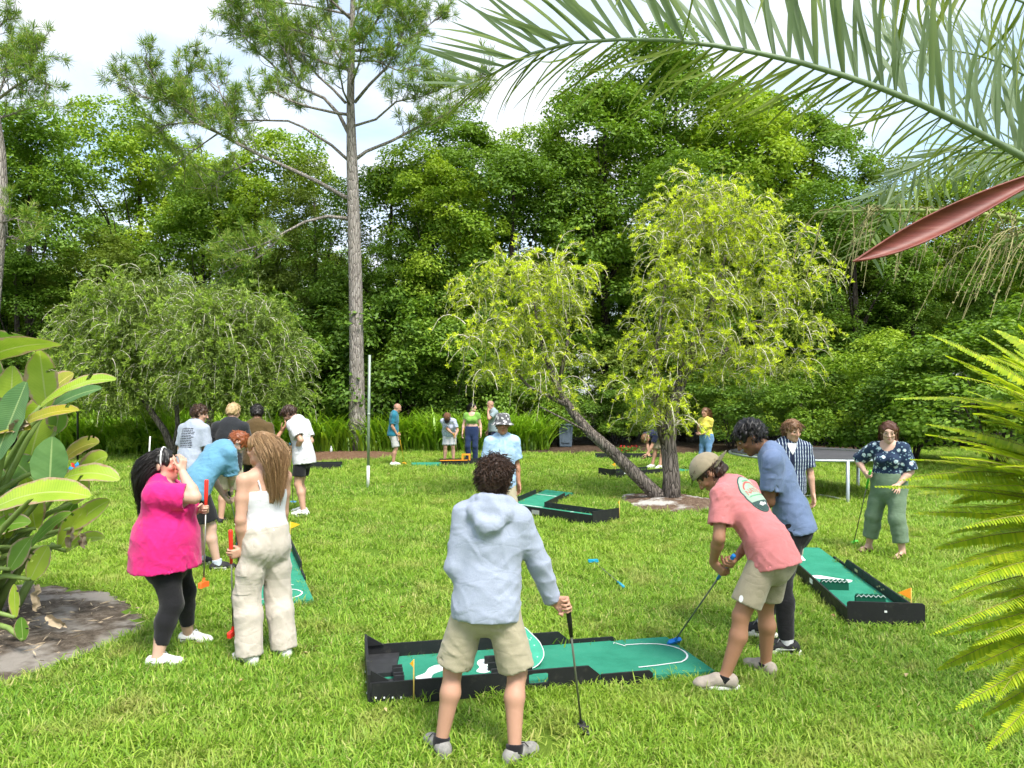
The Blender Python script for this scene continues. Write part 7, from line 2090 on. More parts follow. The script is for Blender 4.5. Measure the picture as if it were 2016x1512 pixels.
for a in [((-60, 720), (118, 678), 75, MB_L, .1, -.2, .06, (0, .35, 1)), ((-90, 690), (60, 668), 60, MB_G, .3, .2, .06, (0, .5, 1)), ((92, 800), (78, 690), 80, MB_L, .1, .1, .0, (-.2, -1, .1)), ((-10, 905), (52, 752), 105, MB_B, -.3, -.2, .0, (-.5, -1, .35)),
          ((95, 775), (145, 735), 70, MB_Y, .3, .4, .05, (0, -.6, 1)), ((80, 800), (228, 748), 48, MB_L, -.1, -.2, .10, (0, -.7, 1)), ((88, 812), (200, 765), 46, MB_B, .15, .1, .06, (0, -.8, 1)), ((20, 850), (155, 808), 44, MB_Y, -.2, -.3, .08, (0, -.7, 1)),
          ((-20, 860), (60, 845), 40, MB_Y, -.2, -.3, .10, (0, -.7, 1)), ((97, 962), (103, 860), 72, MB_B, -.35, -.3, .0, (0, -1, .15)), ((-30, 1010), (178, 978), 72, MB_L, -.5, -.6, .10, (0, -.7, 1)), ((125, 905), (195, 872), 55, MB_Y, .2, .2, .10, (0, -.8, 1)),
          ((160, 935), (212, 898), 52, MB_L, .4, .4, .1, (.3, -.8, .6)), ((120, 945), (235, 945), 50, MB_L, 0, 0, .12, (0, -.8, 1)), ((140, 1040), (216, 985), 40, MB_L, .1, .1, .05, (.3, -.9, .4)), ((60, 1075), (140, 1010), 42, MB_G, -.1, -.1, .08, (0, -.7, 1)),
          ((120, 1075), (170, 1000), 40, MB_L, .1, .1, .06, (.4, -.9, .4)), ((130, 1085), (205, 1060), 36, MB_L, .3, .3, .15, (0, -.7, 1)), ((60, 1140), (95, 1075), 40, MB_L, -.3, -.3, .03, (.2, -1, .2)), ((20, 1120), (60, 1060), 44, MB_G, -.3, -.3, .03, (-.2, -1, .2)), ((30, 1215), (28, 1150), 22, MB_L, -.4, -.4, 0, (0, -1, .1)), ((45, 1260), (42, 1215), 28, MB_G, -.6, -.6, 0, (0, -1, .1)),
          ((70, 950), (20, 905), 60, MB_G, .3, .5, .05, (0, -.9, .5)), ((50, 1000), (-40, 950), 70, MB_B, .4, .4, .05, (0, -.9, .5)), ((110, 850), (118, 800), 50, MB_G, .5, .5, 0, (0, -1, .3)), ((40, 880), (90, 835), 60, MB_G, .6, .6, .05, (0, -.9, .5)), ((-60, 980), (10, 935), 60, MB_G, .2, .1, .08, (0, -.8, .7)), ((-40, 1060), (60, 1030), 50, MB_G, 0, 0, .1, (0, -.8, .8)),
          ((0, 1090), (-40, 1130), 36, MB_L, -.2, -.3, .12, (0, -.8, .8)), ((130, 960), (90, 905), 52, MB_G, .5, .7, .04, (0, -1, .4)), ((0, 860), (-50, 790), 70, MB_G, .3, .3, .04, (0, -1, .4)), ((60, 900), (95, 770), 78, MB_L, .5, .5, .0, (.2, -1, .2)), ((20, 840), (25, 720), 84, MB_L, .4, .4, .0, (-.2, -1, .2)), ((-40, 830), (-10, 700), 84, MB_G, .5, .5, .0, (0, -1, .2)), ((70, 1040), (50, 940), 64, MB_L, .2, .2, 0, (0, -1, .2)), ((140, 990), (165, 930), 50, MB_L, .4, .4, .0, (.3, -1, .2)), ((10, 1060), (5, 975), 60, MB_L, .1, .1, 0, (0, -1, .2)), ((110, 1050), (150, 985), 46, MB_G, .5, .5, .03, (.2, -1, .3))]:
    leaf_px(a[0], a[1], a[2], a[3], a[4], a[5], a[6], a[7], tears=rl.integers(0, 3), stalk=S0())
for i in range(13):      # bare and broken stalks, dry hanging leaves
    b = np.array([rl.uniform(-.6, .4), rl.uniform(-.4, .4), 0]); tp = b + np.array([rl.normal(0, .22), rl.normal(0, .2), rl.uniform(.45, .95)])
    MB().tube([b, (b + tp) / 2 + rl.normal(0, .03, 3), tp], [.05, .036, .02], 8).build('stalk', M_STEM if i % 3 else M_DRY, bop, smooth=True)
for (u0, v0, u1, v1, w_) in ((60, 830, 20, 850, 22), (160, 1050, 165, 1080, 14), (90, 1210, 130, 1235, 16), (75, 1150, 72, 1205, 14), (140, 1040, 136, 1078, 14), (55, 1225, 20, 1240, 14)):
    A, B = np.array(px(u0, v0, Yl - .3)) - ob, np.array(px(u1, v1, Yl - .3)) - ob; t = np.linspace(0, 1, 10)[:, None]
    v, f = blade_leaf(A * (1 - t) + B * t + rl.normal(0, .008, (10, 3)), w_ / FOC * Yl, None, (0.3, -1, .2), .9, -.3, 1, rl, wav=.25); obj('dry_leaf', mesh_np('dry_leaf', v, f, smooth=True), bop, M_DRY)
# litter on the bed: dry scraps
n = 420; x = rl.normal(-5.0, .8, n); y = rl.normal(6.6, .6, n); mk_ = in_ell(x, y, *BEDS['left']); x, y = x[mk_], y[mk_]; n = len(x)
az = rl.uniform(0, 6.28, n); v, f = narrow_leaves(np.stack([x, y, np.full(n, .045)], 1), np.stack([np.cos(az), np.sin(az), rl.uniform(-.05, .2, n)], 1), rl.uniform(.03, .16, n), .014, rl)
tag(obj('leaf_litter', mesh_np('leaf_litter', v, f), None, M_DRY), 'dry leaf scraps scattered on the sandy bed', 'leaf litter', kind='stuff')

# ---- palm at the top: fronds with single leaflets, flower strings, spathe
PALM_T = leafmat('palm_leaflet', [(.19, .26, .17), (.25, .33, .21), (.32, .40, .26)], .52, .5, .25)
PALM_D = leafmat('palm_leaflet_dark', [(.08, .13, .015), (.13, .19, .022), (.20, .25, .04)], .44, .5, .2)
PALM_R = plain('palm_stalk', (.17, .23, .13), .5, .35, .15, 20)
palm = thing('palm_tree', 'palm with long arching frond, hanging flower strings and a red-brown spathe overhead', 'palm', (3.9, 4.3, 0))
po = np.array((3.9, 4.3, 0.0))
CROWN = np.array((3.72, 4.28, 2.72))
tr = MB(); tr.tube([(0, 0, -.1), (.03, 0, 1.0), (-.04, .02, 2.0), (-.15, 0, 2.55), (-.18, -.02, 2.85)], [.18, .15, .14, .15, .06], 14); tr.build('trunk', bark('palm_bark', (.12, .11, .10), (.26, .25, .23), (3, 3, 16), .5), palm, smooth=True)
LEAF_ME = {}
def leaflet_mesh(key, L_, W_, droop, mat):
    if key not in LEAF_ME:
        n = 7; t = np.linspace(0, 1, n); a = droop * t
        P = np.stack([np.zeros(n), np.cumsum(np.cos(a)) * L_ / n - np.cos(a[0]) * L_ / n, -np.cumsum(np.sin(a)) * L_ / n], 1)
        w = W_ * np.array([.55, .95, 1, .92, .75, .45, .04])
        V = np.stack([P - np.array([1, 0, 0]) * w[:, None] * .5 - np.array([0, 0, 1]) * w[:, None] * .12, P, P + np.array([1, 0, 0]) * w[:, None] * .5 - np.array([0, 0, 1]) * w[:, None] * .12], 1).reshape(-1, 3)
        idx = np.arange(n * 3).reshape(n, 3); F = np.stack([idx[:-1, :-1], idx[:-1, 1:], idx[1:, 1:], idx[1:, :-1]], -1).reshape(-1, 4)
        LEAF_ME[key] = mesh_np('leaflet', V, F, smooth=True, mats=[mat])
    return LEAF_ME[key]
def resample(P, n):
    P = np.array(P, float); d = np.concatenate([[0], np.cumsum(np.linalg.norm(np.diff(P, axis=0), axis=1))]); s_ = np.linspace(0, d[-1], n)
    return np.stack([np.interp(s_, d, P[:, j]) for j in range(3)], 1)
def frond(label, path, r0, n, upd, dnd, Lf, W_, seed, joined=False, taper=.75):
    r = random.Random(seed)
    path = [np.array(q, float) for q in path]
    q1 = path[0]; lead = [CROWN, CROWN * .55 + q1 * .45 + np.array([0, 0, .10 * np.linalg.norm(q1 - CROWN)])]
    full = lead + path; dl = [np.linalg.norm(full[i + 1] - full[i]) for i in range(len(full) - 1)]; s_bare = sum(dl[:2]) / sum(dl)
    P = resample(full, 60) - po
    jv, jf, jb = [], [], 0
    st = MB().tube([tuple(p) for p in P[::3]], [r0 * (1 - taper * i / 19) for i in range(20)], 9).build('frond', PALM_R, palm, smooth=True)
    T = np.gradient(P, axis=0); T /= np.linalg.norm(T, axis=1, keepdims=True)
    for i in range(n):
        s_ = (i + .5) / n; k = min(59, int((s_bare + (1 - s_bare) * s_) * 59)); p, tg = P[k], T[k]
        for sd, base in ((1, upd), (-1, dnd)):
            if base is None: continue
            b = np.array(base(s_), float) + np.array([r.gauss(0, .10), r.gauss(0, .16), r.gauss(0, .10)])
            d = nrm(b); L_ = Lf(s_) * r.uniform(.85, 1.1)
            var = r.randrange(5)
            wv_ = round((W_(sd, s_) if callable(W_) else W_), 3)
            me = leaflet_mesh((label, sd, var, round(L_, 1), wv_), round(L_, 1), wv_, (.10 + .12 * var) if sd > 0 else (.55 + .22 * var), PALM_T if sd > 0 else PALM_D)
            yv = Vector(d); up_ = Vector(-tg * (1 if sd > 0 else -1)); xv = (Vector(tg) - yv * Vector(tg).dot(yv)).normalized(); zv = xv.cross(yv)
            if zv.z < 0: xv, zv = -xv, -zv
            tw_ = r.uniform(-.5, .5)
            M3 = Matrix((xv, yv, zv)).transposed() @ Matrix.Rotation(tw_, 3, 'Y')
            if joined:
                co_ = np.array([v_.co[:] for v_ in me.vertices]) @ np.array(M3).T + p
                jv.append(co_); jf.append(np.array([q_.vertices[:] for q_ in me.polygons]) + jb); jb += len(co_)
            else:
                o = bpy.data.objects.new('leaflet', me); COL.objects.link(o); o.parent = st
                o.matrix_local = Matrix.Translation(Vector(p)) @ M3.to_4x4()
    if joined:
        jo = obj('leaflets', mesh_np('leaflets', np.concatenate(jv), np.concatenate(jf), smooth=True), st, PALM_T); jo['kind'] = 'stuff'
    return st
Yf = 3.5
main = [px(u, v, Yf + dy) for u, v, dy in ((2130, 372, .55), (2016, 310, .45), (1926, 261, .35), (1817, 207, .25), (1708, 163, .18), (1572, 122, .1), (1464, 98, .05), (1355, 82, .05), (1273, 76, .1), (1181, 79, .15), (1099, 87, .2), (1029, 111, .25), (974, 140, .3), (930, 190, .3))]
frond('near', main, .024, 112, lambda s: (-.30 - 1.9 * max(0, s - .55), -.1, 1.0 - 2.2 * max(0, s - .66)), lambda s: (-.80 - .3 * max(0, s - .5), .12, -.50), lambda s: (.74 if s < .6 else .74 - .6 * (s - .6)), lambda sd, s: (.028 if sd > 0 else .0135) * (1 - .45 * max(0, s - .55) / .45), 1)
f2 = [px(u, v, 4.6 + dy) for u, v, dy in ((2180, 260, .3), (2050, 165, .2), (1960, 118, .1), (1880, 98, 0), (1800, 98, 0), (1735, 118, 0))]
frond('far', f2, .015, 44, lambda s: (-.3, .1, 1.0), lambda s: (-.25 - .3 * s, .1, -1.0), lambda s: .62 - .2 * s, .026, 2, True)
f3 = [px(u, v, 5.6 + dy) for u, v, dy in ((2120, 330, 0), (2000, 296, 0), (1930, 288, 0), (1870, 296, 0), (1810, 322, 0), (1760, 355, 0), (1722, 395, 0))]
frond('low', f3, .013, 40, lambda s: (-.7, .2, .55 - .9 * s), lambda s: (.12 - .4 * s, 0, -1.0), lambda s: .52 - .16 * s, .020, 3, True)
f4 = [px(u, v, 3.1 + dy) for u, v, dy in ((2250, -40, .5), (2050, -75, .3), (1880, -95, .2), (1650, -110, .1), (1420, -115, 0), (1200, -105, 0))]
frond('over', f4, .015, 20, None, lambda s: (-.12 + .1 * math.sin(40 * s), .1, -1.0), lambda s: .50 if s > .3 else .72, .012, 4)
f5 = [px(u, v, 4.2 + dy) for u, v, dy in ((2260, 150, .5), (2100, 40, .3), (1980, -10, .2), (1850, -40, .1), (1700, -50, 0))]
frond('high', f5, .015, 34, None, lambda s: (-.45 + .3 * math.sin(17 * s), .1, -1.0), lambda s: .66 - .1 * s, .026, 5)
for k_, (az, rise) in enumerate(((15, .9), (60, 1.1), (-30, .8), (105, 1.0), (-70, 1.2))):      # fronds on the far side of the crown
    dv = np.array([math.cos(R(az)), math.sin(R(az)), 0]); pth = [CROWN + dv * d_ + np.array([0, 0, z_ * rise]) for d_, z_ in ((.3, .45), (.8, .95), (1.4, 1.15), (2.0, 1.0), (2.5, .6))]
    sdv = np.array([-dv[1], dv[0], 0])
    frond('back%d' % k_, pth, .017, 34, lambda s, q=sdv, w=dv: q * .8 + w * .5 + np.array([0, 0, -.25]), lambda s, q=sdv, w=dv: -q * .8 + w * .5 + np.array([0, 0, -.35]), lambda s: .6 - .2 * s, .028, 20 + k_, True)
# flower stalks
M_FL = plain('flower_string', (.26, .24, .11), .7, .2, .25, 30); M_FLG = plain('flower_stalk', (.26, .34, .10), .6, .25, .2, 12)
rf = np.random.default_rng(9)
def strings(path, n, Lr, drift, name, ybase):
    P = resample([CROWN - np.array([0, 0, .1])] + list(path), 46)[6:] - po
    MB().tube([tuple(CROWN - po - np.array([0, 0, .1])), tuple(P[0])], [.02, .016], 7).build('stalk_base', M_FLG, palm, smooth=True)
    st = MB().tube([tuple(p) for p in P[::3]], [.016 * (1 - .6 * i / 13) for i in range(14)], 7).build('flower_stalk', M_FLG, palm, smooth=True)
    paths, rads, beads = [], [], []
    for i in range(n):
        p = P[int(rf.uniform(4, 39))].copy(); d = np.array([rf.normal(-.25, .25), rf.normal(0, .35), .25]); ln = rf.uniform(*Lr); q = []
        for k in range(12):
            q.append(p.copy()); p = p + nrm(d) * ln / 11; d = d + np.array([drift * .12, 0, -.42]) + rf.normal(0, .05, 3)
        paths.append(q); rads.append(np.linspace(.0034, .0020, 12))
        Q = np.array(q)
        for _ in range(16):
            k = rf.integers(2, 11); beads.append(Q[k] * .5 + Q[k - 1] * .5 + rf.normal(0, .004, 3))
    v, f = tubes_np(np.array(paths), np.array(rads), 4)
    v2, f2_ = diamond_leaves(np.array(beads), unit(len(beads), rf), .014, .9, .5, rf)
    f2q = np.concatenate([f2_, f2_[:, 2:]], 1)
    me = mesh_np('flower_strings', np.concatenate([v, v2]), [f, f2_ + len(v)], smooth=False)
    o = obj('flower_strings', me, st, M_FL); o['kind'] = 'stuff'
strings([px(2120, 452, 3.9), px(2016, 432, 3.9), px(1935, 420, 3.9), px(1830, 414, 3.9), px(1700, 414, 3.9), px(1600, 421, 4.0)], 80, (.24, .52), -.5, 'a', 3.9)
strings([px(2200, 430, 3.6), px(2080, 440, 3.7), px(1990, 470, 3.7), px(1920, 500, 3.8)], 64, (.35, .64), -1.1, 'b', 3.7)
# spathe: a boat-shaped woody bract
def spathe():
    A = [(1676, 516), (1700, 508), (1760, 482), (1830, 448), (1900, 414), (1970, 380), (2040, 348), (2130, 318)]
    W_ = [2, 15, 40, 49, 47, 36, 21, 14]
    n, m_ = len(A), 11; V = []
    P = np.array([px(u, v, 2.9) for u, v in A]) - po; T = np.gradient(P, axis=0); T /= np.linalg.norm(T, axis=1, keepdims=True)
    for i in range(n):
        sd = np.cross(T[i], np.array([0, 1, 0])); sd = -sd if sd[2] < 0 else sd; sd /= np.linalg.norm(sd)
        for j in range(m_):
            a = -1.25 + 2.5 * j / (m_ - 1); w = W_[i] / FOC * 2.9 * .55
            V.append(P[i] + sd * w * math.sin(a) + np.array([0, 1, 0]) * w * (math.cos(a) - .4) * .9)
    MB().tube([tuple(P[-1]), tuple((P[-1] + CROWN - po) / 2 + np.array([0, 0, .08])), tuple(CROWN - po)], [.014, .018, .024], 8).build('spathe_stalk', M_FLG, palm, smooth=True)
    V = np.array(V); idx = np.arange(n * m_).reshape(n, m_); F = np.stack([idx[:-1, :-1], idx[:-1, 1:], idx[1:, 1:], idx[1:, :-1]], -1).reshape(-1, 4)
    me = mesh_np('spathe', V, F, smooth=True)
    t = NT('spathe_bark'); mp = t.node('Mapping'); mp.inputs['Rotation'].default_value = (0, R(-27), 0); mp.inputs['Scale'].default_value = (2, 20, 34); t.link(t.obco(), mp.inputs['Vector'])
    n1 = t.noise(1.2, 5, .6, mp.outputs['Vector']); c = t.ramp(n1, [(.3, (.10, .024, .018)), (.55, (.19, .046, .034)), (.75, (.24, .09, .06))])
    o = obj('spathe', me, palm, t.done(t.bsdf(c, .5, .35, t.bump(n1, .3, .006))))
    sm = o.modifiers.new('thick', 'SOLIDIFY'); sm.thickness = .008
    ss = o.modifiers.new('smooth', 'SUBSURF'); ss.levels = 2; ss.render_levels = 2
spathe()

# ---- fern in a tall planter
FERN = leafmat('fern_pinna', [(.30, .44, .025), (.44, .56, .03), (.60, .66, .04)], .48, .42, .35)
FERN_R = plain('fern_rib', (.22, .20, .06), .6, .25, .2)
fo = np.array((1.66, 2.10, 0.0))
fern = thing('fern', 'big yellow-green sword fern with long fronds reaching in over the lawn', 'fern', tuple(fo))
rfn = np.random.default_rng(17)
def fern_frond(P, wmax, seed, dead=False):
    r = np.random.default_rng(seed)
    P = resample(P, 90) - fo; n = 90
    T = np.gradient(P, axis=0); T /= np.linalg.norm(T, axis=1, keepdims=True)
    tiltv = nrm(np.array([r.normal(0, .35), -.55 + r.normal(0, .3), 1.0]))
    Sd = np.cross(T, tiltv); Sd /= np.linalg.norm(Sd, axis=1, keepdims=True)
    t = np.linspace(0, 1, n); w = wmax * np.clip(np.minimum(t * 5 + .25, 1) * np.clip((1.02 - t) * 2.6, 0, 1) ** .8, .05, 1)
    Vs, Fs, b = [], [], 0
    for sg in (-1, 1):
        k = np.arange(6, n - 1)
        B = P[k] + T[k] * (0.0 if sg > 0 else .006); L_ = (w[k] * r.uniform(.85, 1.1, len(k)))[:, None]
        D = Sd[k] * sg + T[k] * (.32 + .25 * t[k])[:, None]; D /= np.linalg.norm(D, axis=1, keepdims=True); N_ = np.cross(D, T[k]) * sg
        drp = np.array([0, 0, -1]) * L_ * r.uniform(.05, .30, (len(k), 1)); hw = T[k] * np.minimum(.0060, .5 * L_ + .002) + N_ * .002
        p0, p1, p2, p3, p4, p5 = B - hw * .9, B + hw * .9, B + D * L_ * .55 + hw * .95 + drp * .3, B + D * L_ * .55 - hw * .95 + drp * .3, B + D * L_ + drp, B + D * L_ + drp + T[k] * .001
        V = np.stack([p0, p1, p2, p3, p5, p4], 1).reshape(-1, 3); i = np.arange(len(k))[:, None] * 6 + b
        Fs += [(i + np.array([0, 1, 2, 3])), (i + np.array([3, 2, 4, 5]))]; Vs.append(V); b += len(V)
    v = np.concatenate(Vs); f = np.concatenate(Fs)
    o = obj('frond', mesh_np('frond', v, f), fern, FERN)
    MB().tube([tuple(q) for q in P[::6]], [.0028 * (1 - .6 * i / 14) for i in range(len(P[::6]))], 5).build('midrib', FERN_R, o, smooth=True)
ctr = np.array((1.72, 2.08, 1.66))
FR = [(1900, 720), (1950, 760), (1915, 815), (1990, 790), (1940, 870), (2000, 850), (1900, 905), (1960, 920), (1990, 1000), (1930, 980), (1890, 1040), (1960, 1080), (2000, 1120), (1925, 1130), (1985, 1180), (1950, 1230), (2005, 1240), (1870, 780), (1860, 960), (1975, 700), (2005, 640), (1790, 905), (1815, 970), (1875, 860), (1880, 925), (1910, 1010), (1950, 940), (1870, 1160), (1900, 1230), (1960, 1130), (1990, 1060), (1945, 700), (1905, 770), (1955, 800), (1980, 840), (1860, 700), (1915, 1270), (1960, 1380), (1940, 1480), (2000, 1290), (1875, 990), (1830, 1250), (1930, 660), (2005, 900), (1890, 880), (1830, 658), (1765, 785), (1825, 835), (1820, 855), (1722, 958), (1830, 940), (1770, 945), (1850, 1000), (1800, 1010), (1860, 1120), (1845, 1318), (1850, 1190), (1862, 1250), (1935, 1410), (1900, 1100), (1880, 740), (1920, 700), (1960, 650), (1890, 800), (1850, 900), (1905, 960), (1925, 1180), (1950, 1290), (1990, 1350), (1965, 880), (1975, 760), (1870, 1050), (1940, 1050), (1985, 960), (1930, 830), (2000, 690), (1985, 1210), (1880, 1395), (1995, 1440), (1840, 1080), (1900, 1320)]
for i, (u, v) in enumerate(FR):
    dy = rfn.uniform(-.40, .25); Yt = 2.05 + dy
    tip = np.array(px(u, v, Yt))
    base = ctr + np.array([rfn.normal(0, .04), rfn.normal(0, .06), .40 * (tip[2] - ctr[2]) + rfn.normal(0, .04)])
    mid = (tip + base) / 2 + np.array([.0, 0, .05 + .07 * rfn.random() if v < 1200 else .0 + .04 * rfn.random()])
    t = np.linspace(0, 1, 16)[:, None]
    fern_frond(base * (1 - t) ** 2 + mid * 2 * t * (1 - t) + tip * t ** 2, rfn.uniform(.028, .042), i)
for i in range(46):      # the side turned away from the lens
    az = R(rfn.uniform(-70, 120)); L_ = rfn.uniform(.35, .62); zt = rfn.uniform(-.42, .42)
    base = ctr + rfn.normal(0, .04, 3) + np.array([0, 0, .3 * zt]); tip = ctr + np.array([math.cos(az) * L_, math.sin(az) * L_, zt]); mid = (tip + base) / 2 + np.array([0, 0, .12])
    t = np.linspace(0, 1, 16)[:, None]; fern_frond(base * (1 - t) ** 2 + mid * 2 * t * (1 - t) + tip * t ** 2, rfn.uniform(.028, .042), 100 + i)
m = MB()
for i in range(90):      # wiry old stems
    d = np.array([rfn.normal(-.55, .3), rfn.normal(-.2, .4), rfn.normal(-.35, .3)]); L_ = rfn.uniform(.12, .32); b = ctr - fo + rfn.normal(0, .05, 3) + np.array([0, 0, rfn.uniform(-.2, .15)])
    m.tube([b, b + d * L_ * .5 + np.array([0, 0, .03]), b + d * L_ + np.array([0, 0, -.06])], [.0022, .0018, .0010], 4)
m.build('old_stems', plain('fern_wire', (.07, .045, .025), .8, .1, .2), fern)['kind'] = 'stuff'
m = MB(); m.lathe([(.0, .0), (.12, .0), (.12, .9), (.16, 1.40), (.18, 1.46), (.175, 1.48), (.155, 1.46), (.15, 1.42), (0, 1.42)], 20, (.07, 0, 0)); m.build('planter', plain('dark_clay', (.10, .075, .06), .8, .2, .15, 6), fern, smooth=True)
# ------------------------------------------------------------------ posts, bin, trampoline, odds and ends
x, y = gp(725, 961)
pole = thing('net_pole', 'slim grey-green steel pole with white foot standing alone on the lawn', 'pole', (x, y, 0))
lean = .004 * 2.9
M_GALV = plain('galvanised_green', (.30, .36, .30), .45, .4, .15, 3, metal=.4)
MB().tube([(0, 0, .48), (.012, 0, 1.6), (.03, 0, 2.88)], .030, 10).build('tube', M_GALV, pole, smooth=True)
MB().tube([(-.004, 0, -.05), (0, 0, .485)], .034, 10).build('sleeve', plain('white_plastic', (.72, .72, .70), .5, .3, .1), pole, smooth=True)
MB().tube([(.012, 0, 1.58), (.0125, 0, 1.62)], .034, 10).build('collar', M_GALV, pole, smooth=True)
# wheeled bin
x, y = gp(1112, 884)
b = thing('wheeled_bin', 'blue-grey wheeled rubbish bin at the end of the lily hedge', 'bin', (x, y, 0), R(4))
M_BIN = plain('bin_plastic', (.085, .115, .15), .5, .35, .12, 4)
m = MB(); z0, z1 = .10, .86
V = [(-.22, -.24, z0), (.22, -.24, z0), (.22, .24, z0), (-.22, .24, z0), (-.26, -.29, z1), (.26, -.29, z1), (.26, .29, z1), (-.26, .29, z1)]
m.add(V, [[0, 3, 2, 1], [4, 5, 6, 7], [0, 1, 5, 4], [1, 2, 6, 5], [2, 3, 7, 6], [3, 0, 4, 7]]); m.box((0, -.25, .48), (.30, .05, .5)); m.build('tub', M_BIN, b, bevel=.02)
MB().box((0, .0, .89), (.58, .66, .05)).build('lid', M_BIN, b, bevel=.015); MB().tube([(-.22, .33, .84), (-.22, .40, .84), (.22, .40, .84), (.22, .33, .84)], .018, 7).build('handle', M_BIN, b, smooth=True)
for sx_ in (-.2, .2): MB().tube([(sx_ - .03, .26, .1), (sx_ + .03, .26, .1)], .1, 16).build('wheel', plain('tyre_rubber', (.015, .015, .016), .8, .2, .1), b)
# trampoline
tx, ty = px(1596, 0, 15.8)[0], 15.8
tr_ = thing('trampoline', 'round trampoline on grey steel legs behind the striped-shirt player', 'trampoline', (tx, ty, 0))
rt, ht = 1.62, .80
M_TUBE = plain('trampoline_steel', (.42, .47, .50), .35, .5, .1, 5, metal=.5); M_MATT = plain('trampoline_mesh', (.07, .07, .075), .8, .2, .1, 6, bump=.3, bscale=300); M_PADT = plain('trampoline_pad', (.055, .058, .06), .6, .3, .1)
ring = [(rt * math.cos(a), rt * math.sin(a), ht) for a in np.linspace(0, 2 * math.pi, 49)]
MB().tube(ring, .024, 9, False).build('rim', M_TUBE, tr_, smooth=True)
m = MB(); m.lathe([(0.0, ht - .05), (.8, ht - .035), (1.34, ht + .005), (1.34, ht - .002), (.8, ht - .042), (0.0, ht - .057)], 40); m.build('bed', M_MATT, tr_, smooth=True)
m = MB(); m.lathe([(1.36, ht + .012), (1.42, ht + .03), (1.60, ht + .034), (1.60, ht + .028), (1.42, ht + .022)], 40); m.build('pad', M_PADT, tr_, smooth=True)
for k_ in (0, 1, 2, 3):
    a = R(-88 + 60 * k_)
    for s_ in (-1,):
        p0 = Vector((rt * math.cos(a), rt * math.sin(a), 0)); MB().tube([(p0.x, p0.y, ht), (p0.x, p0.y, .06), (p0.x, p0.y, -.02)], .034, 9).build('leg', M_TUBE, tr_, smooth=True)
# garden hose
hx = [gp(u, v) for u, v in ((1560, 984), (1590, 980), (1618, 979), (1645, 984), (1668, 990))]
tag(MB().tube([(a, c, .045) for a, c in hx], .014, 7).build('garden_hose', plain('pale_hose', (.55, .60, .45), .5, .4, .1), None, smooth=True), 'pale garden hose lying on the grass under the trampoline', 'hose')
# water bottle by the pine
x, y = gp(652, 893); bt = thing('water_bottle', 'small clear water bottle standing by the pine straw ring', 'bottle', (x, y, 0))
MB().lathe([(0, 0), (.04, 0), (.04, .17), (.016, .21), (.016, .23), (0, .23)], 14).build('bottle', plain('clear_plastic', (.62, .68, .70), .15, .5, .05), bt, smooth=True); MB().lathe([(.019, .228), (.019, .255), (0, .255)], 10).build('cap', plain('white_cap', (.7, .7, .7)), bt)
# thin white stake behind the pink-blouse player, black post by the bottlebrush
x, y = gp(291, 985); tag(MB().tube([(0, 0, -.03), (.02, 0, .8), (.045, 0, 1.23)], .013, 7).build('garden_stake', M_WHITEP if 'M_WHITEP' in globals() else plain('white_plastic', (.72, .72, .70), .5, .3, .1), None, smooth=True, loc=(x, y, 0)), 'thin white stake standing in the lawn above the pink-blouse player', 'stake')
x, y = gp(153, 908); tag(MB().tube([(0, 0, -.05), (0, 0, 2.3)], .032, 9).build('lamp_post', plain('black_paint', (.012, .012, .013), .4, .4, .1), None, smooth=True, loc=(x, y, 0)), 'thin black post in front of the lilies behind the banana leaves', 'post')
# bright toy parrot-like flag bundle glimpsed between the leaves
x, y = gp(150, 985); pw = thing('pinwheel', 'small red and blue pinwheel glimpsed between the banana leaves', 'pinwheel', (x, y, 0))
MB().tube([(0, 0, 0), (0, 0, .62)], .012, 7).build('stick', M_STICK, pw, smooth=True)
for i in range(6):
    a = R(60 * i); m = MB(); c_, s_ = math.cos(a), math.sin(a)
    P = [(0, 0), (.06, .035), (.13, .015), (.10, -.035)]; q = [(p[0] * c_ - p[1] * s_, p[0] * s_ + p[1] * c_) for p in P]
    m.add([(u, -.03 - .015 * (j % 2), .62 + v) for j, (u, v) in enumerate(q)] + [(u, -.036 - .015 * (j % 2), .62 + v) for j, (u, v) in enumerate(q)], [[0, 1, 2, 3], [7, 6, 5, 4]]); m.build('vane', plain('vane_%d' % (i % 2), ((.70, .04, .03), (.03, .28, .75))[i % 2], .5), pw)
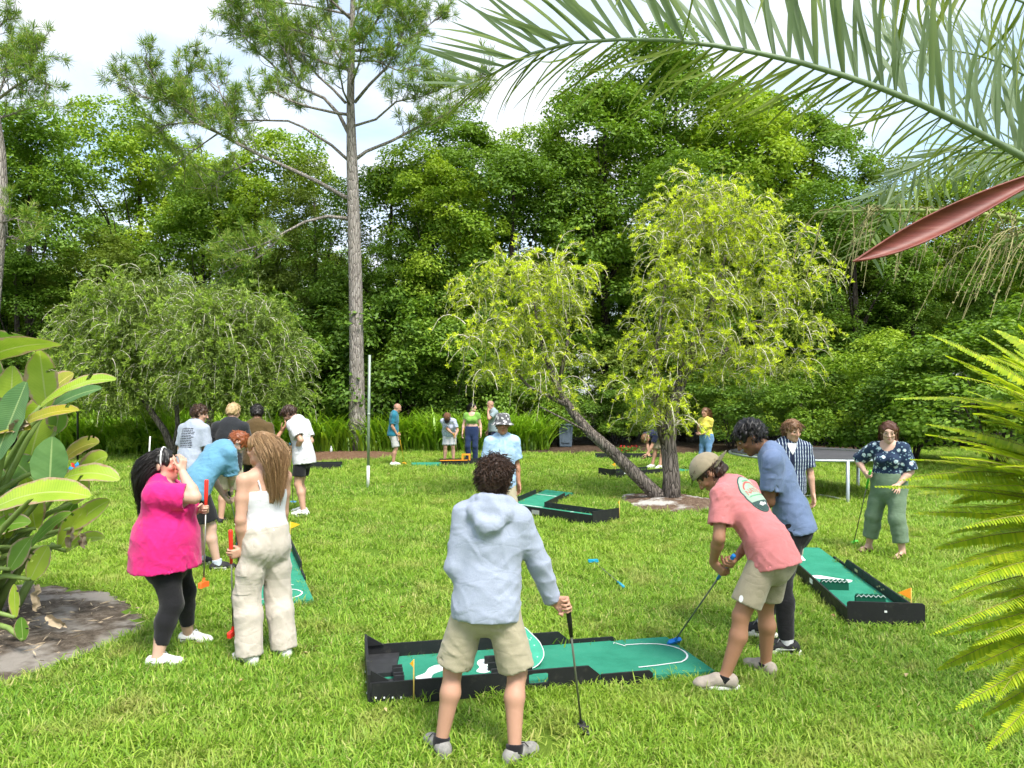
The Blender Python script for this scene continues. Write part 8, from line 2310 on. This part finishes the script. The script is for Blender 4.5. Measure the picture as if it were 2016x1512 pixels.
# red blooms in the border
x, y = gp(1233, 893)
rb = thing('red_flowers', 'small patch of red flowers in the border by the stooping person', 'flowers', (x, y, 0)); rr2 = np.random.default_rng(6)
v, f = diamond_leaves(np.stack([rr2.normal(0, .20, 46), rr2.normal(0, .12, 46), rr2.uniform(.10, .26, 46)], 1), unit(46, rr2), .055, .8, .4, rr2); obj('petals', mesh_np('petals', v, f), rb, plain('red_petal', (.55, .02, .02), .6)); rb.children[0]['kind'] = 'stuff'
v, f = diamond_leaves(np.stack([rr2.normal(0, .32, 300), rr2.normal(0, .18, 300), rr2.uniform(.02, .22, 300)], 1), unit(300, rr2), .09, .6, .4, rr2); obj('foliage', mesh_np('foliage', v, f), rb, LF[1])
# ------------------------------------------------------------------ turf
band(2.4, 6.0, 420, 1.0); band(6.0, 9.5, 240, 1.05); band(9.5, 15.0, 110, 1.2); band(15.0, 28.2, 50, 1.45)
G = np.concatenate(GP); N_ = len(G)
rot = np.stack([rng.normal(0, .18, N_), rng.normal(0, .18, N_), rng.uniform(0, 6.28, N_)], 1)
pk_ = rng.choice(5, N_, p=[.235, .235, .235, .235, .06])
turf = scatter('grass', np.stack([G[:, 0], G[:, 1], np.zeros(N_)], 1), rot, G[:, 2] * rng.uniform(.7, 1.25, N_), pk_, tufts)
tag(turf, 'short bright green St Augustine lawn grass', 'grass', kind='stuff')

# fallen leaves on the lawn
nl = 170; yl = np.sqrt(rng.uniform(16, 600, nl)); xl = rng.uniform(-.7, .7, nl) * yl; ok = ~in_bed(xl, yl)
for c_ in COURSE_MASKS: ok &= ~c_(xl, yl)
xl, yl = xl[ok], yl[ok]
v, f = diamond_leaves(np.stack([xl, yl, np.full(len(xl), .065)], 1), np.array([0, 0, 1.0]) + rng.normal(0, .35, (len(xl), 3)), rng.uniform(.035, .075, len(xl)), .5, .5)
tag(obj('fallen_leaves', mesh_np('fallen_leaves', v, f), None, leafmat('fallen_leaf', [(.30, .16, .07), (.45, .32, .15), (.55, .45, .25)], .15)), 'dry brown leaves scattered over the lawn', 'fallen leaves', kind='stuff')
